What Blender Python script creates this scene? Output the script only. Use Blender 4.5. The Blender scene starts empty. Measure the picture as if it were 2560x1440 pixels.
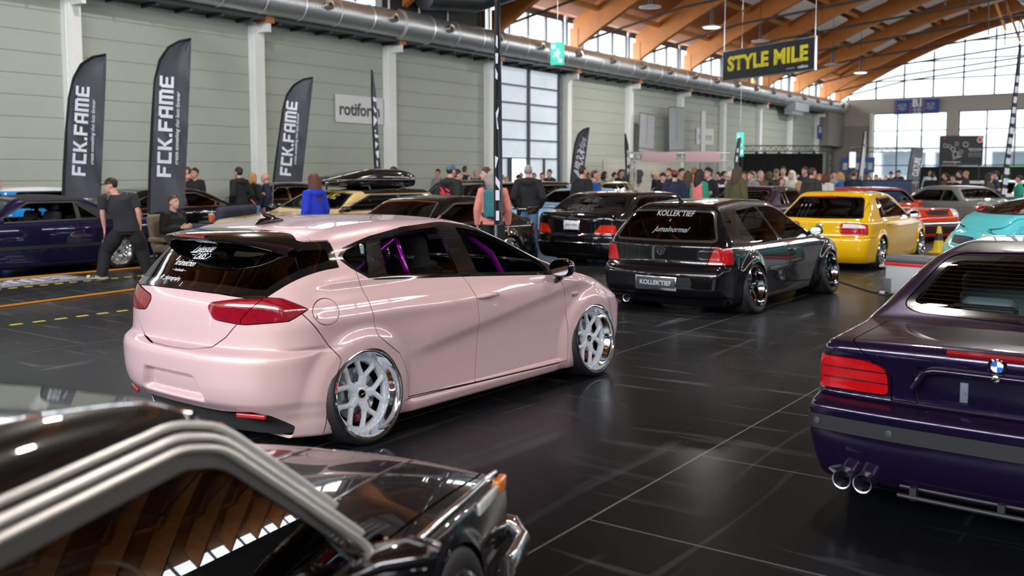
import bpy, bmesh, math, random
import numpy as np
from mathutils import Vector, Matrix
SC = bpy.context.scene
COL = SC.collection
rnd = random.Random(7)
R = math.radians
PI = math.pi
# ------------------------------------------------------------------ camera (hall axis = +Y, camera 1.68 m above the floor)
CAM_H = 1.68
YAW, PITCH, FPX = R(35.3), R(4.75), 2400.0
cam_d = bpy.data.cameras.new('camera')
cam = bpy.data.objects.new('camera', cam_d)
COL.objects.link(cam)
cam.location = (0, 0, CAM_H)
cam.rotation_euler = (PI / 2 - PITCH, 0, YAW)
cam_d.sensor_fit = 'HORIZONTAL'
cam_d.sensor_width = 36.0
cam_d.lens = 36.0 * FPX / 2560.0
cam_d.shift_y = (435 + FPX * math.tan(PITCH) - 720) / 2560.0
cam_d.clip_start = 0.05
cam_d.clip_end = 400
cam_d.dof.use_dof = True
cam_d.dof.focus_distance = 6.6
cam_d.dof.aperture_fstop = 2.2
SC.camera = cam
# ------------------------------------------------------------------ daylight, exposure
w = bpy.data.worlds.new('sky')
SC.world = w
w.use_nodes = True
bg = w.node_tree.nodes['Background']
bg.inputs[0].default_value = (0.86, 0.93, 1.0, 1)
bg.inputs[1].default_value = 2.2
SC.view_settings.view_transform = 'Standard'
SC.view_settings.look = 'None'
SC.view_settings.gamma = 1
SC.view_settings.use_curve_mapping = False
SC.view_settings.exposure = 0.2

def area_light(name, loc, rot, sx, sy, power, color=(1, 1, 1)):
    l = bpy.data.lights.new(name, 'AREA')
    l.shape = 'RECTANGLE'; l.size = sx; l.size_y = sy; l.energy = power; l.color = color
    o = bpy.data.objects.new(name, l); COL.objects.link(o)
    o.location = loc; o.rotation_euler = rot
    return o
# daylight falling in through the glazing: near gable, its lower windows, both clerestories
DAY = (0.90, 0.95, 1.0)
area_light('daylight_near_gable', (-4.35, -15.4, 9.2), (R(90), 0, 0), 28, 4.6, 8000, DAY)
area_light('daylight_right_clerestory', (14.2, 29, 7.4), (R(90), 0, R(90)), 86, 1.5, 6000, DAY)
area_light('daylight_left_clerestory', (-22.9, 30, 7.4), (R(90), 0, R(-90)), 86, 1.4, 4000, DAY)

# ------------------------------------------------------------------ materials
_m = {}
def mat(name, color=(0.5, 0.5, 0.5), rough=0.5, metal=0.0, coat=0.0, spec=0.5, emit=None, es=1.0, var=0.0, vscale=6.0, bump=0.0, bscale=60.0, coat_rough=0.03, sheen=0.0):
    if name in _m:
        return _m[name]
    m = bpy.data.materials.new(name); _m[name] = m
    m.use_nodes = True
    nt = m.node_tree; b = nt.nodes['Principled BSDF']
    b.inputs['Base Color'].default_value = (*color, 1)
    b.inputs['Roughness'].default_value = rough
    b.inputs['Metallic'].default_value = metal
    b.inputs['Coat Weight'].default_value = coat
    b.inputs['Coat Roughness'].default_value = coat_rough
    b.inputs['Specular IOR Level'].default_value = spec
    if sheen: b.inputs['Sheen Weight'].default_value = sheen
    if emit:
        b.inputs['Emission Color'].default_value = (*emit, 1)
        b.inputs['Emission Strength'].default_value = es
    if var or bump:
        tc = nt.nodes.new('ShaderNodeTexCoord')
    if var:
        n = nt.nodes.new('ShaderNodeTexNoise'); n.inputs['Scale'].default_value = vscale; n.inputs['Detail'].default_value = 4
        nt.links.new(tc.outputs['Object'], n.inputs['Vector'])
        mx = nt.nodes.new('ShaderNodeMix'); mx.data_type = 'RGBA'
        mx.inputs[6].default_value = (*[c * (1 - var) for c in color], 1)
        mx.inputs[7].default_value = (*[min(1, c * (1 + var)) for c in color], 1)
        nt.links.new(n.outputs['Fac'], mx.inputs[0])
        nt.links.new(mx.outputs[2], b.inputs['Base Color'])
    if bump:
        n2 = nt.nodes.new('ShaderNodeTexNoise'); n2.inputs['Scale'].default_value = bscale; n2.inputs['Detail'].default_value = 3
        nt.links.new(tc.outputs['Object'], n2.inputs['Vector'])
        bp = nt.nodes.new('ShaderNodeBump'); bp.inputs['Strength'].default_value = bump; bp.inputs['Distance'].default_value = 0.01
        nt.links.new(n2.outputs['Fac'], bp.inputs['Height'])
        nt.links.new(bp.outputs['Normal'], b.inputs['Normal'])
    return m

def paint(name, color, metal=0.0, flake=None, rough=0.3):
    """car paint: pigment under a clear coat; flake = second colour of a pearl pigment seen at a glancing angle"""
    if name in _m: return _m[name]
    m = mat(name, color, rough, metal, coat=1.0, spec=0.05)
    nt = m.node_tree; b = nt.nodes['Principled BSDF']
    if flake:
        lw = nt.nodes.new('ShaderNodeLayerWeight'); lw.inputs['Blend'].default_value = 0.35
        mx = nt.nodes.new('ShaderNodeMix'); mx.data_type = 'RGBA'
        mx.inputs[6].default_value = (*color, 1); mx.inputs[7].default_value = (*flake, 1)
        nt.links.new(lw.outputs['Facing'], mx.inputs[0])
        nt.links.new(mx.outputs[2], b.inputs['Base Color'])
    return m

def glass(name, tint=(0.6, 0.7, 0.7), refl=1.0):
    """thin window pane: tinted see-through with mirror reflection by Fresnel"""
    if name in _m: return _m[name]
    m = bpy.data.materials.new(name); _m[name] = m
    m.use_nodes = True; nt = m.node_tree; nt.nodes.clear()
    o = nt.nodes.new('ShaderNodeOutputMaterial'); mx = nt.nodes.new('ShaderNodeMixShader')
    t = nt.nodes.new('ShaderNodeBsdfTransparent'); g = nt.nodes.new('ShaderNodeBsdfGlossy')
    fr = nt.nodes.new('ShaderNodeFresnel'); fr.inputs['IOR'].default_value = 1.38 + 0.10 * refl
    t.inputs[0].default_value = (*tint, 1); g.inputs['Roughness'].default_value = 0.01
    g.inputs[0].default_value = (1, 1, 1, 1)
    nt.links.new(fr.outputs[0], mx.inputs[0]); nt.links.new(t.outputs[0], mx.inputs[1]); nt.links.new(g.outputs[0], mx.inputs[2])
    nt.links.new(mx.outputs[0], o.inputs[0])
    return m

BLACKGLOSS = mat('gloss_black_trim', (0.006, 0.006, 0.007), 0.12, coat=1.0)
SATIN = mat('satin_black_plastic', (0.015, 0.015, 0.017), 0.45)
LINER = mat('dark_cabin_lining', (0.012, 0.012, 0.013), 0.8, var=0.3)
CHROME = mat('polished_chrome', (0.82, 0.83, 0.85), 0.06, 1.0)
ALU = mat('brushed_aluminium', (0.6, 0.62, 0.64), 0.25, 1.0)
RUBBER = mat('tyre_rubber', (0.012, 0.012, 0.013), 0.55, bump=0.2, bscale=120)
WHITE = mat('white_print', (0.8, 0.8, 0.82), 0.5)
REDLENS = mat('red_lens', (0.42, 0.004, 0.008), 0.12, coat=1.0, var=0.35, vscale=18)
CLEARLENS = mat('clear_lens', (0.72, 0.72, 0.74), 0.12, coat=1.0, var=0.3, vscale=30)
AMBER = mat('amber_lens', (0.75, 0.22, 0.01), 0.15, coat=1.0)
G_CLEAR = glass('clear_window_glass', (0.72, 0.8, 0.79))
G_TINT = glass('tinted_window_glass', (0.28, 0.34, 0.35))
G_DARK = glass('dark_privacy_glass', (0.06, 0.07, 0.08))
SEATFAB = mat('black_seat_fabric', (0.014, 0.014, 0.018), 0.9, bump=0.3, bscale=300)

# ------------------------------------------------------------------ object helpers
def link(o, parent=None):
    COL.objects.link(o)
    if parent is not None: o.parent = parent
    return o
def tag(o, label=None, cat=None, group=None, kind=None):
    if label: o['label'] = label
    if cat: o['category'] = cat
    if group: o['group'] = group
    if kind: o['kind'] = kind
    return o
def thing(name, label, cat, loc=(0, 0, 0), rz=0.0, group=None):
    o = bpy.data.objects.new(name, None); o.empty_display_size = 0.1
    COL.objects.link(o); o.location = loc; o.rotation_euler = (0, 0, rz)
    return tag(o, label, cat, group)
def copy_tree(o, parent=None):
    c = o.copy(); COL.objects.link(c); c.parent = parent
    for ch in list(o.children): copy_tree(ch, c)
    return c

class MB:
    """collects shapes into one mesh"""
    def __init__(s): s.v = []; s.f = []; s.mi = []
    def add(s, vs, fs, mi=0):
        b = len(s.v); s.v += [tuple(map(float, p)) for p in vs]
        s.f += [tuple(b + i for i in f) for f in fs]; s.mi += [mi] * len(fs); return s
    def box(s, c, d, rot=None, mi=0, taper=1.0):
        hx, hy, hz = d[0] / 2, d[1] / 2, d[2] / 2
        vs = [Vector((x * hx * (taper if z > 0 else 1), y * hy * (taper if z > 0 else 1), z * hz)) for z in (-1, 1) for y in (-1, 1) for x in (-1, 1)]
        if rot is not None: vs = [rot @ v for v in vs]
        vs = [v + Vector(c) for v in vs]
        return s.add(vs, [(0, 2, 3, 1), (4, 5, 7, 6), (0, 1, 5, 4), (2, 6, 7, 3), (0, 4, 6, 2), (1, 3, 7, 5)], mi)
    def rbox(s, c, d, r=0.03, rot=None, mi=0, seg=3):
        """box with all edges rounded (superellipse-like sphere grid)"""
        n = 4 * seg; hx, hy, hz = d[0] / 2 - r, d[1] / 2 - r, d[2] / 2 - r
        rings = []
        for i in range(2 * seg + 2):
            k = i if i <= seg else i - 1
            th = PI / 2 * (k / seg) - PI / 2; zz = -1 if i <= seg else 1
            ring = []
            for j in range(4 * (seg + 1)):
                q, jj = divmod(j, seg + 1); ph = PI / 2 * (q + jj / seg)
                sx = 1 if q in (0, 3) else -1; sy = 1 if q in (0, 1) else -1
                ring.append(Vector((sx * hx + r * math.cos(th) * math.cos(ph), sy * hy + r * math.cos(th) * math.sin(ph), zz * hz + r * math.sin(th))))
            rings.append(ring)
        m = len(rings[0]); vs = [p for rg in rings for p in rg]; fs = []
        for i in range(len(rings) - 1):
            for j in range(m): fs.append((i * m + j, i * m + (j + 1) % m, (i + 1) * m + (j + 1) % m, (i + 1) * m + j))
        fs.append(tuple(range(m))[::-1]); fs.append(tuple((len(rings) - 1) * m + j for j in range(m)))
        if rot is not None: vs = [rot @ v for v in vs]
        return s.add([v + Vector(c) for v in vs], fs, mi)
    def tube(s, pts, r, n=8, cap=True, mi=0, flat=None, up=None):
        """sweep along pts; r = radius or list; flat=(a,b) scales the section's two axes (number or list)"""
        pts = [Vector(p) for p in pts]; m = len(pts)
        rs = list(r) if hasattr(r, '__len__') else [r] * m
        fa = [(1, 1)] * m if flat is None else ([flat] * m if not hasattr(flat[0], '__len__') else list(flat))
        rings = []; ref = Vector(up) if up is not None else None
        for i in range(m):
            t = (pts[min(i + 1, m - 1)] - pts[max(i - 1, 0)])
            t = t.normalized() if t.length > 1e-9 else Vector((0, 0, 1))
            if ref is None: ref = Vector((0, 0, 1)) if abs(t.z) < 0.9 else Vector((1, 0, 0))
            a = ref - t * ref.dot(t)
            if a.length < 1e-6: a = Vector((1, 0, 0)) - t * t.x
            a.normalize(); b = t.cross(a)
            if up is None: ref = a
            rings.append([pts[i] + (a * math.cos(2 * PI * j / n) * fa[i][0] + b * math.sin(2 * PI * j / n) * fa[i][1]) * rs[i] for j in range(n)])
        vs = [p for rg in rings for p in rg]; fs = []
        for i in range(m - 1):
            for j in range(n): fs.append((i * n + j, i * n + (j + 1) % n, (i + 1) * n + (j + 1) % n, (i + 1) * n + j))
        if cap: fs.append(tuple(range(n))[::-1]); fs.append(tuple((m - 1) * n + j for j in range(n)))
        return s.add(vs, fs, mi)
    def lathe(s, prof, n=32, M=None, mi=0, closed=False):
        """prof: list (radius, height) turned around local Z; M = 4x4 placing it"""
        vs = []; fs = []; m = len(prof)
        for (r, h) in prof:
            for j in range(n):
                a = 2 * PI * j / n; v = Vector((r * math.cos(a), r * math.sin(a), h)); vs.append(M @ v if M is not None else v)
        for i in range(m if closed else m - 1):
            k = (i + 1) % m
            for j in range(n): fs.append((i * n + j, i * n + (j + 1) % n, k * n + (j + 1) % n, k * n + j))
        return s.add(vs, fs, mi)
    def prism(s, poly, h0, h1, M=None, mi=0):
        """poly (x,y) extruded z=h0..h1"""
        n = len(poly); vs = [Vector((p[0], p[1], h)) for h in (h0, h1) for p in poly]
        if M is not None: vs = [M @ v for v in vs]
        fs = [tuple(range(n))[::-1], tuple(range(n, 2 * n))] + [(j, (j + 1) % n, n + (j + 1) % n, n + j) for j in range(n)]
        return s.add(vs, fs, mi)
    def ellipsoid(s, c, d, n=12, m=8, rot=None, mi=0):
        vs = []; fs = []
        for i in range(m + 1):
            th = PI * i / m
            for j in range(n):
                a = 2 * PI * j / n; v = Vector((d[0] * math.sin(th) * math.cos(a), d[1] * math.sin(th) * math.sin(a), d[2] * math.cos(th)))
                if rot is not None: v = rot @ v
                vs.append(v + Vector(c))
        for i in range(m):
            for j in range(n): fs.append((i * n + j, (i + 1) * n + j, (i + 1) * n + (j + 1) % n, i * n + (j + 1) % n))
        return s.add(vs, fs, mi)
    def build(s, name, mats, parent=None, smooth=35, loc=None):
        me = bpy.data.meshes.new(name)
        me.from_pydata(s.v, [], s.f); me.validate()
        for m in (mats if isinstance(mats, (list, tuple)) else [mats]): me.materials.append(m)
        if len(me.polygons) == len(s.mi) and any(s.mi): me.polygons.foreach_set('material_index', s.mi)
        bm = bmesh.new(); bm.from_mesh(me); bmesh.ops.recalc_face_normals(bm, faces=bm.faces); bm.to_mesh(me); bm.free()
        if smooth:
            me.shade_smooth(); me.set_sharp_from_angle(angle=R(smooth))
        o = bpy.data.objects.new(name, me)
        if loc: o.location = loc
        return link(o, parent)
def Tm(loc=(0, 0, 0), rx=0, ry=0, rz=0):
    return Matrix.Translation(loc) @ Matrix.Rotation(rz, 4, 'Z') @ Matrix.Rotation(ry, 4, 'Y') @ Matrix.Rotation(rx, 4, 'X')

# ------------------------------------------------------------------ lettering
def text_mesh(body, size=1.0, bold=0.0, shear=0.0, extrude=0.0, space=1.0, align='CENTER', res=3):
    cu = bpy.data.curves.new('lettering', 'FONT'); cu.body = body; cu.size = size; cu.offset = bold; cu.shear = shear
    cu.extrude = extrude; cu.space_character = space; cu.align_x = align; cu.align_y = 'CENTER'; cu.resolution_u = res
    o = bpy.data.objects.new('lettering', cu); COL.objects.link(o)
    dg = bpy.context.evaluated_depsgraph_get(); dg.update()
    me = bpy.data.meshes.new_from_object(o.evaluated_get(dg))
    bpy.data.objects.remove(o); bpy.data.curves.remove(cu)
    return me
def lettering(body, M, material, parent=None, width=None, height=None, name='lettering', fn=None, **kw):
    """flat lettering: text in its own XY plane placed by M, scaled to width (and height); fn bends it onto a surface"""
    me = text_mesh(body, **kw)
    co = np.empty(len(me.vertices) * 3); me.vertices.foreach_get('co', co); co = co.reshape(-1, 3)
    if len(co):
        lo, hi = co.min(0), co.max(0)
        co[:, :2] -= (lo[:2] + hi[:2]) / 2
        if width: 
            s = width / max(hi[0] - lo[0], 1e-6); sy = (height / max(hi[1] - lo[1], 1e-6)) if height else s
            co[:, 0] *= s; co[:, 1] *= sy
        Mn = np.array(M); co = co @ Mn[:3, :3].T + Mn[:3, 3]
        if fn is not None: co = fn(co)
        me.vertices.foreach_set('co', co.ravel())
    me.materials.append(material); me.update()
    me.name = name
    return link(bpy.data.objects.new(name, me), parent)
BLOCK = {  # heavy square letters as bars on a 4 x 5 grid (x0, y0, x1, y1)
 'F': [(0,0,1.15,5),(0,4,4,5),(0,1.9,3.4,2.9)], 'C': [(0,0,1.15,5),(0,4,4,5),(0,0,4,1)],
 'K': [(0,0,1.15,5)], 'A': [(0,0,1.15,4.4),(2.85,0,4,5),(.6,4,4,5),(0,1.6,4,2.5)],
 'M': [(0,0,1.1,5),(2,0,3.1,5),(4,0,5.1,4.4),(0,4,4.6,5)], 'E': [(0,0,1.15,4.4),(.5,4,4,5),(0,0,4,1),(0,2,3.7,2.9)], '.': [(0,0,1.1,1.1)]}
def block_text(s, M, height, th=0.0):
    mb = MB(); x = 0.0; k = height / 5
    for ch in s:
        wd = 5.1 if ch == 'M' else (1.1 if ch == '.' else 4)
        for (a, b, c, d) in BLOCK[ch]:
            nx = 4
            P = [(x + a, b), (x + c, b), (x + c, d), (x + a, d)]
            mb.add([M @ Vector((p[0] * k, p[1] * k, 0)) for p in P], [(0, 1, 2, 3)])
        if ch == 'K':
            for q in ([(1.1, 2.1), (2.9, 5), (4.2, 5), (2.1, 2.0)], [(1.1, 2.9), (1.9, 3.2), (4.3, 0), (2.9, 0)]):
                mb.add([M @ Vector(((x + p[0]) * k, p[1] * k, 0)) for p in q], [(0, 1, 2, 3)])
        x += wd + 0.7
    return mb, (x - 0.7) * k
# ================================================================== the hall
WX, EY = -22.3, 73.45           # left wall, far end wall
def soffit(x): return 12.42 - 0.018 * (x + 4.35) ** 2
COLS = [13.0 + 5.6 * k for k in range(-4, 11)]
def struct(o): o['kind'] = 'structure'; return o

WINF0 = mat('dark_window_frame', (0.06, 0.065, 0.075), 0.5)
ENDM0 = mat('warm_beige_end_wall', (0.40, 0.37, 0.33), 0.6, var=0.05, vscale=0.8)
# ---- floor: worn black screed with a thin gloss, scuffs, seams on the hall's axes
def floor_material():
    m = bpy.data.materials.new('worn_black_screed'); m.use_nodes = True
    nt = m.node_tree; N = nt.nodes; L = nt.links; b = N['Principled BSDF']
    tc = N.new('ShaderNodeTexCoord'); sep = N.new('ShaderNodeSeparateXYZ'); L.new(tc.outputs['Object'], sep.inputs[0])
    def noise(scale, det, vec=None, dist=0.0):
        n = N.new('ShaderNodeTexNoise'); n.inputs['Scale'].default_value = scale; n.inputs['Detail'].default_value = det
        n.inputs['Distortion'].default_value = dist
        L.new(vec if vec is not None else tc.outputs['Object'], n.inputs['Vector']); return n.outputs['Fac']
    def ramp(fac, a, bb, c0, c1):
        r = N.new('ShaderNodeMapRange'); r.inputs[1].default_value = a; r.inputs[2].default_value = bb
        r.inputs[3].default_value = c0; r.inputs[4].default_value = c1; L.new(fac, r.inputs[0]); return r.outputs[0]
    def math_(op, a, c=None, v=None):
        n = N.new('ShaderNodeMath'); n.operation = op; L.new(a, n.inputs[0])
        if c is not None: L.new(c, n.inputs[1])
        if v is not None: n.inputs[1].default_value = v
        return n.outputs[0]
    # streaky scuffs: noise stretched across the lane and along it
    mp = N.new('ShaderNodeMapping'); mp.inputs['Scale'].default_value = (0.35, 3.0, 1); mp.inputs['Rotation'].default_value = (0, 0, 0.5); L.new(tc.outputs['Object'], mp.inputs['Vector'])
    s1 = ramp(noise(2.2, 8, mp.outputs[0], 0.6), 0.60, 0.80, 0, 1)
    mp2 = N.new('ShaderNodeMapping'); mp2.inputs['Scale'].default_value = (4.0, 0.3, 1); mp2.inputs['Rotation'].default_value = (0, 0, -0.15); L.new(tc.outputs['Object'], mp2.inputs['Vector'])
    s2 = ramp(noise(1.6, 8, mp2.outputs[0], 0.8), 0.62, 0.82, 0, 0.9)
    big = noise(0.35, 4)
    grit = ramp(noise(55, 3), 0.68, 0.80, 0, 1)
    sc = math_('ADD', s1, s2); sc = math_('MULTIPLY', sc, ramp(big, 0.35, 0.65, 0.15, 1.0))
    sc = math_('ADD', sc, math_('MULTIPLY', grit, v=0.35))
    # seams of the floor plates
    def line(coord, at, wdt):
        d = math_('ABSOLUTE', math_('SUBTRACT', coord, v=at)); return math_('LESS_THAN', d, v=wdt)
    X, Y = sep.outputs[0], sep.outputs[1]
    seam = line(X, -2.333, 0.007)
    for a in (-4.345, 3.2, -8.9, -13.2): seam = math_('MAXIMUM', seam, line(X, a, 0.006))
    for k in range(-2, 30):
        pass
    ym = math_('SUBTRACT', math_('FRACT', math_('DIVIDE', math_('ADD', Y, v=100 - 3.94 + 1.31 * 80 - 100), v=1.31)), v=0.5)
    cross = math_('GREATER_THAN', math_('ABSOLUTE', ym), v=0.4955)
    strip = math_('LESS_THAN', math_('ABSOLUTE', math_('SUBTRACT', X, v=-1.6)), v=0.733)
    strip2 = math_('LESS_THAN', math_('ABSOLUTE', math_('SUBTRACT', X, v=-11.0)), v=2.1)
    seam = math_('MAXIMUM', seam, math_('MULTIPLY', cross, math_('MAXIMUM', strip, strip2)))
    mx = N.new('ShaderNodeMix'); mx.data_type = 'RGBA'; mx.inputs[6].default_value = (0.0050, 0.0055, 0.0068, 1); mx.inputs[7].default_value = (0.10, 0.105, 0.115, 1)
    L.new(math_('MULTIPLY', sc, v=0.75), mx.inputs[0])
    mx2 = N.new('ShaderNodeMix'); mx2.data_type = 'RGBA'; mx2.inputs[7].default_value = (0.17, 0.175, 0.18, 1)
    L.new(math_('MULTIPLY', seam, v=0.6), mx2.inputs[0]); L.new(mx.outputs[2], mx2.inputs[6]); L.new(mx2.outputs[2], b.inputs['Base Color'])
    rr = math_('ADD', ramp(big, 0.3, 0.7, 0.20, 0.32), math_('MULTIPLY', sc, v=0.22)); L.new(rr, b.inputs['Roughness'])
    b.inputs['Specular IOR Level'].default_value = 0.0
    bp = N.new('ShaderNodeBump'); bp.inputs['Strength'].default_value = 0.12; bp.inputs['Distance'].default_value = 0.01
    hh = math_('ADD', math_('MULTIPLY', noise(9, 5), v=0.6), math_('MULTIPLY', noise(90, 2), v=0.25)); L.new(hh, bp.inputs['Height']); L.new(bp.outputs[0], b.inputs['Normal'])
    # worn sealer: mirror share rises towards grazing angles but never reaches a full mirror
    gl = N.new('ShaderNodeBsdfGlossy'); L.new(rr, gl.inputs['Roughness']); L.new(bp.outputs[0], gl.inputs['Normal']); gl.inputs['Color'].default_value = (.95, .97, 1, 1)
    lw = N.new('ShaderNodeLayerWeight'); lw.inputs['Blend'].default_value = .5; L.new(bp.outputs[0], lw.inputs['Normal'])
    fac = math_('ADD', math_('MULTIPLY', math_('POWER', lw.outputs['Facing'], v=5.2), v=.40), v=.012)
    ms = N.new('ShaderNodeMixShader'); L.new(fac, ms.inputs[0]); L.new(b.outputs[0], ms.inputs[1]); L.new(gl.outputs[0], ms.inputs[2]); L.new(ms.outputs[0], N['Material Output'].inputs[0])
    return m
mb = MB(); mb.add([(-30, -14, 0), (40, -14, 0), (40, EY, 0), (-30, EY, 0)], [(0, 1, 2, 3)])
struct(mb.build('floor', floor_material(), smooth=0))

# ---- left wall of horizontal panels, with the gate opening
WALLM = mat("sage_grey_wall_panel", (0.37, 0.40, 0.345), 0.55, var=0.06, vscale=1.5)
COLM = mat('pale_painted_steel', (0.76, 0.78, 0.76), 0.5, var=0.04)
STEEL = mat('dark_steel', (0.035, 0.038, 0.042), 0.5)
GATE0, GATE1 = 30.2, 34.9
def panel_wall(y0, y1, z0=0.0, z1=6.0, step=0.5):
    mb = MB(); z = z0; g = 0.012
    while z < z1 - 1e-3:
        t = min(z + step, z1)
        P = [(0, z + g), (0.018, z + g + 0.012), (0.018, t - 0.02), (0, t - g * 0.2), (0, t)]
        vs = [(WX + a, y, b) for y in (y0, y1) for (a, b) in P]; n = len(P)
        mb.add(vs, [(i, i + 1, n + i + 1, n + i) for i in range(n - 1)])
        mb.add([(WX, y0, z), (WX, y1, z), (WX, y1, z + g), (WX, y0, z + g)], [(0, 1, 2, 3)])
        z = t
    return mb
mb = panel_wall(-14, GATE0)
o = panel_wall(GATE1, EY); mb.add(o.v, o.f); o = panel_wall(GATE0, GATE1, 5.95, 6.05); mb.add(o.v, o.f)
mb.box((WX - 0.2, 30, 6.3), (0.35, 88, 0.7))
struct(mb.build('wall_left', WALLM, smooth=0))
mb = MB()
mb.box((WX + 0.35, 30, 6.06), (0.75, 87, 0.07)); mb.box((WX + 0.72, 30, 6.09), (0.05, 87, 0.16))
for y in range(-13, 73): mb.box((WX + 0.36, y, 5.98), (0.7, 0.05, 0.1))
struct(mb.build('trim_duct_ledge', STEEL, smooth=0))
for y in COLS:
    mb = MB(); mb.box((WX + 0.12, y, 3.0), (0.2, 0.40, 6.0)); mb.box((WX + 0.25, y, 3.0), (0.06, 0.34, 6.0))
    mb.box((WX + 0.45, y, 5.85), (0.5, 0.12, 0.3))
    struct(mb.build('column', COLM, smooth=0))
# ---- gate with translucent panels and doors below
GATEF = mat('anthracite_gate_frame', (0.05, 0.06, 0.075), 0.45)
GLAZE = mat('frosted_gate_panel', (0.42, 0.47, 0.52), 0.3, var=0.4, vscale=0.9, emit=(0.62, 0.70, 0.76), es=0.5)  # emission stands in for daylight coming through the panels
gate = MB()
for y in (GATE0 + 0.06, (GATE0 + GATE1) / 2, GATE1 - 0.06): gate.box((WX + 0.06, y, 3.0), (0.14, 0.12, 5.95))
for z in (0.04, 2.32, 3.05, 3.8, 4.5, 5.2, 5.92): gate.box((WX + 0.06, (GATE0 + GATE1) / 2, z), (0.12, GATE1 - GATE0, 0.06))
for y in (GATE0 + 0.95, GATE0 + 1.1, GATE1 - 1.2): gate.box((WX + 0.06, y, 1.15), (0.12, 0.07, 2.3))
g = struct(gate.build('door_1', GATEF, smooth=0))
for a, b2 in ((GATE0, (GATE0 + GATE1) / 2), ((GATE0 + GATE1) / 2, GATE1)):
    for z0, z1 in ((2.36, 3.02), (3.08, 3.77), (3.83, 4.47), (4.53, 5.17), (5.23, 5.88)):
        q = MB(); q.box((WX + 0.02, (a + b2) / 2, (z0 + z1) / 2), (0.03, b2 - a - 0.14, z1 - z0)); q.build('pane', GLAZE, g, smooth=0)
q = MB(); q.box((WX + 0.02, GATE0 + 0.5, 1.2), (0.03, 0.85, 2.2)); q.box((WX + 0.02, GATE1 - 1.7, 1.2), (0.03, 0.95, 2.2)); q.box((WX + 0.02, GATE1 - 0.6, 1.2), (0.03, 1.05, 2.2))
q.build('pane', GLAZE, g, smooth=0)

# ---- roof: glulam beams, deck, purlins, white pads
WOOD = mat('glulam_timber', (0.44, 0.150, 0.026), 0.5, var=0.25, vscale=2.5)
DECK = mat('timber_roof_deck', (0.31, 0.10, 0.024), 0.6, var=0.3, vscale=1.2)
PURL = mat('pale_timber_purlin', (0.60, 0.28, 0.085), 0.5, var=0.15)
PADM = mat('white_acoustic_pad', (0.74, 0.66, 0.60), 0.7, var=0.08)
XS = [WX + 0.5 + i * (35.4 / 28) for i in range(29)]
for k, y in enumerate(COLS + [EY - 1.0]):
    mb = MB(); hw = 0.13; vs = []
    for x in XS:
        z = soffit(x); sl = math.cos(math.atan(-0.036 * (x + 4.35)))
        zt = z + 1.05 / sl
        vs += [(x, y - hw, z), (x, y + hw, z), (x, y + hw, zt), (x, y - hw, zt)]
    n = len(XS); fs = []
    for i in range(n - 1):
        for j in range(4): fs.append((4 * i + j, 4 * i + (j + 1) % 4, 4 * i + 4 + (j + 1) % 4, 4 * i + 4 + j))
    fs += [(0, 1, 2, 3), (4 * n - 4, 4 * n - 3, 4 * n - 2, 4 * n - 1)]
    mb.add(vs, fs)
    mb.box((WX + 0.55, y, 6.9), (0.4, 0.3, 1.9))
    b_ = struct(mb.build('beam', WOOD, smooth=0))
mb = MB(); vs = []
for x in [WX - .15] + XS + [14.5]:
    z = max(8.38 if x < -20 else 0, soffit(x) + 1.05 / math.cos(math.atan(-0.036 * (x + 4.35))))
    vs += [(x, -15, z), (x, EY, z), (x, EY, z + 0.25), (x, -15, z + 0.25)]
n = len(vs) // 4; fs = []
for i in range(n - 1):
    for j in range(4): fs.append((4 * i + j, 4 * i + (j + 1) % 4, 4 * i + 4 + (j + 1) % 4, 4 * i + 4 + j))
mb.add(vs, fs)
ceil = struct(mb.build('ceiling', DECK, smooth=0))
PX = [-20.6 + 2.15 * i for i in range(16)]
allb = COLS + [EY - 1.0]
mb = MB()
for x in PX:
    sl = math.atan(-0.036 * (x + 4.35)); z = soffit(x) + 1.05 - 0.16
    rot = Matrix.Rotation(-sl, 3, 'Y')
    mb.box((x, (allb[0] + EY) / 2, z), (0.13, EY - allb[0], 0.22), rot)
mb.build('purlin', PURL, ceil, smooth=0)
for bi in range(len(allb) - 1):
    for i in range(len(PX) - 1):
        x = (PX[i] + PX[i + 1]) / 2 + 0.1
        if x < -17.5 or x > 9 or bi < 4 or bi > 13: continue
        sl = math.atan(-0.036 * (x + 4.35)); z = soffit(x) + 0.80
        q = MB(); yc = (allb[bi] + allb[bi + 1]) / 2
        q.rbox((x, yc, z), (1.45, 3.6, 0.14), 0.05, Matrix.Rotation(-sl, 3, 'Y'), seg=2); q.build('pad', PADM, ceil, smooth=40)
# tie rods and struts under the beams
mb = MB()
for y in allb[2:]:
    mb.tube([(WX + 0.6, y + 0.5, 7.35), (-17, y + 0.5, 8.35), (-4.35, y + 0.5, 9.6), (10, y + 0.5, 8.1)], 0.05, 6)
    for x in (-9.5, -4.35, 1.0): mb.tube([(x, y + .5, 9.2 if x == -9.5 else 9.5), (x, y, soffit(x))], 0.035, 6)
for y in allb[3:-1]:
    mb.tube([(WX + 0.5, y + 0.3, 6.4), (WX + 0.5, y + 0.3, 8.2)], 0.04, 6)
mb.build('tie_rod', STEEL, ceil)
mb = MB()
for y in (61.4, 67.0, 72.4):
    for x in (-10.2, -8.4): mb.box((x + 0.6, y - .3, soffit(x) - 0.6), (0.12, 0.2, 3.0), Matrix.Rotation(-0.35, 3, 'Y'))
mb.build('brace', PURL, ceil, smooth=0)

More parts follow.
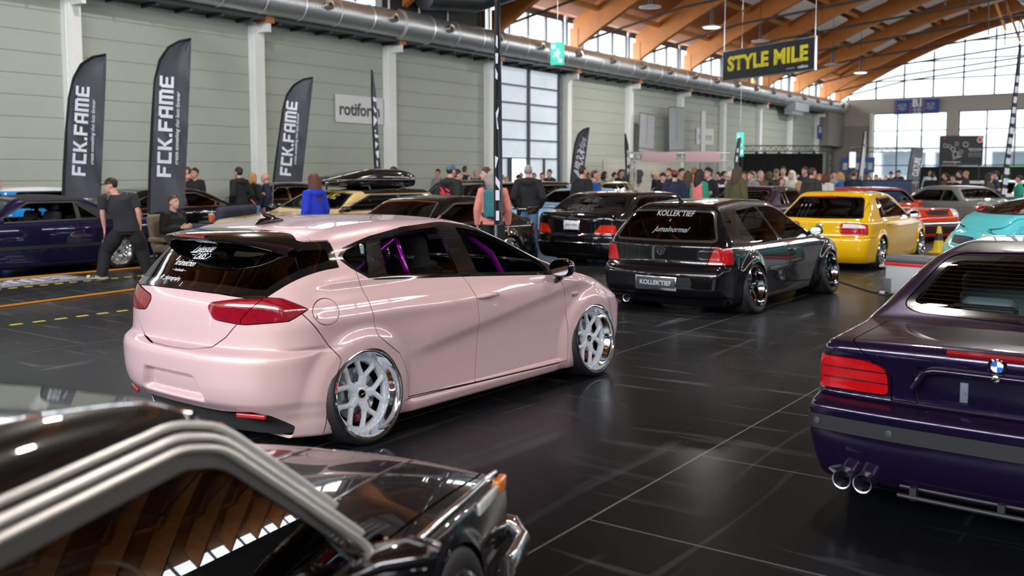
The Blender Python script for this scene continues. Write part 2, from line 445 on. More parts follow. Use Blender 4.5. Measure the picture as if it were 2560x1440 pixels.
# ---- clerestory above the duct
WINF = mat('dark_window_frame', (0.06, 0.065, 0.075), 0.5)
PANEG = glass('clear_building_glass', (0.9, 0.93, 0.95), 0.6)
for i in range(len(allb) - 1):
    y0, y1 = allb[i] + 0.15, allb[i + 1] - 0.15
    mb = MB(); zb, zt = 6.65, 8.2
    for z in (zb, zt): mb.box((WX, (y0 + y1) / 2, z), (0.1, y1 - y0, 0.09))
    for k in range(5): mb.box((WX, y0 + (y1 - y0) * k / 4, (zb + zt) / 2), (0.1, 0.09, zt - zb))
    mb.box((WX, (y0 + y1) / 2, 8.3), (0.12, y1 - y0, 0.2))
    wf = struct(mb.build('window_%d' % (i + 1), WINF, smooth=0))
    q = MB(); q.add([(WX, y0, zb), (WX, y1, zb), (WX, y1, zt), (WX, y0, zt)], [(0, 1, 2, 3)])
    q.build('pane', PANEG if i != 6 else mat('dark_plant_room', (0.01, 0.01, 0.012), 0.8), wf, smooth=0)

# ---- air duct with nozzles
def duct_material():
    m = mat('galvanised_spiral_duct', (0.60, 0.63, 0.64), 0.34, .8)
    nt = m.node_tree; tc = nt.nodes.new('ShaderNodeTexCoord'); wv = nt.nodes.new('ShaderNodeTexWave'); wv.bands_direction = 'Y'
    wv.inputs['Scale'].default_value = 3.2
    nt.links.new(tc.outputs['Object'], wv.inputs['Vector'])
    bp = nt.nodes.new('ShaderNodeBump'); bp.inputs['Strength'].default_value = 0.35; bp.inputs['Distance'].default_value = 0.02
    nt.links.new(wv.outputs['Fac'], bp.inputs['Height']); nt.links.new(bp.outputs[0], nt.nodes['Principled BSDF'].inputs['Normal'])
    return m
DUCT = duct_material()
DX, DZ, DR = WX + 0.82, 6.56, 0.43
# ---- right wall and near end wall close the hall out of view, coloured dark to deepen paint reflections
RX, NY = 13.6, -15.0
mb = MB(); mb.box((RX + .1, 29, 3.3), (.2, 90, 6.6)); struct(mb.build('wall_right', mat('dark_unseen_wall', (.045, .045, .05), .8, var=.3, vscale=.5), smooth=0))
mb = MB(); mb.box((-4.35, NY, 2.6), (36, .3, 5.2)); mb.box((-4.35, NY, 6.55), (36, .3, 1.0))
for x in (-22, -14.0, -7.9, -1.8, 4.3, 10.4, 13.4): mb.box((x, NY, 3.05), (.8, .4, 6.1))
struct(mb.build('wall_near', mat('dark_unseen_wall', (.045, .045, .05), .8, var=.3, vscale=.5), smooth=0))
mb = MB()
x = -21.28
while x < 13:
    zt = soffit(x) + .1
    if zt > 7.2: mb.box((x, NY, (7.0 + zt) / 2), (.12, .14, zt - 7.0))
    x += 1.965
for z in (7.12, 8.4, 9.65, 10.9, 12.1):
    h_ = math.sqrt(max(0, (12.42 - z) / .018)); mb.box((-4.35, NY, z), (2 * h_, .1, .09))
struct(mb.build('window_30', WINF0, smooth=0))
mb = MB()
for y in np.arange(-12, 73, 2.8): mb.box((RX + .1, float(y), 7.4), (.12, .12, 1.7))
mb.box((RX + .1, 29, 8.2), (.12, 88, .12)); struct(mb.build('window_31', WINF0, smooth=0))
duct = thing('air_duct', 'long silver spiral air duct with round nozzles running along the left wall', 'duct', (DX, 0, DZ))
MY = Matrix.Rotation(-PI / 2, 4, 'X')
mb = MB(); prof = []
y = -6.0
prof = [(DR, y)]
q = 0
while y < 74.6:
    y2 = y + 1.42
    rr = DR if y < 23.2 or y > 24.4 else DR + 0.06
    prof += [(rr, y + 0.03), (rr, y2 - 0.03), (rr + 0.022, y2 - 0.02), (rr + 0.022, y2 + 0.02)]
    y = y2
prof += [(0.0, y)]
mb.lathe(prof, 40, MY); mb.build('pipe', DUCT, duct, smooth=30)
d2 = thing('air_duct', 'second silver spiral duct high in the top right corner under the roof', 'duct', (-5.25, 20, 8.3))
mb = MB(); mb.lathe([(.42, 0)] + [p for i in range(1, 31) for p in ((.42, i * 1.4 - .03), (.44, i * 1.4 - .02), (.44, i * 1.4 + .02), (.42, i * 1.4 + .03))], 32, MY); mb.build('pipe', DUCT, d2, smooth=30)
mb = MB()
for i in range(8): mb.tube([(0, i * 5.6 + .8, .4), (0, i * 5.6 + .8, 4.6)], .012, 5)
mb.build('hanger', STEEL, d2)
k = 0; y = 11.86
while y < 74.5:
    mb = MB(); M = Matrix.Translation((0, y, 0)) @ Matrix.Rotation(R(82), 4, 'Y')
    mb.lathe([(0.0, DR + 0.02), (0.06, DR + 0.02), (0.07, DR + 0.14), (0.135, DR + 0.15), (0.145, DR + 0.12), (0.135, DR - 0.02)], 20, M)
    mb.build('nozzle', mat('brass_grey_nozzle', (0.42, 0.39, 0.33), 0.3, 0.9), duct)
    y += 2.83
mb = MB(); M = Matrix.Translation((0, 62.5, -0.5))
mb.box((0.1, 62.4, -0.55), (0.75, 2.6, 0.5)); mb.box((-0.1, 62.4, -0.85), (0.55, 2.0, 0.3)); mb.build('outlet_box', DUCT, duct, smooth=0)
# big dark duct elbow dropping from the roof
du = struct(MB().box((WX + .7, 25.6, 7.6), (0.3, 5.0, 2.2)).build('trim_plant_cover', mat('black_plant_cover', (0.008, 0.008, 0.009), 0.6), smooth=0))
mb = MB(); mb.tube([(0.9 - .22, 24.4, 7.45 - 6.56), (1.0 - .22, 27.0, 7.7 - 6.56), (1.9 - .22, 28.4, 8.3 - 6.56), (4.5 - .22, 29.6, 9.6 - 6.56)], 0.42, 24); mb.build('branch_pipe', mat('dark_duct', (0.05, 0.055, 0.06), 0.4, 0.6), duct)
mb = MB()
for yy in (23.4, 24.9, 26.4): mb.box((WX + .87, yy, 7.6), (0.03, 0.06, 1.6))
mb.box((WX + .87, 24.9, 8.3), (0.03, 3.0, 0.06)); mb.build('cabinet_frame', COLM, du, smooth=0)

# ---- end wall
ENDM = mat('warm_beige_end_wall', (0.40, 0.37, 0.33), 0.6, var=0.05, vscale=0.8)
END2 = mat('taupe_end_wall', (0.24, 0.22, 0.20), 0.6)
mb = MB()
mb.box((-20.85, EY, 3.05), (2.9, 0.3, 6.1)); mb.box((-4, EY, 6.6), (36.6, 0.4, 1.0))
for x in (-14.0, -7.9, -1.8, 4.3, 10.4): mb.box((x, EY - 0.1, 3.05), (0.75, 0.4, 6.1))
mb.box((-4, EY, 0.5), (36, 0.25, 0.9))
struct(mb.build('wall_end', ENDM, smooth=0))
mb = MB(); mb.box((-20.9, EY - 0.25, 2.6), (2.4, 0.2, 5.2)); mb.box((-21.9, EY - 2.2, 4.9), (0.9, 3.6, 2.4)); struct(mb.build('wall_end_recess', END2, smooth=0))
mb = MB(); mb.box((-19.5, EY - 0.15, 3.05), (0.22, 0.4, 6.1)); struct(mb.build('trim_1', COLM, smooth=0))
mb = MB()
x = -21.28
while x < 13:
    zt = soffit(x) + 0.1
    if zt > 7.2: mb.box((x, EY, (7.0 + zt) / 2), (0.09, 0.14, zt - 7.0))
    x += 1.965
for z in (7.12, 8.4, 9.65, 10.9, 12.1):
    h = math.sqrt(max(0, (12.42 - z) / 0.018)); mb.box((-4.35, EY, z), (2 * h, 0.1, 0.08))
wf = struct(mb.build('window_20', WINF, smooth=0))
mb = MB(); vs = [(x, EY + 0.03, 7.0) for x in XS] + [(x, EY + 0.03, max(7.0, soffit(x) + .2)) for x in XS]; n = len(XS)
mb.add(vs, [(i, i + 1, n + i + 1, n + i) for i in range(n - 1)]); mb.build('pane', PANEG, wf, smooth=0)
for wi, (a, b2) in enumerate(((-19.4, -14.4), (-13.6, -8.3), (-7.5, -2.2), (-1.4, 3.9), (4.7, 10.0))):
    mb = MB()
    for k in range(4): mb.box((a + (b2 - a) * k / 3, EY, 3.5), (0.08, 0.12, 5.1))
    for z in (1.0, 2.3, 3.5, 4.8, 6.05): mb.box(((a + b2) / 2, EY, z), (b2 - a, 0.1, 0.07))
    wf = struct(mb.build('window_%d' % (21 + wi), WINF, smooth=0))
    q = MB(); q.add([(a, EY + 0.02, 1), (b2, EY + 0.02, 1), (b2, EY + 0.02, 6.1), (a, EY + 0.02, 6.1)], [(0, 1, 2, 3)]); q.build('pane', PANEG, wf, smooth=0)
# outside: paved yard, white neighbouring hall with timber roof
mb = MB(); mb.add([(-60, EY + .2, -.05), (60, EY + .2, -.05), (60, 140, -.05), (-60, 140, -.05)], [(0, 1, 2, 3)])
struct(mb.build('yard_ground', mat('pale_paving', (0.62, 0.62, 0.60), 0.8), smooth=0))
hb = thing('exhibition_hall', 'white neighbouring hall with brown timber gable seen through the end windows', 'building', (0, 100, 0))
FAC = mat('white_facade', (0.85, 0.87, 0.88), 0.7)
mb = MB(); mb.box((-12, 2, 4.6), (50, 4, 1.6)); mb.box((-12, 3.4, 2), (50, 1.0, 5))
for x in range(-36, 14, 5): mb.box((x, 0.3, 2.2), (0.8, 0.8, 4.6))
mb.build('facade', FAC, hb, smooth=0)
mb = MB(); mb.box((-12, 2.8, 2.6), (49, 0.3, 2.0)); mb.build('window_band', mat('grey_blue_glazing', (0.35, 0.42, 0.48), 0.2), hb, smooth=0)
mb = MB(); mb.prism([(-14, 9.0), (6, 17), (6, 15.2), (-12, 8.4)], 0, 6, Tm((0, 8, 0), rx=PI / 2)); mb.build('gable_beam', PURL, hb, smooth=0)
mb = MB(); mb.prism([(-12, 8.4), (6, 15.2), (6, 5), (-12, 5)], 0, 4, Tm((0, 9, 0), rx=PI / 2)); mb.build('gable_wall', mat('pale_blue_gable', (0.62, 0.70, 0.76), 0.6), hb, smooth=0)

# ---- pendant lamps
LAMPW = mat('white_lamp_shade', (0.75, 0.76, 0.76), 0.4)
LAMPG = mat('lamp_glow', (1, 1, 1), 0.5, emit=(1, 0.96, 0.9), es=6.0)
def pendant(x, y, z, label, group=None, lit=True):
    t = thing('pendant_lamp', label, 'lamp', (x, y, z), 0, group)
    mb = MB(); mb.lathe([(0.0, 0.1), (0.10, 0.1), (0.16, 0.06), (0.42, 0.02), (0.43, 0.0), (0.34, -0.02)], 24); mb.build('lamp_shade', LAMPW, t)
    mb = MB(); mb.lathe([(0.34, -0.02), (0.0, -0.035)], 24); mb.build('diffuser', LAMPG if lit else LAMPW, t)
    mb = MB(); mb.tube([(0, 0, 0.1), (0, 0, 0.75)], 0.07, 10); mb.build('ballast', STEEL, t)
    mb = MB(); mb.tube([(0, 0, 0.75), (0, 0, soffit(x) + 1.0 - z)], 0.012, 5); mb.build('cord', STEEL, t)
    if lit:
        l = bpy.data.lights.new('lamp_light', 'AREA'); l.shape = 'DISK'; l.size = 0.7; l.energy = LAMP_W; l.color = (1, 0.95, 0.88)
        lo = bpy.data.objects.new('lamp_light', l); COL.objects.link(lo); lo.parent = t; lo.location = (0, 0, -0.06)
    return t
LAMP_W = 500
for (x, y, z, lb, lit) in [(-16.7, 38.0, 7.78, 'lit round pendant lamp under the beams, up left of the yellow lettered sign', True),
        (-16.95, 32.9, 7.91, 'round pendant lamp near the top edge, left of the yellow lettered sign', False),
        (-17.28, 45.0, 8.02, 'round pendant lamp close over the top middle of the yellow lettered sign', False),
        (-16.56, 54.0, 7.67, 'small unlit round pendant lamp right of the yellow lettered sign', False),
        (-16.44, 59.0, 7.67, 'farthest lit round pendant lamp in front of the arched end window', True)]:
    pendant(x, y, z, lb, None, lit)
for x in (-15, -4.35, 6):  # unseen lamp grid, added to give the hall more light
    for y in (-4, 4, 12, 20):
        pendant(x, y, soffit(x) - 0.6, 'unseen round pendant lamp added over the near end of the hall', 'added pendant lamps over the near end of the hall', lit=(y == 12))
    if x > -10:
        for y in (29, 39, 49, 59): pendant(x, y, soffit(x) - 0.6, 'unseen round pendant lamp added over the far right of the hall', 'added pendant lamps over the far right of the hall')
# ================================================================== car bodies: smooth shells cut into panels
def pchip(pts):
    p = sorted(pts); x = np.array([a for a, _ in p], float); y = np.array([b for _, b in p], float)
    h = np.diff(x); d = np.diff(y) / h; m = np.zeros(len(x))
    if len(x) > 2:
        for i in range(1, len(x) - 1):
            if d[i - 1] * d[i] > 0:
                w1 = 2 * h[i] + h[i - 1]; w2 = h[i] + 2 * h[i - 1]; m[i] = (w1 + w2) / (w1 / d[i - 1] + w2 / d[i])
    m[0] = d[0]; m[-1] = d[-1]
    xs = np.linspace(x[0] - 0.6, x[-1] + 0.6, 1600)
    i = np.clip(np.searchsorted(x, xs) - 1, 0, len(x) - 2); t = (xs - x[i]) / h[i]
    v = (2*t**3-3*t**2+1)*y[i] + (t**3-2*t**2+t)*h[i]*m[i] + (-2*t**3+3*t**2)*y[i+1] + (t**3-t**2)*h[i]*m[i+1]
    lo = xs < x[0]; hi = xs > x[-1]; v[lo] = y[0] + (xs[lo] - x[0]) * m[0]; v[hi] = y[-1] + (xs[hi] - x[-1]) * m[-1]
    return xs, v
class Fn:
    def __init__(s, pts, sm=0):
        if isinstance(pts, (int, float)): pts = [(0, pts), (1, pts)]
        s.x, s.v = pchip(pts)
        if sm > 0:
            k = max(1, int(sm / (s.x[1] - s.x[0]))); ker = np.hanning(2 * k + 3); ker /= ker.sum()
            pad = np.concatenate([s.v[0] + (np.arange(-len(ker), 0)) * (s.v[1] - s.v[0]), s.v, s.v[-1] + np.arange(1, len(ker) + 1) * (s.v[-1] - s.v[-2])])
            s.v = np.convolve(pad, ker, 'same')[len(ker):-len(ker)]
        s.g = np.gradient(s.v, s.x)
    def __call__(s, q): return np.interp(q, s.x, s.v)
    def grad(s, q): return np.interp(q, s.x, s.g)
def smax(a, b, k):
    h = np.maximum(k - np.abs(a - b), 0.0); return np.maximum(a, b) + h * h / (4 * k)
def sstep(a, b, x):
    t = np.clip((x - a) / (b - a), 0, 1); return t * t * (3 - 2 * t)
def chaikin(p, it=3):
    p = np.array(p, float)
    for _ in range(it):
        q = np.roll(p, -1, 0); p = np.stack([0.75 * p + 0.25 * q, 0.25 * p + 0.75 * q], 1).reshape(-1, 2)
    return p
def rounded(p, r, n=4):
    """polygon with its corners rounded by radius about r"""
    p = np.array(p, float); m = len(p); out = []
    for i in range(m):
        a, b, c = p[i - 1], p[i], p[(i + 1) % m]
        la, lc = np.linalg.norm(a - b), np.linalg.norm(c - b); ra = min(r, la * 0.45); rc = min(r, lc * 0.45)
        A = b + (a - b) / la * ra; Cc = b + (c - b) / lc * rc
        for t in np.linspace(0, 1, n + 1): out.append((1 - t) ** 2 * A + 2 * t * (1 - t) * b + t * t * Cc)
    return np.array(out)
def sdf(poly, q):
    """signed distance of 2-D points to a closed polygon, negative inside"""
    p = np.asarray(poly, float); n = len(p); best = np.full(len(q), 1e9); ins = np.zeros(len(q), bool)
    for i in range(n):
        a = p[i]; b = p[(i + 1) % n]; e = b - a; L = e @ e
        if L < 1e-14: continue
        wv = q - a; t = np.clip((wv @ e) / L, 0, 1); d = wv - t[:, None] * e; best = np.minimum(best, (d * d).sum(1))
        c = (a[1] > q[:, 1]) != (b[1] > q[:, 1])
        if b[1] != a[1]:
            xi = a[0] + (q[:, 1] - a[1]) * e[0] / e[1]; ins ^= c & (q[:, 0] < xi)
    d = np.sqrt(best); return np.where(ins, -d, d)

class Shell:
    def __init__(s, V, N, T): s.V, s.N, s.T = V, N, T
    def compact(s):
        u, inv = np.unique(s.T, return_inverse=True); return Shell(s.V[u], s.N[u], inv.reshape(-1, 3)) if len(s.T) else s
    def split(s, d):
        """(part with d < 0, part with d > 0), cut along d = 0"""
        d = np.where(np.abs(d) < 1e-6, 1e-6, d); T = s.T; sg = d[T] < 0; c = sg.sum(1)
        inn, out = T[c == 3], T[c == 0]; mixed = (c == 1) | (c == 2); M = T[mixed]
        if len(M) == 0: return Shell(s.V, s.N, inn).compact(), Shell(s.V, s.N, out).compact()
        sm = sg[mixed]; one = sm.sum(1) == 1; lone = np.where(one, np.argmax(sm, 1), np.argmin(sm, 1))
        r = np.arange(len(M)); a = M[r, lone]; b = M[r, (lone + 1) % 3]; cc = M[r, (lone + 2) % 3]
        E = np.concatenate([np.stack([a, b], 1), np.stack([a, cc], 1)]); E.sort(1)
        nv = len(s.V); key = E[:, 0].astype(np.int64) * nv + E[:, 1]; uk, inv = np.unique(key, return_inverse=True)
        e0, e1 = uk // nv, uk % nv; t = (d[e0] / (d[e0] - d[e1]))[:, None]
        V = np.concatenate([s.V, s.V[e0] * (1 - t) + s.V[e1] * t]); Nn = s.N[e0] * (1 - t) + s.N[e1] * t
        Nn /= np.maximum(np.linalg.norm(Nn, axis=1, keepdims=True), 1e-9); N = np.concatenate([s.N, Nn])
        ab = nv + inv[:len(M)]; ac = nv + inv[len(M):]
        tip = np.stack([a, ab, ac], 1); q1 = np.stack([ab, b, cc], 1); q2 = np.stack([ab, cc, ac], 1)
        inn = np.concatenate([inn, tip[one], q1[~one], q2[~one]]); out = np.concatenate([out, tip[~one], q1[one], q2[one]])
        return Shell(V, N, inn).compact(), Shell(V, N, out).compact()
    def cut(s, fn, gap=0.0):
        """take the region fn(V) < 0 out; gap = width of the shut line left around it"""
        if gap:
            a, _ = s.split(fn(s.V) + gap / 2); _, b = s.split(fn(s.V) - gap / 2); return a, b
        return s.split(fn(s.V))
    def offset(s, d): return Shell(s.V + s.N * d, s.N, s.T)
    def build(s, name, material, parent, side='both', skirt=0.0, loc=None, back=None):
        """side 'both' = with its mirror image in one mesh, 1 = as is (x > 0), -1 = the mirror image alone"""
        if len(s.T) == 0: return None
        V, N, T = s.V, s.N, s.T
        if skirt:
            E = np.concatenate([T[:, [0, 1]], T[:, [1, 2]], T[:, [2, 0]]]); k = np.sort(E, 1); kk = k[:, 0].astype(np.int64) * len(V) + k[:, 1]
            u, idx, cnt = np.unique(kk, return_index=True, return_counts=True); B = E[idx[cnt == 1]]
            mid = (np.abs(V[B[:, 0], 0]) < 1e-4) & (np.abs(V[B[:, 1], 0]) < 1e-4); B = B[~mid]
            if len(B):
                P0, P1 = V[B[:, 0]], V[B[:, 1]]; Q0, Q1 = P0 - N[B[:, 0]] * skirt, P1 - N[B[:, 1]] * skirt
                fn = np.cross(Q0 - P0, P1 - P0); fn /= np.maximum(np.linalg.norm(fn, axis=1, keepdims=True), 1e-9)
                n0 = len(V); m = len(B); V = np.concatenate([V, P0, P1, Q1, Q0]); N = np.concatenate([N, fn, fn, fn, fn])
                i = np.arange(m); A, Bb, Cc, D = n0 + i, n0 + m + i, n0 + 2 * m + i, n0 + 3 * m + i
                T = np.concatenate([T, np.stack([A, D, Bb], 1), np.stack([D, Cc, Bb], 1)])
        mir = np.array([-1, 1, 1.0])
        if side == -1: V, N, T = V * mir, N * mir, T[:, ::-1]
        elif side == 'both':
            n0 = len(V); V, N, T = np.concatenate([V, V * mir]), np.concatenate([N, N * mir]), np.concatenate([T, T[:, ::-1] + n0])
        me = bpy.data.meshes.new(name); me.vertices.add(len(V)); me.vertices.foreach_set('co', V.astype(np.float32).ravel())
        me.loops.add(len(T) * 3); me.loops.foreach_set('vertex_index', T.astype(np.int32).ravel())
        me.polygons.add(len(T)); me.polygons.foreach_set('loop_start', np.arange(0, len(T) * 3, 3, dtype=np.int32))
        me.update(calc_edges=True); me.shade_smooth(); me.normals_split_custom_set_from_vertices(N.astype(np.float32))
        me.materials.append(material)
        o = bpy.data.objects.new(name, me)
        return link(o, parent)
    def sides(s, name, material, parent, skirt=0.0):
        return [s.build(name, material, parent, q, skirt) for q in (1, -1)]

class Body:
    """closed car body as a smooth implicit solid; x across, y forward from the rear axle, z up"""
    def __init__(s, top, rear, front, plan, sect, belt, tumble=0.42, tq=0.0, crown=0.035, bottom=0.12, flare=0.0, arch_r=0.36, arch_w=0.10, axles=(0, 2.5), axle_z=0.31, rk=(0.10, 0.15), fk=(0.16, 0.2),
                 r_top=0.09, r_hood=None, r_rear=0.12, r_front=0.14, gplan=None, extra=None, top_sm=0.05, end_sm=0.02, spine_z=0.5, spine=(0.0, 2.4), crown_e=2.0, cab=(0.0, 2.0), bump=None):
        s.top = Fn(top, top_sm); s.rear = Fn(rear, end_sm); s.front = Fn(front, end_sm); s.plan = Fn(plan, 0.08); s.sect = Fn(sect, 0.02); s.belt = Fn(belt, 0.08)
        s.tumble, s.tq, s.crown, s.bottom, s.flare, s.arch_r, s.arch_w = tumble, tq, crown, bottom, flare, arch_r, arch_w
        s.axles, s.axle_z, s.rk, s.fk, s.r_top, s.r_rear, s.r_front = axles, axle_z, rk, fk, r_top, r_rear, r_front
        s.gplan = Fn(gplan, 0.1) if gplan else None; s.extra = extra; s.spine_z, s.spine, s.cab = spine_z, spine, cab
        s.r_hood = r_hood or r_top; s.bump = bump; s.crown_e = crown_e
    def halfw(s, y, z):
        w = s.plan(y) - s.sect(z); u = z - s.belt(y)
        up = 0.5 * (u + np.sqrt(u * u + 0.0009))
        w = w - s.tumble * up - s.tq * up * up
        if s.gplan is not None: w = w - s.gplan(y) * sstep(0.0, 0.15, u)
        if s.flare:
            for a in s.axles:
                r = np.hypot(y - a, z - s.axle_z); w = w + s.flare * (1 - sstep(s.arch_r + s.arch_w * 0.35, s.arch_r + s.arch_w * 1.05, r)) * (1 - 0.3 * sstep(s.arch_r - .02, s.arch_r + s.arch_w * .6, r))
        if s.extra is not None: w = w + s.extra(y, z)
        return w
    def f(s, P):
        x = np.abs(P[:, 0]); y = P[:, 1]; z = P[:, 2]
        fs = (x - s.halfw(y, z)) * 0.93
        W = s.plan(y)
        ft = (z - (s.top(y) - s.crown * (x / W) ** s.crown_e)) / np.sqrt(1 + s.top.grad(y) ** 2)
        incab = sstep(s.cab[0] - .3, s.cab[0], y) * (1 - sstep(s.cab[1], s.cab[1] + .3, y))
        r = s.r_hood + (s.r_top - s.r_hood) * incab
        v = smax(fs, ft, r)
        rr = s.rear(z) + s.rk[0] * x * x + s.rk[1] * x ** 4
        fr = s.front(z) - s.fk[0] * x * x - s.fk[1] * x ** 4
        if s.bump is not None: rr = rr + s.bump(x, z)
        v = smax(v, (rr - y) / np.sqrt(1 + s.rear.grad(z) ** 2), s.r_rear)
        v = smax(v, (y - fr) / np.sqrt(1 + s.front.grad(z) ** 2), s.r_front)
        return smax(v, s.bottom - z, 0.03)
    def shell(s, nm=150, ne=40, nphi=110):
        ya, yb = s.spine; zc = s.spine_z
        dirs = []; org = []
        u = np.linspace(0, 1, nphi); phi = PI * (u ** 1.0)          # 0 = up, pi = down (half x >= 0)
        rows = [(ya, -a) for a in np.linspace(PI / 2, 0, ne, endpoint=False)] + [(y, 0.0) for y in np.linspace(ya, yb, nm)] + [(yb, a) for a in np.linspace(0, PI / 2, ne + 1)[1:]]
        Y = np.array([r_[0] for r_ in rows]); A = np.array([r_[1] for r_ in rows])
        D = np.stack([np.cos(A)[:, None] * np.sin(phi)[None], np.repeat(np.sin(A)[:, None], nphi, 1), np.cos(A)[:, None] * np.cos(phi)[None]], 2).reshape(-1, 3)
        O = np.stack([np.zeros((len(Y), nphi)), np.repeat(Y[:, None], nphi, 1), np.full((len(Y), nphi), zc)], 2).reshape(-1, 3)
        n = len(D); lo = np.zeros(n); hi = np.full(n, 2.2); done = np.zeros(n, bool)
        for t in np.linspace(0.04, 2.2, 72):
            v = s.f(O + D * t); hit = (~done) & (v > 0); hi[hit] = t; done |= hit; lo[~done] = t
        for _ in range(16):
            mid = (lo + hi) / 2; v = s.f(O + D * mid[:, None]); p = v > 0; hi[p] = mid[p]; lo[~p] = mid[~p]
        V = O + D * hi[:, None]; V[:, 0] = np.maximum(V[:, 0], 0); e = 0.002
        G = np.stack([s.f(V + np.eye(3)[k] * e) - s.f(V - np.eye(3)[k] * e) for k in range(3)], 1)
        G[V[:, 0] < 1e-5, 0] = 0; G /= np.maximum(np.linalg.norm(G, axis=1, keepdims=True), 1e-9)
        nr = len(rows); idx = np.arange(nr * nphi).reshape(nr, nphi)
        a, b, c, d = idx[:-1, :-1].ravel(), idx[1:, :-1].ravel(), idx[1:, 1:].ravel(), idx[:-1, 1:].ravel()
        T = np.concatenate([np.stack([a, b, c], 1), np.stack([a, c, d], 1)])
        ar = np.linalg.norm(np.cross(V[T[:, 1]] - V[T[:, 0]], V[T[:, 2]] - V[T[:, 0]]), axis=1); T = T[ar > 1e-10]
        g = np.cross(V[T[:, 1]] - V[T[:, 0]], V[T[:, 2]] - V[T[:, 0]]); flip = (g * G[T].mean(1)).sum(1) < 0; T[flip] = T[flip][:, ::-1]
        return Shell(V, G, T).compact()
def r_side(poly, xmin=0.3): 
    def fn(V): return np.maximum(sdf(poly, V[:, 1:3]), xmin - V[:, 0])
    return fn
def r_rear(poly, ymax):
    def fn(V): return np.maximum(sdf(poly, V[:, [0, 2]]), V[:, 1] - ymax)
    return fn
def r_front(poly, ymin):
    def fn(V): return np.maximum(sdf(poly, V[:, [0, 2]]), ymin - V[:, 1])
    return fn
def r_top(poly, zmin):
    def fn(V): return np.maximum(sdf(poly, V[:, [0, 1]]), zmin - V[:, 2])
    return fn
def sym(half):
    """half outline (x >= 0) from the centre line round to the centre line -> closed polygon reaching over the middle"""
    h = [tuple(p) for p in half]; return np.array([(-0.05, h[0][1])] + h + [(-0.05, h[-1][1])])

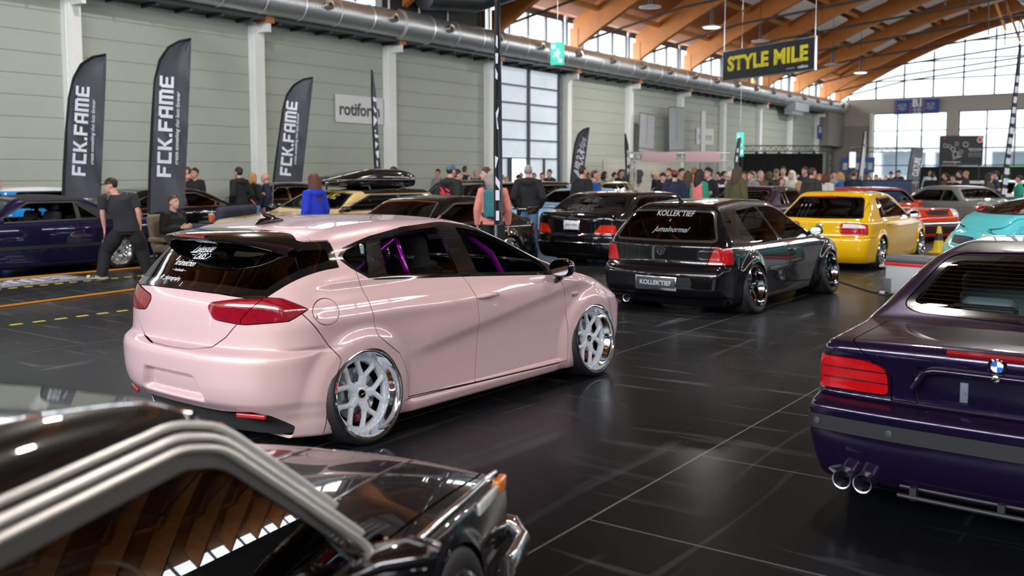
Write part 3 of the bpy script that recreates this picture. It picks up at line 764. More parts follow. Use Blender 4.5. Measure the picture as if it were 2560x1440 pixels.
# ------------------------------------------------------------------ wheels
def wheel(parent, x, y, z, rt, rr, width, style, rim_m, lip_m=None, camber=6.0, steer=0.0, cap_m=None, name='wheel', n=48, emblem=None, caliper=None):
    """tyre (part) with rim, spokes, cap (sub-parts); axis along x, outer face to the side of x"""
    sgn = 1 if x > 0 else -1
    M = Matrix.Translation((x, y, z)) @ Matrix.Rotation(steer, 4, 'Z') @ Matrix.Rotation(-sgn * R(camber), 4, 'Y') @ Matrix.Rotation(sgn * PI / 2, 4, 'Y')   # local z -> outward
    h = width / 2
    mb = MB(); b = rr + 0.008
    mb.lathe([(b, -h * .86), (rr + .02, -h * .97), (rt - .022, -h * 1.02), (rt - .004, -h * .9), (rt, -h * .78), (rt, -h * .42), (rt - .006, -h * .40), (rt - .006, -h * .36), (rt, -h * .34), (rt, h * .34), (rt - .006, h * .36), (rt - .006, h * .40), (rt, h * .42), (rt, h * .78), (rt - .004, h * .86), (rt - .022, h * .96), (rr + .02, h * .97), (b, h * .9)], n, M)
    t = mb.build(name, RUBBER, parent, smooth=40)
    lip_m = lip_m or rim_m
    mb = MB(); mb.lathe([(rr + .012, h * .90), (rr + .012, h * 1.0), (rr, h * 1.02), (rr - .008, h * .98), (rr - .014, h * .6), (rr - .03, h * .45), (rr - .035, h * .2)], n, M)
    mb.lathe([(rr - .035, h * .2), (rr - .05, -h * .2), (rr - .05, -h * .9), (rr + .005, -h * .95)], n, M); mb.build('rim_barrel', lip_m, t)
    mb = MB(); dz = h * .30; r1 = rr - .04
    def P(r_, a, zz): return M @ Vector((r_ * math.cos(a), r_ * math.sin(a), zz))
    def spoke(a0, ra, a1, rb, wa, wb, za, zb, th=.02, nseg=5, bow=0.0):
        pts = []; rs = []
        for k in range(nseg + 1):
            u = k / nseg; rad = ra + (rb - ra) * u; an = a0 + (a1 - a0) * u
            pts.append(P(rad, an, za + (zb - za) * u + bow * math.sin(PI * u))); rs.append(1.0)
        ax = (M.to_3x3() @ Vector((0, 0, 1))).normalized()
        mb.tube(pts, rs, 8, True, 0, [(th, wa + (wb - wa) * k / nseg) for k in range(nseg + 1)], up=ax)
    if style == 'ysplit':          # five forked spokes, riveted flange
        mb.lathe([(r1 + .012, dz - .02), (r1 + .012, dz + .006), (r1 - .022, dz + .008), (r1 - .03, dz - .004), (r1 - .03, dz - .03)], n, M)
        for k in range(40): mb.lathe([(0, dz + .016), (.0045, dz + .013), (.005, dz + .006)], 6, M @ Matrix.Translation((math.cos(2*PI*k/40) * (r1 - .006), math.sin(2*PI*k/40) * (r1 - .006), 0)))
        for k in range(5):
            a = 2 * PI * k / 5 + .3
            spoke(a, .045, a, .115, .034, .030, dz - .005, dz - .002, .022, 3)
            for q in (-1, 1):
                pts = []
                for u in np.linspace(0, 1, 9):
                    rad = .095 + (r1 - .018 - .095) * u; an = a + q * (.02 + .33 * (1 - (1 - u) ** 1.8))
                    pts.append(P(rad, an, dz - .004 + .004 * u))
                ax = (M.to_3x3() @ Vector((0, 0, 1))).normalized()
                mb.tube(pts, [1] * 9, 8, True, 0, [(.018, .021 - .004 * math.sin(PI * u) + .012 * max(0, u - .75) * 2) for u in np.linspace(0, 1, 9)], up=ax)
        mb.lathe([(0, dz + .012), (.045, dz + .012), (.075, dz - .004), (.078, dz - .03)], 24, M)
        for k in range(5):
            a = 2 * PI * (k + .5) / 5 + .3; mb.lathe([(.012, dz - .03), (.012, dz + .010), (0, dz + .012)], 8, M @ Matrix.Translation((math.cos(a) * .058, math.sin(a) * .058, 0)))
    elif style == 'mesh':
        nS = 16
        for k in range(nS):
            a = 2 * PI * k / nS
            for q in (-1, 1):
                spoke(a, .06, a + q * PI / nS * .9, (r1 + .06) / 2, .009, .007, dz + .0, dz + .012, .011, 2); spoke(a + q * PI / nS * .9, (r1 + .06) / 2, a + q * PI / nS * .15, r1 + .004, .007, .008, dz + .012, dz - .005, .011, 2)
        mb.lathe([(r1 + .01, dz + .004), (r1 - .016, dz + .006), (r1 - .02, dz - .02)], n, M); mb.lathe([(0, dz + .02), (.06, dz + .016), (.07, dz - .02)], 20, M)
    elif style == 'five':
        for k in range(5): a = 2 * PI * k / 5 + .5; spoke(a, .05, a, r1 + .008, .040, .030, dz - .012, dz - .012, .022, 4, .012)
        mb.lathe([(0, dz + .004), (.07, dz + .002), (.085, dz - .03)], 20, M); mb.lathe([(r1 + .012, dz - .004), (r1 - .012, dz - .002), (r1 - .016, dz - .03)], n, M)
    elif style == 'star':
        for k in range(5): a = 2 * PI * k / 5 + .2; spoke(a, .03, a, r1 + .008, .075, .030, dz - .01, dz - .01, .02, 4)
        mb.lathe([(0, dz + .012), (.06, dz + .01), (.07, dz - .03)], 20, M); mb.lathe([(r1 + .012, dz - .004), (r1 - .02, dz - .002), (r1 - .025, dz - .03)], n, M)
    elif style == 'multi':
        for k in range(20): a = 2 * PI * k / 20; spoke(a, .05, a, r1 + .008, .010, .012, dz - .01, dz - .005, .014, 3, .01)
        mb.lathe([(0, dz + .012), (.06, dz + .01), (.07, dz - .03)], 20, M); mb.lathe([(r1 + .012, dz - .004), (r1 - .012, dz - .002), (r1 - .016, dz - .03)], n, M)
    else:                          # turbine disc
        mb.lathe([(0, dz), (.08, dz + .012), (r1 - .03, dz), (r1 + .01, dz - .01)], n, M)
        for k in range(12): a = 2 * PI * k / 12; spoke(a, .09, a + .15, r1 - .02, .01, .016, dz + .006, dz + .002, .012, 2)
    mb.build('spokes', rim_m, t)
    mb = MB(); mb.lathe([(0, dz + .022), (.024, dz + .021), (.028, dz + .012)], 20, M); mb.build('centre_cap', cap_m or BLACKGLOSS, t)
    if emblem: 
        e = MB()
        e.tube([P(.013, 1.9, dz + .0235), P(.004, 1.2, dz + .0235), P(.004, 4.2, dz + .0235), P(.014, 5.1, dz + .0235)], .0022, 6); e.build('cap_emblem', emblem, t)
    mb = MB(); mb.lathe([(.05, -h * .25), (min(.165, rr - .06), -h * .25), (min(.165, rr - .06), -h * .1), (.05, -h * .1)], 32, M, closed=True); mb.build('brake_disc', ALU, t)
    if caliper:
        mb = MB(); 
        mb.tube([P(.15, a, -h * .15) for a in np.linspace(-.5, .5, 6) + (0.2 if sgn > 0 else PI - .2)], [1] * 6, 8, True, 0, [(.05, .032)] * 6, up=(M.to_3x3() @ Vector((0, 0, 1))).normalized()); mb.build('brake_caliper', caliper, t)
    return t

def seat(parent, x, y, z, m=None, head=True, h=0.62, wdt=0.48, lean=0.2, bucket=False):
    m = m or SEATFAB; o = MB(); rot = Matrix.Rotation(lean, 3, 'X')
    o.rbox((x, y + .24, z + .12), (wdt, .52, .16), .05)
    up = rot @ Vector((0, 0, 1))
    c = Vector((x, y - .02, z + .15)) + up * (h / 2)
    o.rbox(c, (wdt, .13, h), .055, rot)
    for q in (-1, 1):
        o.rbox(c + Vector((q * wdt * .45, .05, -.05)), (.08, .18, h * .75), .035, rot)
        o.rbox((x + q * wdt * .45, y + .24, z + .17), (.08, .5, .14), .03)
    if bucket: o.rbox(Vector((x, y - .02, z + .15)) + up * (h + .06), (wdt * .72, .11, .26), .05, rot)
    t = o.build('seat', m, parent, smooth=50)
    if head and not bucket:
        q = MB(); q.rbox(Vector((x, y - .01, z + .15)) + up * (h + .11), (.27, .10, .17), .045, rot)
        for k in (-1, 1): q.tube([Vector((x + k * .06, y - .02, z + .15)) + up * (h - .02), Vector((x + k * .06, y - .01, z + .15)) + up * (h + .08)], .007, 6)
        q.build('headrest', m, t, smooth=50)
    return t
def steering(parent, x, y, z, r=.18):
    o = MB(); M = Tm((x, y, z), rx=R(65))
    pts = [M @ Vector((r * math.cos(2*PI*k/28), r * math.sin(2*PI*k/28), 0)) for k in range(29)]
    o.tube(pts, .014, 8, False)
    for a in (0, PI, -PI / 2): o.tube([M @ Vector((0, 0, -.01)), M @ Vector((r * math.cos(a), r * math.sin(a), 0))], .013, 6)
    o.lathe([(0, .01), (.05, .005), (.055, -.02)], 16, M); o.tube([M @ Vector((0, 0, -.02)), M @ Vector((0, 0, -.3))], .025, 8)
    return o.build('steering_wheel', SATIN, parent)
def dash(parent, y, z, wdt=1.3):
    o = MB(); o.rbox((0, y, z - .13), (wdt, .42, .24), .06); o.rbox((-.35, y - .12, z + .0), (.36, .2, .08), .03)
    return o.build('dashboard', SATIN, parent, smooth=50)

# ------------------------------------------------------------------ one car
def build_car(name, label, loc, yaw, body, col, spec, group=None, cat='car', res=(150, 40, 110)):
    """spec keys: dlo (trim outline), panes [(poly, material)], rear_glass, front_glass, doors, tops, rears, fronts, wheels, seats ..."""
    car = thing(name, label, cat, loc, yaw, group)
    S = body.shell(*res)
    g = spec.get('gap', 0.007); sk = 0.018
    arch = spec['arch']           # (radius)
    def archfn(rad, xmin=0.42):
        def fn(V):
            d = np.full(len(V), 9.0)
            for a in body.axles: d = np.minimum(d, np.hypot(V[:, 1] - a, V[:, 2] - body.axle_z - spec.get('arch_dz', 0.0)) - rad)
            return np.maximum(d, xmin - V[:, 0])
        return fn
    L = S
    _, S = S.cut(archfn(arch))
    _, L = L.cut(archfn(arch + .005))
    trim = spec.get('trim', BLACKGLOSS)
    side = []      # deferred
    if 'dlo' in spec:
        D, S = S.cut(r_side(spec['dlo'], .35))
        fr = D
        for i, pane in enumerate(spec['panes']):
            poly, gm = pane[0], pane[1]
            P_, fr = fr.cut(r_side(poly, .35))
            _, L = L.cut(r_side(poly, .3))
            if gm is not None:
                if len(pane) > 2: P_, _ = P_.cut(r_side(pane[2], .3))
                P_.offset(-.004).sides('side_window', gm, car)
        fr.offset(-.001).sides('window_trim', trim, car, .02)
        if 'chrome' in spec:      # bright strip round the side glass
            cw = spec.get('chrome_w', .012)
            for outl in spec['chrome']:
                A_, S = S.cut(lambda V: np.abs(sdf(outl, V[:, 1:3])) - cw if False else r_side(outl, .3)(V) - cw)
                A_.offset(.004).sides('window_moulding', CHROME, car, .012)
    for key, fnr in (('rear_glass', r_rear), ('front_glass', r_front)):
        if key in spec:
            poly, lim, gm = spec[key][:3]; fr_w = spec[key][3] if len(spec[key]) > 3 else .025
            P_, S = S.cut(fnr(poly, lim), .006)
            inner, band = P_.cut(lambda V: fnr(poly, lim)(V) + fr_w)
            band.offset(-.003).build(key.replace('glass', 'screen') + '_surround', trim, car, 'both', .01)
            inner.offset(-.004).build('rear_window' if key == 'rear_glass' else 'windscreen', gm, car)
            _, L = L.cut(lambda V: fnr(poly, lim)(V) + fr_w)
    for nm_, fn, m_, *opt in spec.get('cuts', []):
        o = opt[0] if opt else {}
        A_, S = S.cut(fn, o.get('gap', g))
        if o.get('inner'):                     # nested piece inside this one
            for nm2, fn2, m2, o2 in o['inner']:
                B_, A_ = A_.cut(fn2, o2.get('gap', 0.0)); 
                (B_.offset(o2.get('off', 0)).sides(nm2, m2, car, sk) if o2.get('lr', True) else B_.offset(o2.get('off', 0)).build(nm2, m2, car, 'both', sk))
        if m_ is None: continue
        A_ = A_.offset(o.get('off', 0.0))
        A_.sides(nm_, m_, car, sk) if o.get('lr', True) else A_.build(nm_, m_, car, 'both', sk)
    S.build('body_shell', col, car, 'both', sk)
    L.offset(-.028).build('cabin_lining', LINER, car, 'both')
    # wheel wells
    for a in body.axles:
        for q in (1, -1):
            mb = MB(); M = Matrix.Translation((0, a, body.axle_z + spec.get('arch_dz', 0.0))) @ Matrix.Rotation(q * PI / 2, 4, 'Y'); wv = float(body.halfw(np.array([a]), np.array([body.axle_z + arch]))[0])
            n = 28; prof = []
            for (rad, h) in ((arch + .004, wv - .02), (arch + .004, .45), (.0, .45)): prof.append((rad, h))
            mb.lathe(prof, n, M); mb.build('wheel_well', LINER, car)
    for wsp in spec.get('wheels', []): wheel(car, *wsp[0], **wsp[1])
    return car
def four_wheels(track, wb, z, rt, rr, width, style, rim, lip=None, **k):
    out = []
    for a in (0, wb):
        for q in (1, -1): out.append(((q * (track - width / 2), a, z, rt, rr, width, style, rim, lip), dict(k)))
    return out
# ================================================================== the pink hatchback
PINK = paint('pearl_pink_paint', (0.76, 0.53, 0.505), 0.15, flake=(0.63, 0.44, 0.54), rough=0.35)
MAGENTA = paint('violet_cage_paint', (0.22, 0.006, 0.25), 0.5, rough=0.25)
SPOKEW = mat('white_rim_paint', (0.62, 0.68, 0.74), 0.3, coat=0.6)
YELLOWM = mat('yellow_mark', (0.8, 0.55, 0.02), 0.4)
CRIMSON = mat('crimson_lens', (.26, .003, .014), .10, coat=1.0, var=.5, vscale=22)
pink_loc = (-5.04, 4.317, 0.0); pink_yaw = R(-2.6)
def pink_extra(y, z):
    zc = 0.535 + 0.155 * (y - 0.45); m = sstep(0.25, 0.7, y) * (1 - sstep(2.3, 2.75, y))
    d = z - zc
    ridge = np.where(d > 0, np.exp(-(d / 0.20) ** 2), np.exp(-(d / 0.060) ** 2)) * 0.024 * m
    sill = 0.030 * (1 - sstep(0.165, 0.215, z)) * sstep(0.33, 0.5, y) * (1 - sstep(2.1, 2.25, y))
    sh = 0.010 * np.exp(-((z - 0.80) / 0.05) ** 2) * (1 - sstep(0.6, 1.6, y))
    return ridge + sill + sh
def pink_bump(x, z):
    pl = (1 - sstep(0.235, 0.315, x + (z - .41) * .5)) * sstep(0.315, 0.365, z) * (1 - sstep(0.452, 0.492, z)) * 0.055
    return pl
pb = Body(top=[(-.75, 1.24), (-.35, 1.315), (0, 1.355), (.5, 1.388), (1.0, 1.38), (1.3, 1.335), (1.6, 1.235), (2.0, 1.065), (2.3, .95), (2.45, .912), (2.8, .852), (3.1, .775), (3.3, .69), (3.55, .52)],
    rear=[(.08, -.62), (.2, -.66), (.27, -.72), (.34, -.785), (.45, -.81), (.57, -.815), (.62, -.80), (.66, -.745), (.78, -.735), (.90, -.72), (.96, -.69), (1.0, -.655), (1.1, -.57), (1.2, -.475), (1.28, -.39), (1.36, -.30)],
    front=[(.08, 3.32), (.2, 3.42), (.35, 3.48), (.5, 3.48), (.62, 3.40), (.75, 3.18)],
    plan=[(-.8, .80), (-.45, .868), (0, .893), (1, .89), (2.5, .89), (3.0, .85), (3.4, .74)],
    sect=[(.05, .11), (.12, .06), (.2, .035), (.35, .03), (.5, .022), (.65, .006), (.78, 0), (.88, .012), (1.0, .05), (1.1, .05)],
    belt=[(-.7, 1.0), (0, 1.02), (1.1, .955), (2.3, .88), (3.4, .76)], tumble=.38, tq=.10, crown=.045, bottom=.10, flare=.045, arch_r=.30, arch_w=.155,
    axles=(0, 2.578), axle_z=.305, rk=(.10, .34), fk=(.20, .30), r_top=.12, r_hood=.09, r_rear=.15, r_front=.16, extra=pink_extra, spine=(-.2, 2.75), spine_z=.55, cab=(-.1, 2.0), end_sm=.02,
    gplan=[(-.7, .07), (-.1, .03), (.5, 0), (2.5, 0)], bump=pink_bump)
DLO = [(-.086, 1.17), (-.03, 1.222), (.10, 1.256), (.22, 1.283), (.55, 1.327), (.94, 1.343), (1.02, 1.341), (1.33, 1.30), (1.62, 1.212), (1.90, 1.075), (2.10, .963), (2.29, .886), (2.27, .876), (1.07, .957), (.158, 1.012), (.10, 1.025), (-.013, 1.092), (-.08, 1.152)]
pane_q = rounded([(-.055, 1.165), (-.01, 1.205), (.175, 1.258), (.105, 1.045), (.01, 1.10)], .02)
pane_r = rounded([(.285, 1.258), (.55, 1.298), (.90, 1.312), (.965, .985), (.262, 1.03)], .03)
pane_f = rounded([(1.085, 1.302), (1.33, 1.266), (1.6, 1.182), (1.86, 1.058), (1.99, .985), (2.0, .925), (1.165, .975)], .03)
pane_t = rounded([(2.07, .945), (2.20, .895), (2.06, .905)], .01)
half_open = [(.2, .9), (.2, 1.035), (.95, 1.085), (1.05, 1.085), (1.05, .9)]
door_r = [(.01, 1.10), (.012, 1.02), (.058, .876), (.096, .671), (.17, .615), (.30, .525), (.395, .37), (.405, .215), (1.10, .195), (1.117, .505), (1.065, .825), (.985, .968), (.985, 1.1)]
door_f = [(.985, 1.1), (.985, .968), (1.065, .825), (1.117, .505), (1.10, .195), (2.222, .178), (2.222, .5), (2.183, .712), (2.071, .882), (1.9, 1.0)]
def pink_bumper(V): return sdf([(-1.3, .0), (-1.3, .905), (-.46, .89), (-.205, .565), (-.30, .30), (-.30, .0)], V[:, 1:3])
tail = rounded([(.30, .885), (.315, .915), (.50, .945), (.66, .962), (.80, .950), (.90, .905), (.915, .875), (.84, .828), (.58, .80), (.36, .818)], .03)
tgate = sym([(0, .628), (.20, .632), (.36, .655), (.46, .72), (.56, .83), (.66, .945), (.74, 1.05), (.76, 1.35), (0, 1.36)])
rglass = rounded(sym([(0, .972), (.35, .968), (.62, .952), (.675, .958), (.80, 1.13), (.82, 1.23), (.74, 1.27), (0, 1.272)]), .02)
def pink_arch_trim(V): return 9
flap = [(-.287 + .092 * math.cos(a), .862 + .078 * math.sin(a)) for a in np.linspace(0, 2 * PI, 40, endpoint=False)]
def lampsplit(V): return sdf([(0, .5), (.56, .5), (.56, .83), (.66, .945), (.66, 1.2), (0, 1.2)], V[:, [0, 2]])
pink = build_car('hatchback', 'pearl pink slammed five-door hatchback on white chrome-lipped wheels in the middle', pink_loc, pink_yaw, pb, PINK, dict(
    arch=.298, dlo=DLO, panes=[(pane_q, G_TINT), (pane_r, G_TINT, half_open), (pane_f, None), (pane_t, G_DARK)], gap=.007,
    rear_glass=(rglass, -.1, G_DARK, .05), front_glass=(rounded(sym([(0, .965), (.62, .945), (.72, .96), (.60, 1.30), (0, 1.335)]), .04), 1.1, G_CLEAR, .03),
    cuts=[('tail_light', lambda V: np.maximum(sdf(tail, V[:, [0, 2]]), (V[:, 1] + .40 + 1.7 * np.abs(V[:, 2] - .888)) * .5), CRIMSON, dict(gap=.006, off=.004, inner=[('tail_light', lampsplit, CRIMSON, dict(off=.004, gap=.005))])),
          ('tailgate', r_rear(tgate, -.2), PINK, dict(lr=False)),
          ('fuel_flap', r_side(flap, .5), PINK, dict(gap=.005)),
          ('diffuser', r_rear(sym([(0, .268), (.40, .268), (.62, .285), (.70, .262), (.80, .15), (.80, -.1), (0, -.1)]), -.45), SATIN, dict(lr=False, off=-.03, gap=.0)),
          ('rear_bumper', pink_bumper, PINK, dict(lr=False)),
          ('rear_door', r_side(door_r, .4), PINK), ('front_door', r_side(door_f, .4), PINK),
          ('side_skirt', r_side([(.30, 0), (.34, .205), (2.235, .172), (2.235, 0)], .4), PINK, dict(gap=.006)),
          ('bonnet', r_top([(-.05, 2.42), (.60, 2.40), (.70, 2.7), (.62, 3.2), (.4, 3.36), (-.05, 3.4)], .5), PINK, dict(lr=False)),
          ('front_bumper', lambda V: sdf([(3.02, 0), (2.88, .33), (2.98, .45), (3.1, .60), (3.7, .66), (3.7, 0)], V[:, 1:3]), PINK, dict(lr=False))],
    wheels=four_wheels(.933, 2.578, .305, .312, .270, .24, 'ysplit', SPOKEW, CHROME, camber=7, n=72, emblem=YELLOWM, caliper=mat('crimson_caliper', (0.14, 0.004, 0.02), 0.4))),
    res=(210, 100, 220))
# roof spoiler
mb = MB(); ns = 33; rows = []
for i in range(ns):
    u = -1 + 2 * i / (ns - 1); x = .625 * u; e = abs(u) ** 4
    yl = -.27 + .10 * u * u; zl = float(pb.top(np.array([yl]))[0]) - pb.crown * (x / .89) ** 2 + .004 - .055 * e
    yt = -.63 + .16 * u * u + .10 * e; zt = 1.298 - .02 * u * u - .075 * e
    th = .05 - .02 * u * u
    rows.append([(x, yl, zl), (x, yl * .6 + yt * .4, zl * .6 + zt * .4 + .014), (x, yt + .02, zt + .010), (x, yt, zt), (x, yt + .015, zt - .022), (x, yt + .10, zt - th), (x, yl - .10, zl - th - .03)])
m_ = len(rows[0]); vs = [p for r_ in rows for p in r_]
mb.add(vs, [(i * m_ + j, (i + 1) * m_ + j, (i + 1) * m_ + (j + 1) % m_, i * m_ + (j + 1) % m_) for i in range(ns - 1) for j in range(m_)])
sp = mb.build('roof_spoiler', BLACKGLOSS, pink, smooth=60)
mb = MB(); 
for i in range(9):
    x = -.15 + .30 * i / 8; mb.add([], [])
vsb = []; 
for x in np.linspace(-.16, .16, 9): vsb += [(x, -.612 + .36 * x * x, 1.312), (x, -.634 + .36 * x * x, 1.303), (x, -.636 + .36 * x * x, 1.290)]
mb.add(vsb, [(3 * i + j, 3 * i + 3 + j, 3 * i + 4 + j, 3 * i + 1 + j) for i in range(8) for j in range(2)])
mb.build('brake_light', mat('dark_red_lens', (0.16, 0.01, 0.015), 0.15, coat=1.0), sp)
# shark-fin aerial on the roof
mb = MB(); zr = lambda y: float(pb.top(np.array([y]))[0])
mb.tube([(0, .10, zr(.1) + .005), (0, .02, zr(.02) + .018), (0, -.08, zr(-.08) + .016), (0, -.12, zr(-.12) + .002)], [.01, .035, .035, .012], 12, flat=[(.6, 1)] * 4, up=(0, 0, 1))
mb.tube([(0, .02, zr(0) + .03), (0, -.05, zr(0) + .055), (0, -.085, zr(0) + .085)], [.022, .014, .006], 10); mb.build('shark_fin_antenna', BLACKGLOSS, pink, smooth=60)
# mirrors
for q in (1, -1):
    mb = MB(); c = Vector((q * .985, 2.02, .955))
    n_ = 20
    rings = []
    for (yy, sx, sz, dx) in ((-.055, .092, .062, 0), (-.045, .100, .070, 0), (.0, .100, .072, 0), (.05, .082, .060, -.004), (.085, .045, .034, -.01), (.095, .01, .01, -.012)):
        rings.append([(c.x + q * dx + sx * (abs(math.cos(a)) ** .75) * math.copysign(1, math.cos(a)), c.y + yy, c.z + sz * (abs(math.sin(a)) ** .75) * math.copysign(1, math.sin(a))) for a in np.linspace(0, 2 * PI, n_, endpoint=False)])
    vs = [p for r_ in rings for p in r_]; mb.add(vs, [(i * n_ + j, (i + 1) * n_ + j, (i + 1) * n_ + (j + 1) % n_, i * n_ + (j + 1) % n_) for i in range(5) for j in range(n_)] + [tuple(range(5 * n_, 6 * n_))])
    mb.tube([(c.x - q * .02, c.y, c.z - .05), (c.x - q * .055, c.y + .01, c.z - .10), (c.x - q * .11, c.y + .02, c.z - .125)], [.05, .035, .03], 10, flat=[(.6, 1)] * 3)
    mm = mb.build('door_mirror', BLACKGLOSS, pink, smooth=50)
    mb = MB(); mb.prism([(.086 * (abs(math.cos(a)) ** .75) * math.copysign(1, math.cos(a)), .057 * (abs(math.sin(a)) ** .75) * math.copysign(1, math.sin(a))) for a in np.linspace(0, 2 * PI, 24, endpoint=False)], 0, .006, Tm((c.x, c.y - .053, c.z), rx=PI / 2)); mb.build('mirror_glass', mat('mirror_glass', (0.25, 0.27, 0.28), 0.03, 1.0), mm, smooth=0)
    # door handles
    for (hy, hz) in ((1.19, .817),):
        wv = float(pb.halfw(np.array([hy]), np.array([hz]))[0])
        mb = MB(); mb.tube([(q * (wv - .005), hy - .11, hz - .004), (q * (wv + .022), hy - .085, hz), (q * (wv + .030), hy, hz + .003), (q * (wv + .022), hy + .085, hz + .002), (q * (wv - .005), hy + .11, hz)], [.012, .017, .018, .017, .012], 10, up=(0, 0, 1))
        h_ = mb.build('door_handle', PINK, pink, smooth=60)
        mb = MB(); mb.ellipsoid((q * (wv + .001), hy, hz - .022), (.004, .055, .03)); mb.build('handle_cup', mat('shaded_pink', (0.45, 0.26, 0.28), 0.4, coat=.6), h_)  # darker pink stands in for the shade in the handle recess
    wv = float(pb.halfw(np.array([2.31]), np.array([.715]))[0])
    mb = MB(); mb.rbox((q * (wv + .004), 2.315, .712), (.012, .075, .035), .006); sd = mb.build('side_indicator', CHROME, pink)
    mb = MB(); mb.ellipsoid((q * (wv + .011), 2.315, .712), (.004, .026, .011)); mb.build('indicator_lens', AMBER, sd)
mb = MB(); wv = float(pb.halfw(np.array([-.365]), np.array([.842]))[0]); mb.ellipsoid((wv + .004, -.368, .842), (.006, .012, .016)); mb.build('flap_catch', PINK, pink)
# red reflectors, tow cap line, exhaust under the bumper
for q in (1, -1):
    mb = MB(); mb.rbox((q * .62, -.655, .262), (.20, .02, .028), .008, Matrix.Rotation(q * .35, 3, 'Z')); mb.build('rear_reflector', REDLENS, pink)
# windscreen-stay, cabin: bucket seats, violet roll cage, wheel, dash
for q in (1, -1): seat(pink, q * .36, 1.15, .27, bucket=True, h=.66, lean=.25)
steering(pink, -.36, 1.62, .80); dash(pink, 1.95, .86)
mb = MB(); q_ = R(0)
sc = lettering('eparco', Tm((.36, .898, 1.085), rx=PI / 2 - .25) , mat('pale_blue_print', (0.35, 0.38, 0.62), 0.6), pink, width=.20, name='seat_lettering', bold=.02)
cage = MB()
for q in (1, -1):
    cage.tube([(q * .60, .78, .25), (q * .60, .70, .95), (q * .54, .64, 1.22), (q * .46, .62, 1.285)], .022, 12)
    cage.tube([(q * .52, .64, 1.24), (q * .50, .30, 1.05), (q * .48, -.10, .62)], .022, 12)
    cage.tube([(q * .62, 1.85, .45), (q * .64, 1.78, .80), (q * .60, 1.60, 1.08), (q * .54, 1.30, 1.27), (q * .50, .64, 1.27)], .022, 12)
cage.tube([(-.46, .62, 1.285), (.46, .62, 1.285)], .022, 12); cage.tube([(-.59, .72, .80), (.59, .72, .80)], .022, 12); cage.tube([(-.57, .70, .84), (.40, .0, .66)], .022, 12)
cage.tube([(-.58, .67, 1.1), (.45, .0, .7)], .018, 10)
cage.build('roll_cage', MAGENTA, pink, smooth=60)
# stickers on the rear glass
def on_rear(co, off=.004):
    """drop flat lettering (x, z in car space) onto the tail of the body"""
    x, z = co[:, 0], co[:, 2]; lo = np.full(len(co), -1.2); hi = np.full(len(co), .3)
    for _ in range(26):
        mid = (lo + hi) / 2; v = pb.f(np.stack([x, mid, z], 1)); lo = np.where(v > 0, mid, lo); hi = np.where(v > 0, hi, mid)
    return np.stack([x, lo - off, z], 1)
MR = Tm((0, 0, 0), rx=PI / 2)
def rsticker(txt, x, z, width, rot=0.0, **k): return lettering(txt, Matrix.Translation((x, 0, z)) @ MR @ Matrix.Rotation(rot, 4, 'Z'), WHITE, pink, width=width, name='window_sticker', fn=on_rear, **k)
rsticker('Lakeside', -.075, 1.205, .21, .06, shear=.5, bold=.010, space=.92)
rsticker('CARS', -.045, 1.163, .115, .04, shear=.35, bold=.02)
rsticker('kr\u00fcmelchen', -.15, 1.118, .225, .0, shear=.45, bold=.004, space=.9)
rsticker('\u2014 handmade \u2014', -.165, 1.075, .16, .0, bold=.008)
rsticker('dP._photography', -.205, 1.022, .235, .0, bold=.008)
st = MB()
def rline(pts, r=.004):
    co = on_rear(np.array([(x, 0, z) for x, z in pts]), .003); st.tube([tuple(c) for c in co], r, 4)
rline([(-.19, 1.178), (-.115, 1.180)], .0025); rline([(-.15, 1.166), (-.115, 1.167)], .002); rline([(-.11, 1.146), (.02, 1.148), (.05, 1.166), (.03, 1.180)], .0022)
rline([(-.275, 1.125), (-.268, 1.14), (-.262, 1.152)], .004)
rline([(-.05, .985), (-.045, 1.01)], .002)
rline([(-.232 + .012 * math.cos(a), 1.0 + .012 * math.sin(a)) for a in np.linspace(0, 2 * PI, 14)], .0015)
st.build('sticker_strokes', WHITE, pink, smooth=0)
wt = lettering('cars', Matrix.Translation((0, 2.15, .915)) @ Matrix.Rotation(PI / 2, 4, 'Z') @ Matrix.Rotation(PI / 2, 4, 'X'), WHITE, pink, width=.05, name='window_sticker', fn=lambda co: np.stack([pb.halfw(co[:, 1], co[:, 2]) + .003, co[:, 1], co[:, 2]], 1))
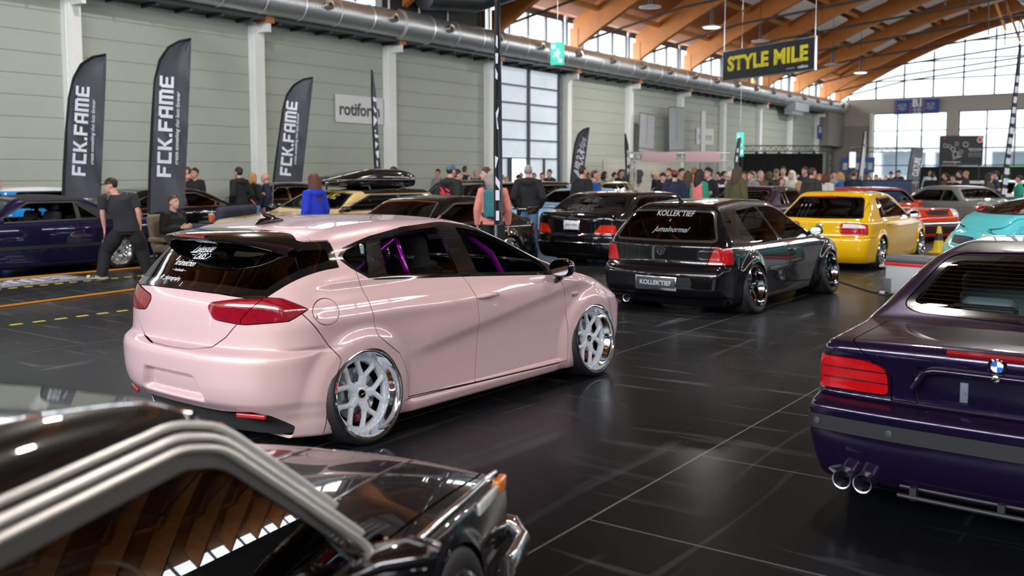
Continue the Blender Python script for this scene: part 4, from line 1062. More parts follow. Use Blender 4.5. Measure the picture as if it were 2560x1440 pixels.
# ------------------------------------------------------------------ small car parts and a general car
def hw1(b, y, z): return float(b.halfw(np.array([float(y)]), np.array([float(z)]))[0])
def tp1(b, y): return float(b.top(np.array([float(y)]))[0])
def surf_y(b, x, z, rear=True):
    lo, hi = (-2.0, 1.0) if rear else (1.5, 5.0)
    for _ in range(30):
        m = (lo + hi) / 2; v = float(b.f(np.array([[x, m, z]]))[0])
        if (v > 0) == rear: lo = m
        else: hi = m
    return (lo + hi) / 2
def on_tail(b, off=.004, rear=True):
    def fn(co):
        return np.array([(x, surf_y(b, x, z, rear) + (-off if rear else off), z) for x, _, z in co])
    return fn
def add_mirrors(car, b, y, z, m, w_=.17, h_=.11, sides=(1, -1)):
    for q in sides:
        x = hw1(b, y, z); mb = MB()
        n_ = 16; rings = []
        for (yy, s) in ((-.05, .92), (-.04, 1), (0, 1), (.05, .8), (.075, .4), (.08, .05)):
            rings.append([(q * (x + .11) + w_ / 2 * s * (abs(math.cos(a)) ** .7) * math.copysign(1, math.cos(a)), y + yy, z + .03 + h_ / 2 * s * (abs(math.sin(a)) ** .7) * math.copysign(1, math.sin(a))) for a in np.linspace(0, 2 * PI, n_, endpoint=False)])
        mb.add([p for r_ in rings for p in r_], [(i * n_ + j, (i + 1) * n_ + j, (i + 1) * n_ + (j + 1) % n_, i * n_ + (j + 1) % n_) for i in range(5) for j in range(n_)] + [tuple(range(n_)), tuple(range(5 * n_, 6 * n_))])
        mb.tube([(q * (x - .02), y + .02, z - .01), (q * (x + .06), y, z + .01)], [.03, .022], 8)
        t = mb.build('door_mirror', m, car, smooth=50)
        g = MB(); g.prism([(w_ * .42 * (abs(math.cos(a)) ** .7) * math.copysign(1, math.cos(a)), h_ * .42 * (abs(math.sin(a)) ** .7) * math.copysign(1, math.sin(a))) for a in np.linspace(0, 2 * PI, 16, endpoint=False)], 0, .004, Tm((q * (x + .11), y - .05, z + .03), rx=PI / 2)); g.build('mirror_glass', mat('mirror_glass', (0.25, 0.27, 0.28), 0.03, 1.0), t, smooth=0)
def add_handles(car, b, pts, m, ln=.09, sides=(1, -1)):
    for q in sides:
        for (y, z) in pts:
            x = hw1(b, y, z); mb = MB()
            mb.tube([(q * (x - .004), y - ln, z), (q * (x + .02), y - ln * .8, z), (q * (x + .026), y, z), (q * (x + .02), y + ln * .8, z), (q * (x - .004), y + ln, z)], [.009, .013, .014, .013, .009], 8, up=(0, 0, 1)); mb.build('door_handle', m, car, smooth=60)
def add_plate(car, b, z, txt, pm, tm, wd=.50, ht=.11, rear=True, x=0.0, off=.006, frame=None, tw=None):
    y = surf_y(b, x, z, rear); d = -1 if rear else 1
    mb = MB(); mb.rbox((x, y + d * off, z), (wd, .012, ht), .005, seg=2); p = mb.build('number_plate', pm, car)
    if frame:
        mb = MB(); mb.rbox((x, y + d * (off - .004), z - .01), (wd + .03, .012, ht + .045), .006, seg=2); mb.build('plate_holder', frame, p)
    if txt: lettering(txt, Matrix.Translation((x, y + d * (off + .008), z)) @ Matrix.Rotation(0 if rear else PI, 4, 'Z') @ Matrix.Rotation(PI / 2, 4, 'X'), tm, p, width=tw or wd * .8, bold=.02, name='plate_lettering')
    return p
def add_pipes(car, pts, r, m=ALU, ln=.22):
    for (x, y, z) in pts:
        mb = MB(); mb.lathe([(r * .85, .05), (r * .88, ln), (r, ln + .002), (r, ln - .01), (r * .97, 0)], 24, Tm((x, y + ln, z), rx=PI / 2)); t = mb.build('exhaust_pipe', m, car, smooth=60)
        mb = MB(); mb.lathe([(r * .85, .06), (0, .06)], 24, Tm((x, y + ln, z), rx=PI / 2)); mb.build('pipe_bore', mat('bore_black', (.004, .004, .004), .9), t)  # black disc closing the pipe a little way in
def side_fn(poly): return poly if callable(poly) else r_side(poly, .3)
def inset(outl, d, y0=None, y1=None):
    """window pane: the outline shrunk by d and limited to y0..y1"""
    def fn(V):
        v = sdf(outl, V[:, 1:3]) + d
        if y0 is not None: v = np.maximum(v, (y0[0] + y0[1] * (V[:, 2] - y0[2]) if isinstance(y0, tuple) else y0) - V[:, 1])
        if y1 is not None: v = np.maximum(v, V[:, 1] - (y1[0] + y1[1] * (V[:, 2] - y1[2]) if isinstance(y1, tuple) else y1))
        return np.maximum(v, .35 - V[:, 0])
    return fn
_rs0 = r_side
def r_side(poly, xmin=0.3):
    return poly if callable(poly) else _rs0(poly, xmin)

def gcar(name, label, loc, yaw, col, kind='sedan', wb=2.6, ro=.95, fo=.8, wd=1.74, roof=1.36, belt=.88, deck=.93, hood=(.90, .72), cab=(-.55, .0, 1.35, 2.0), box=0.0, rt=.30, rr=.23, wstyle='multi', rim=None, lip=None,
         glass_m=None, trim=None, tail=None, head=None, chrome_bits=False, mirror_m=None, doors=4, res=(90, 24, 64), lights=True, camber=3, zlow=.12, strip=None, plate=True, seats=True, tumble=.42, twide=1.0, rgl=None, wheels=True, handle_m=None, panes_open=False, group=None, flare=.02, tailm=None, headm=None, roof_m=None):
    """saloon, coupe, hatchback or estate from a handful of measurements; cab = (C base, C top, A top, A base) along y"""
    F_ = wb + fo; cb, ct, at, ab = cab; W = wd / 2
    rim = rim or ALU; glass_m = glass_m or G_TINT; trim = trim or BLACKGLOSS; mirror_m = mirror_m or col
    if kind in ('sedan', 'coupe'):
        top = [(-ro, deck - .07), (-ro + .10, deck - .005), (cb - .12, deck + .015), (cb, deck + .03), (ct, roof - .045), (ct + .35, roof - .005), ((ct + at) / 2, roof), (at, roof - .035), (ab, hood[0]), (ab + .25, hood[0] - .03), (F_ - .25, hood[1] + .015), (F_ - .05, hood[1] - .03), (F_ + .1, hood[1] - .2)]
        rear = [(.1, -ro + .16), (.25, -ro + .02), (.4, -ro - .01), (.55, -ro), (.6, -ro + .03), (deck - .1, -ro + .04), (deck, -ro + .05), (roof, -ro + .2)]
        ymx = ct + .1; rgz = (deck + .05, roof - .08)
    else:
        top = [(-ro, roof - .10), (-ro + .3, roof - .04), (0, roof - .01), ((ct + at) / 2, roof), (at, roof - .035), (ab, hood[0]), (ab + .25, hood[0] - .03), (F_ - .25, hood[1] + .015), (F_ - .05, hood[1] - .03), (F_ + .1, hood[1] - .2)]
        rs = box or .35
        rear = [(.1, -ro + .14), (.25, -ro + .02), (.4, -ro - .01), (.55, -ro), (.6, -ro + .05), (belt, -ro + .07), (belt + .05, -ro + .10), (roof - .1, -ro + rs), (roof, -ro + rs + .08)]
        ymx = ct; rgz = (belt + .04, roof - .1)
    b = Body(top=top, rear=rear, front=[(.1, F_ - .12), (.25, F_ - .02), (.45, F_), (.6, F_ - .02), (.8, F_ - .12)],
        plan=[(-ro, W - .07), (-ro + .4, W - .015), (.3, W), (wb - .5, W), (wb + .2, W - .03), (F_, W - .12)],
        sect=[(.08, .09), (.15, .05), (.3, .02), (.5, .0), (.7, .005), (belt - .04, .02), (belt + .05, .05), (belt + .2, .05)], belt=[(-ro, belt + .03), (ab, belt), (F_, belt - .12)],
        tumble=tumble, tq=.12, crown=.035, bottom=zlow, flare=flare, arch_r=rt + .01, arch_w=.09, axles=(0, wb), axle_z=rt, rk=(.10, .12), fk=(.16, .2), r_top=.10, r_hood=.07, r_rear=.10, r_front=.13, spine=(-ro + .55, F_ - .6), spine_z=.5, cab=(ct, at))
    zt = roof - .115
    if kind == 'hatch' or kind == 'wagon':
        y0 = -ro + (box or .35) + .22
        dlo = rounded([(y0 - .10 if kind == 'wagon' else y0, belt + .06), (y0 + .16, zt), (at - .12, zt + .005), (ab - .16, belt + .02), (y0, belt + .04)], .05)
        split = [(cb, ct)] if False else []
    else:
        dlo = rounded([(cb + .20, belt + .045), (ct + .10, zt), (at - .12, zt + .005), (ab - .16, belt + .02)], .05)
    span0, span1 = dlo[:, 0].min(), ab
    bp = at - (.42 if doors == 4 else .30) - (.42 if doors == 4 else .62)      # B pillar
    panes = [(inset(dlo, .022, bp + .035), None if panes_open else glass_m), (inset(dlo, .022, None, bp - .035) if doors == 2 or kind == 'coupe' else inset(dlo, .022, max(span0 + .32, cb + .3), bp - .035), glass_m)]
    if not (doors == 2 or kind == 'coupe'): panes.append((inset(dlo, .022, None, max(span0 + .32, cb + .3) - .03), glass_m))
    hwr = W - .10
    rg = rounded(sym([(0, rgz[0]), (hwr - .05, rgz[0] + .01), (hwr - .20, rgz[1]), (0, rgz[1] + .02)]), .05)
    fg = rounded(sym([(0, hood[0] + .04), (hwr - .02, hood[0] + .05), (hwr - .19, roof - .085), (0, roof - .06)]), .05)
    tl = tail or [(W - .42, .62), (W + .2, .62), (W + .2, .82), (W - .42, .82)]
    hl = head or [(W - .40, hood[1] - .17), (W + .2, hood[1] - .15), (W + .2, hood[1] - .03), (W - .40, hood[1] - .04)]
    cuts = []
    if lights:
        cuts.append(('tail_light', (lambda p: (lambda V: np.maximum(sdf(p, V[:, [0, 2]]), V[:, 1] - (-ro + .20))))(rounded(tl, .025)), tailm or REDLENS, dict(gap=.006, off=.003)))
        cuts.append(('headlight', (lambda p: (lambda V: np.maximum(sdf(p, V[:, [0, 2]]), (F_ - .28) - V[:, 1])))(rounded(hl, .03)), headm or CLEARLENS, dict(gap=.006, off=.003)))
        cuts.append(('grille', r_front(rounded(sym([(0, hood[1] - .16), (.30, hood[1] - .15), (.34, hood[1] - .06), (0, hood[1] - .05)]), .03), F_ - .3), SATIN, dict(lr=False, off=-.006)))
        cuts.append(('lower_intake', r_front(rounded(sym([(0, .20), (.55, .20), (.60, .33), (0, .33)]), .03), F_ - .3), SATIN, dict(lr=False, off=-.02)))
    if strip: cuts.append(('rub_strip', lambda V: np.maximum(np.abs(V[:, 2] - .47) - .03, 0) - 1e-3 if False else np.maximum(np.abs(V[:, 2] - .47) - .028, .3 - V[:, 0]), strip, dict(gap=0, off=.006)))
    lowz = .21
    fd = [(bp, belt + .3), (bp, .5), (bp + .03, lowz), (ab + .12, lowz), (ab + .14, belt - .05), (ab - .1, belt + .12)]
    cuts.append(('front_door', r_side(fd, .35), col))
    if doors == 4: cuts.append(('rear_door', r_side([(bp, belt + .3), (bp, .5), (bp + .03, lowz), (rt + .12, lowz), (rt + .10, .45), (rt - .06, .62), (.02, .75), (.0, belt + .06)], .35), col))
    if kind in ('sedan', 'coupe'): cuts.append(('boot_lid', lambda V: np.maximum(np.maximum(V[:, 1] - (cb - .08), .60 - V[:, 2]), np.maximum(V[:, 0] - (W - .28), V[:, 1] - .4)), col, dict(lr=False)))
    else: cuts.append(('tailgate', r_rear(sym([(0, .58), (W - .22, .60), (W - .18, .8), (W - .22, roof), (0, roof + .05)]), -ro + (box or .35) + .05), col, dict(lr=False)))
    if F_ - ab > .6: cuts.append(('bonnet', r_top([(-.05, ab + .06), (W - .18, ab + .08), (W - .22, F_ - .22), (-.05, F_ - .12)], .45), col, dict(lr=False)))
    cuts.append(('rear_bumper', lambda V: np.maximum(V[:, 2] - .58, V[:, 1] + rt + .1), col, dict(lr=False)))
    cuts.append(('front_bumper', lambda V: np.maximum(V[:, 2] - (hood[1] - .19), (wb + rt + .1) - V[:, 1]), col, dict(lr=False)))
    if roof_m: cuts.insert(0, ('roof_panel', lambda V: np.maximum((roof - .10) - V[:, 2], V[:, 1] - at + .02), roof_m, dict(lr=False, gap=.004)))
    car = build_car(name, label, loc, R(yaw), b, col, dict(arch=rt + .015, dlo=dlo, panes=panes, gap=.008, trim=trim, rear_glass=(rg, ymx, rgl or glass_m, .02), front_glass=(fg, at - .3, G_CLEAR if not rgl else glass_m, .02), cuts=cuts,
        wheels=four_wheels(W - .0, wb, rt, rt, rr, .21, wstyle, rim, lip, camber=camber, n=36) if wheels else []), res=res, group=group)
    add_mirrors(car, b, ab - .22, belt + .04, mirror_m)
    add_handles(car, b, [(bp + .16, belt - .08)] + ([(.32, belt - .07)] if doors == 4 else []), handle_m or col)
    if seats:
        for q in (1, -1): seat(car, q * .36, at - .55, .28)
        mb = MB(); mb.rbox((0, at - 1.35, .62), (1.15, .14, .6), .05, Matrix.Rotation(.2, 3, 'X')); mb.rbox((0, at - 1.1, .4), (1.15, .5, .16), .05); mb.build('rear_bench', SEATFAB, car, smooth=50)
        dash(car, ab - .15, belt, 1.25); steering(car, -.35, at + .05, belt - .06)
    if plate: add_plate(car, b, .44 if kind != 'sedan' else .70, None, mat('pale_plate', (.7, .7, .68), .4), WHITE)
    car_body[car.name] = b
    return car
car_body = {}
# ================================================================== black three-door hatchback (behind the pink one)
BLACKP = paint('deep_black_paint', (0.004, 0.004, 0.005), 0.0)
RUST = mat('red_cage_paint', (0.36, 0.035, 0.02), 0.35, coat=.5)
gb = Body(top=[(-.72, 1.24), (-.45, 1.30), (0, 1.34), (.6, 1.365), (1.1, 1.35), (1.32, 1.315), (1.7, 1.10), (2.15, .90), (2.35, .865), (2.8, .80), (3.1, .74), (3.3, .66), (3.5, .5)],
    rear=[(.1, -.66), (.2, -.72), (.24, -.78), (.34, -.82), (.46, -.82), (.56, -.79), (.60, -.72), (.66, -.705), (.82, -.695), (.87, -.67), (1.22, -.44), (1.3, -.36)],
    front=[(.1, 3.2), (.25, 3.33), (.45, 3.36), (.6, 3.32), (.75, 3.15)], plan=[(-.8, .80), (-.4, .862), (0, .875), (2.4, .87), (3, .83), (3.36, .74)],
    sect=[(.08, .09), (.14, .05), (.22, .03), (.4, .015), (.55, 0), (.7, .0), (.8, .02), (.9, .05)], belt=[(-.7, .90), (0, .86), (2, .845), (3, .75)], tumble=.38, tq=.1, crown=.035, bottom=.11, flare=.055, arch_r=.315, arch_w=.13, axles=(0, 2.511), axle_z=.305,
    rk=(.06, .13), fk=(.18, .25), r_top=.09, r_hood=.08, r_rear=.09, r_front=.15, spine=(-.2, 2.7), spine_z=.5, cab=(-.2, 2.0))
gd = rounded([(.07, 1.01), (.105, 1.235), (.72, 1.27), (1.28, 1.25), (1.68, 1.08), (2.02, .855), (1.0, .838), (.16, .832)], .06)
gd1 = rounded([(.07, 1.01), (.105, 1.235), (.735, 1.268), (.84, .845), (.16, .832)], .06); gd2 = rounded([(.90, .845), (.79, 1.272), (1.28, 1.25), (1.68, 1.08), (2.03, .855)], .05)
gtail = [(.60, .615), (1.2, .625), (1.2, .83), (.67, .815)]
golf = build_car('hatchback', 'glossy black three-door hatchback with dark lettered number plate on deep black wheels', (-5.17, 11.167, 0), R(-3.0), gb, BLACKP, dict(
    arch=.315, dlo=lambda V: np.minimum(r_side(gd1, .3)(V), r_side(gd2, .3)(V)) - .014, panes=[(gd1, G_TINT), (gd2, G_TINT)], trim=mat('dark_chrome_moulding', (.25, .25, .26), .15, .9), gap=.007,
    rear_glass=(rounded(sym([(0, .865), (.66, .872), (.70, .91), (.56, 1.245), (0, 1.262)]), .04), -.1, G_TINT, .03), front_glass=(rounded(sym([(0, .93), (.66, .92), (.52, 1.28), (0, 1.31)]), .04), 1.1, G_CLEAR, .02),
    cuts=[('tail_light', r_rear(rounded(gtail, .02), -.50), REDLENS, dict(gap=.006, off=.004)),
          ('tailgate', r_rear(sym([(0, .585), (.58, .59), (.60, .62), (.63, .82), (.74, .90), (.60, 1.27), (0, 1.29)]), -.2), BLACKP, dict(lr=False)),
          ('door', r_side([(.84, 1.0), (.84, .84), (1.0, .62), (1.09, .30), (1.10, .12), (2.10, .16), (2.25, .42), (2.27, .70), (2.16, .86), (1.9, 1.0)], .4), BLACKP),
          ('fuel_flap', r_side([(-.10 + .075 * math.cos(a), .72 + .075 * math.sin(a)) for a in np.linspace(0, 2 * PI, 30, endpoint=False)], .5), BLACKP, dict(gap=.004)),
          ('rub_strip', r_side(rounded([(.48, .50), (.48, .535), (2.05, .515), (2.05, .48)], .012), .5), BLACKGLOSS, dict(gap=.003, off=.012)),
          ('rear_bumper', lambda V: np.maximum(V[:, 2] - .605, V[:, 1] + .33), BLACKP, dict(lr=False)),
          ('side_skirt', r_side([(.34, 0), (.36, .2), (2.15, .19), (2.16, 0)], .4), BLACKP),
          ('bonnet', r_top([(-.05, 2.28), (.64, 2.30), (.60, 3.2), (-.05, 3.3)], .5), BLACKP, dict(lr=False))],
    wheels=four_wheels(.935, 2.511, .305, .318, .245, .25, 'five', BLACKGLOSS, mat('smoked_chrome', (.35, .35, .37), .08, 1.0), camber=9, n=48, caliper=REDLENS)), res=(210, 54, 150))
add_mirrors(golf, gb, 1.93, .885, BLACKP); add_handles(golf, gb, [(1.18, .70)], BLACKP)
DPLATE = mat('charcoal_plate', (.035, .04, .05), .45)
add_plate(golf, gb, .385, "KOLLEK'TIEF", DPLATE, mat('silver_print', (.5, .52, .55), .4), .53, .125, frame=CHROME, x=.0)
LGREY = mat('grey_sticker', (.30, .31, .32), .5)
for (t_, x_, z_, w_, k_) in (("KOLLEK'TIEF", .06, 1.205, .50, dict(bold=.015)), ('x', .02, 1.12, .035, dict(shear=.4)), ('Jumalnormal', .07, 1.005, .50, dict(shear=.55))):
    lettering(t_, Matrix.Translation((x_, 0, z_)) @ MR, LGREY, golf, width=w_, name='window_sticker', fn=on_tail(gb, .004), **k_)
y_ = surf_y(gb, 0, .765)
mb = MB(); MT = Tm((0, y_ - .004, .765), rx=PI / 2 - .03); mb.lathe([(.050, 0), (.050, .010), (.060, .010), (.060, 0)], 28, MT, closed=True)
for pl in ([(-.032, .036), (-.014, -.040), (0, .004), (.014, -.040), (.032, .036)], [(-.018, .046), (0, .008), (.018, .046)]):
    mb.tube([MT @ Vector((a, b_, .006)) for a, b_ in pl], .0055, 6)
mb.lathe([(0, .002), (.05, .002)], 24, MT); mb.build('round_emblem', mat('dark_emblem', (.12, .12, .13), .2, .9), golf)
mb = MB(); mb.rbox((0, surf_y(gb, 0, .64) - .002, .635), (.17, .010, .048), .005); h_ = mb.build('boot_handle', mat('dull_black', (.008, .008, .008), .5), golf)
mb = MB(); mb.lathe([(.012, 0), (.012, .012), (0, .014)], 14, Tm((.085, surf_y(gb, 0, .635) - .009, .635), rx=PI / 2)); mb.build('lock', CHROME, h_)
add_pipes(golf, [(-.42, -.80, .165)], .05)
mb = MB(); mb.tube([(0, -.22, tp1(gb, -.2) + .005), (0, -.25, tp1(gb, -.2) + .03), (0, -.28, tp1(gb, -.2) + .09)], [.035, .02, .008], 8); mb.build('roof_antenna', BLACKGLOSS, golf)
mb = MB()
for q in (1, -1):
    mb.tube([(q * .56, .62, .25), (q * .55, .58, .9), (q * .48, .55, 1.25)], .022, 10); mb.tube([(q * .50, .56, 1.22), (q * .48, -.35, .55)], .022, 10)
mb.tube([(-.48, .55, 1.25), (.48, .55, 1.25)], .022, 10); mb.tube([(-.54, .58, .85), (.46, -.3, .6)], .022, 10); mb.tube([(.54, .58, .85), (-.46, -.3, .6)], .022, 10)
mb.build('roll_cage', RUST, golf, smooth=60)
for q in (1, -1): seat(golf, q * .36, .95, .27, bucket=True)
steering(golf, -.36, 1.6, .78); dash(golf, 1.85, .84)
for q in (1, -1):
    mb = MB(); mb.rbox((q * .50, surf_y(gb, .5, .455) - .0, .485), (.36, .02, .028), .008, Matrix.Rotation(q * .10, 3, 'Z')); mb.build('bumper_strip', BLACKGLOSS, golf)

# ================================================================== violet coupe at the right edge
VIOLET = paint('violet_metallic_paint', (0.009, 0.005, 0.028), 0.45, flake=(0.024, 0.011, 0.028), rough=0.28)
bb = Body(top=[(-.93, .80), (-.86, .865), (-.75, .878), (-.35, .895), (-.18, .905), (.0, .98), (.33, 1.19), (.48, 1.245), (.8, 1.285), (1.2, 1.295), (1.6, 1.26), (2.1, 1.02), (2.5, .86), (3.2, .76), (3.5, .62)],
    rear=[(.12, -.80), (.18, -.86), (.30, -.915), (.40, -.93), (.52, -.93), (.555, -.90), (.575, -.83), (.62, -.825), (.80, -.845), (.86, -.83), (.95, -.75)],
    front=[(.1, 3.3), (.3, 3.45), (.5, 3.46), (.7, 3.3)], plan=[(-.95, .85), (-.6, .875), (0, .885), (2.5, .87), (3.4, .77)],
    sect=[(.1, .09), (.17, .05), (.3, .02), (.45, .0), (.56, .01), (.6, .025), (.72, .03), (.84, .055), (.92, .075)], belt=[(-.9, .90), (0, .89), (2.3, .85), (3.3, .72)], tumble=.36, tq=.12, crown=.03, bottom=.14, flare=.02, arch_r=.31, arch_w=.08,
    axles=(0, 2.70), axle_z=.30, rk=(.035, .05), fk=(.15, .2), r_top=.10, r_hood=.055, r_rear=.045, r_front=.12, spine=(-.3, 2.8), spine_z=.5, cab=(.1, 1.9), top_sm=.035)
btail = [(.478, .605), (.485, .72), (.52, .75), (.62, .770), (1.0, .775), (1.0, .60)]
def hline(z0, hgt): return lambda V: np.abs(V[:, 2] - z0) - hgt
lpl = rounded(sym([(0, .585), (.335, .585), (.350, .60), (.365, .735), (.345, .765), (0, .765)]), .02)
ven = build_car('coupe', 'deep violet two-door coupe seen from behind with twin round exhaust pipes', (-.645, 5.6, 0), R(-2.6), bb, VIOLET, dict(
    arch=.315, dlo=rounded([(.40, .935), (.62, 1.17), (1.5, 1.19), (2.1, .93), (2.15, .90)], .05), panes=[(rounded([(.44, .95), (.64, 1.15), (1.02, 1.165), (1.02, .93)], .03), G_TINT), (rounded([(1.08, .93), (1.08, 1.165), (1.46, 1.165), (2.02, .915)], .03), G_TINT)], gap=.007,
    rear_glass=(rounded(sym([(0, .915), (.56, .925), (.655, .955), (.52, 1.195), (.45, 1.225), (0, 1.238)]), .05), .7, glass('low_reflection_glass', (.72, .80, .80), -1.0), .035), front_glass=(rounded(sym([(0, .93), (.62, .93), (.50, 1.2), (0, 1.23)]), .04), 1.3, G_CLEAR, .02),
    cuts=[('tail_light', r_rear(rounded(btail, .03), -.55), REDLENS, dict(gap=.006, off=.004)),
          ('plate_recess', r_rear(lpl, -.5), VIOLET, dict(lr=False, gap=.007, off=-.018)),
          ('bumper_strip', lambda V: np.maximum(np.maximum(V[:, 2] - (.486), .408 - V[:, 2]), V[:, 1] + .42), SATIN, dict(lr=False, gap=.004, off=.004)),
          ('boot_lid', lambda V: np.maximum(np.maximum(V[:, 1] + .22, .588 - V[:, 2]), V[:, 0] - (.465 + 1.3 * np.clip(V[:, 2] - .70, 0, .155))), VIOLET, dict(lr=False)),
          ('rear_bumper', lambda V: np.maximum(V[:, 2] - .572, V[:, 1] + .36), VIOLET, dict(lr=False)),
          ('door', r_side([(1.05, 1.1), (1.05, .5), (1.1, .2), (2.2, .2), (2.28, .8), (2.1, 1.0)], .4), VIOLET),
          ('bonnet', r_top([(-.05, 2.45), (.64, 2.45), (.6, 3.3), (-.05, 3.38)], .5), VIOLET, dict(lr=False))],
    wheels=four_wheels(.85, 2.70, .30, .31, .235, .22, 'multi', ALU, CHROME, camber=4, n=40)), res=(150, 110, 230))
add_mirrors(ven, bb, 2.05, .90, VIOLET)
for q in (1, -1):
    for zz in (.715, .660):
        mb = MB(); xs_ = np.linspace(.486, .845, 16); mb.tube([(q * x, surf_y(bb, x, zz) - .0045, zz) for x in xs_], .0035, 6); mb.build('light_divider', BLACKGLOSS, ven)
    for zz in np.linspace(.62, .765, 16):
        xs_ = np.linspace(.56 if zz > .745 else .49, .84, 12); mb = MB(); mb.tube([(q * x, surf_y(bb, x, zz) - .004, zz) for x in xs_], .0011, 4); mb.build('lens_rib', REDLENS, ven)
# third brake light, roundel, grip bar over the plate, lock, plate bracket
mb = MB(); vs = []
for x in np.linspace(-.215, .215, 13):
    y_ = surf_y(bb, x, .852) - .020; vs += [(x, y_, .838), (x, y_ - .004, .852), (x, y_ + .004, .866)]
mb.add(vs, [(3 * i + j, 3 * i + 3 + j, 3 * i + 4 + j, 3 * i + 1 + j) for i in range(12) for j in range(2)]); mb.build('brake_light', mat('deep_red_lens', (.20, .004, .008), .15, coat=1.0), ven)
y_ = surf_y(bb, 0, .812) - .003; MT = Tm((0, y_, .812), rx=PI / 2 - .04)
mb = MB(); mb.lathe([(.039, 0), (.041, .004), (.042, 0)], 32, MT, closed=True); mb.lathe([(.0245, .0035), (.026, .005), (.0275, .0035)], 32, MT, closed=True); em = mb.build('roundel', CHROME, ven)
mb = MB(); mb.lathe([(.026, .003), (.040, .003)], 32, MT); mb.build('roundel_ring', BLACKGLOSS, em)
for k in range(4):
    mb = MB(); mb.add([MT @ Vector((0, 0, .004))] + [MT @ Vector((.0255 * math.cos(a), .0255 * math.sin(a), .004)) for a in np.linspace(k * PI / 2, (k + 1) * PI / 2, 9)], [(0, i, i + 1) for i in range(1, 9)])
    mb.build('roundel_quarter', mat('roundel_blue', (.01, .12, .55), .3) if k % 2 else WHITE, em, smooth=0)
for a, t_ in ((-.55, 'W'), (0, 'M'), (.55, 'B')):
    lettering(t_, MT @ Matrix.Rotation(a, 4, 'Z') @ Matrix.Translation((0, .0335, .0045)), WHITE, em, width=.0085, bold=.02, name='roundel_lettering')
mb = MB(); pts = []
for x in np.linspace(-.36, .36, 17): pts.append((x, surf_y(bb, x, .765) - .010, .762 - .10 * (abs(x) / .36) ** 14))
mb.tube(pts, [.016] * 17, 10, flat=(1.0, 1.1)); mb.build('boot_grip', VIOLET, ven, smooth=60)
mb = MB(); MT2 = Tm((0, surf_y(bb, 0, .755) - .025, .758), rx=PI / 2); mb.lathe([(0, .008), (.010, .008), (.016, .006), (.018, 0)], 18, MT2); mb.build('boot_lock', CHROME, ven)
mb = MB(); mb.rbox((-.14, surf_y(bb, -.14, .665) + .012, .668), (.036, .012, .095), .004); mb.lathe([(0, .009), (.008, .009), (.009, 0)], 10, Tm((-.14, surf_y(bb, -.14, .665) + .010, .665), rx=PI / 2)); mb.build('plate_bracket', mat('grey_putty', (.10, .12, .15), .6), ven)
for xx, zz in ((-.80, .450), (-.44, .447), (.44, .447), (.80, .450)):
    y_ = surf_y(bb, xx, zz) - .005; rot = math.atan((surf_y(bb, xx + .02, zz) - surf_y(bb, xx - .02, zz)) / .04)
    mb = MB(); mb.lathe([(.016, 0), (.016, .004), (.011, .005), (.010, .002), (0, .003)], 18, Matrix.Translation((xx, y_, zz)) @ Matrix.Rotation(rot, 4, 'Z') @ Matrix.Rotation(PI / 2, 4, 'X')); mb.build('parking_sensor', mat('grey_sensor', (.05, .055, .065), .4), ven)
add_pipes(ven, [(-.655, -.935, .185), (-.555, -.935, .183)], .046, ALU, .3)
mb = MB()
for z_, yy in ((.185, -.86), (.150, -.90)): mb.tube([(x, yy + .05 * x * x, z_) for x in np.linspace(-.40, .75, 14)], .012, 8)
for x_ in (-.33, .05, .40): mb.box((x_, -.88, .168), (.03, .04, .06))
mb.build('diffuser', SATIN, ven, smooth=60)
mb = MB(); mb.rbox((-.61, surf_y(bb, -.61, .33) + .004, .345), (.085, .012, .05), .005); mb.build('tow_cover', VIOLET, ven)
mb = MB(); mb.tube([(-.82, -.70, .22), (-.74, -.84, .20), (-.70, -.87, .19)], .012, 8); mb.build('exhaust_hanger', ALU, ven)
GREYLEATHER = mat('grey_blue_leather', (.10, .135, .15), .5, bump=.15, bscale=200)
for q in (1, -1): seat(ven, q * .36, 1.25, .30, GREYLEATHER, h=.62)
mb = MB(); mb.rbox((0, .52, .66), (1.1, .14, .42), .06, Matrix.Rotation(.3, 3, 'X')); 
for q in (1, -1): mb.rbox((q * .30, .46, .90), (.30, .10, .15), .05, Matrix.Rotation(.25, 3, 'X'))
mb.build('rear_bench', GREYLEATHER, ven, smooth=50)
mb = MB()
for q in (1,): mb.tube([(-.30 + -.17, .30, .915), (-.30 - .15, .29, .935), (-.30 + .15, .29, .935), (-.30 + .17, .30, .915)], .012, 8)
mb.build('shelf_bar', SATIN, ven); steering(ven, -.36, 1.85, .80); dash(ven, 2.15, .86)
ht = MB()
for k in range(13):
    z_ = .95 + k * .0205; xw = .60 - (z_ - .94) * .42
    ht.tube([tuple(p) for p in on_tail(bb, -.003)([(x, 0, z_) for x in np.linspace(-xw, xw, 11)])], .00028, 4)
ht.build('heating_wires', mat('copper_wire', (.16, .06, .03), .6), ven)

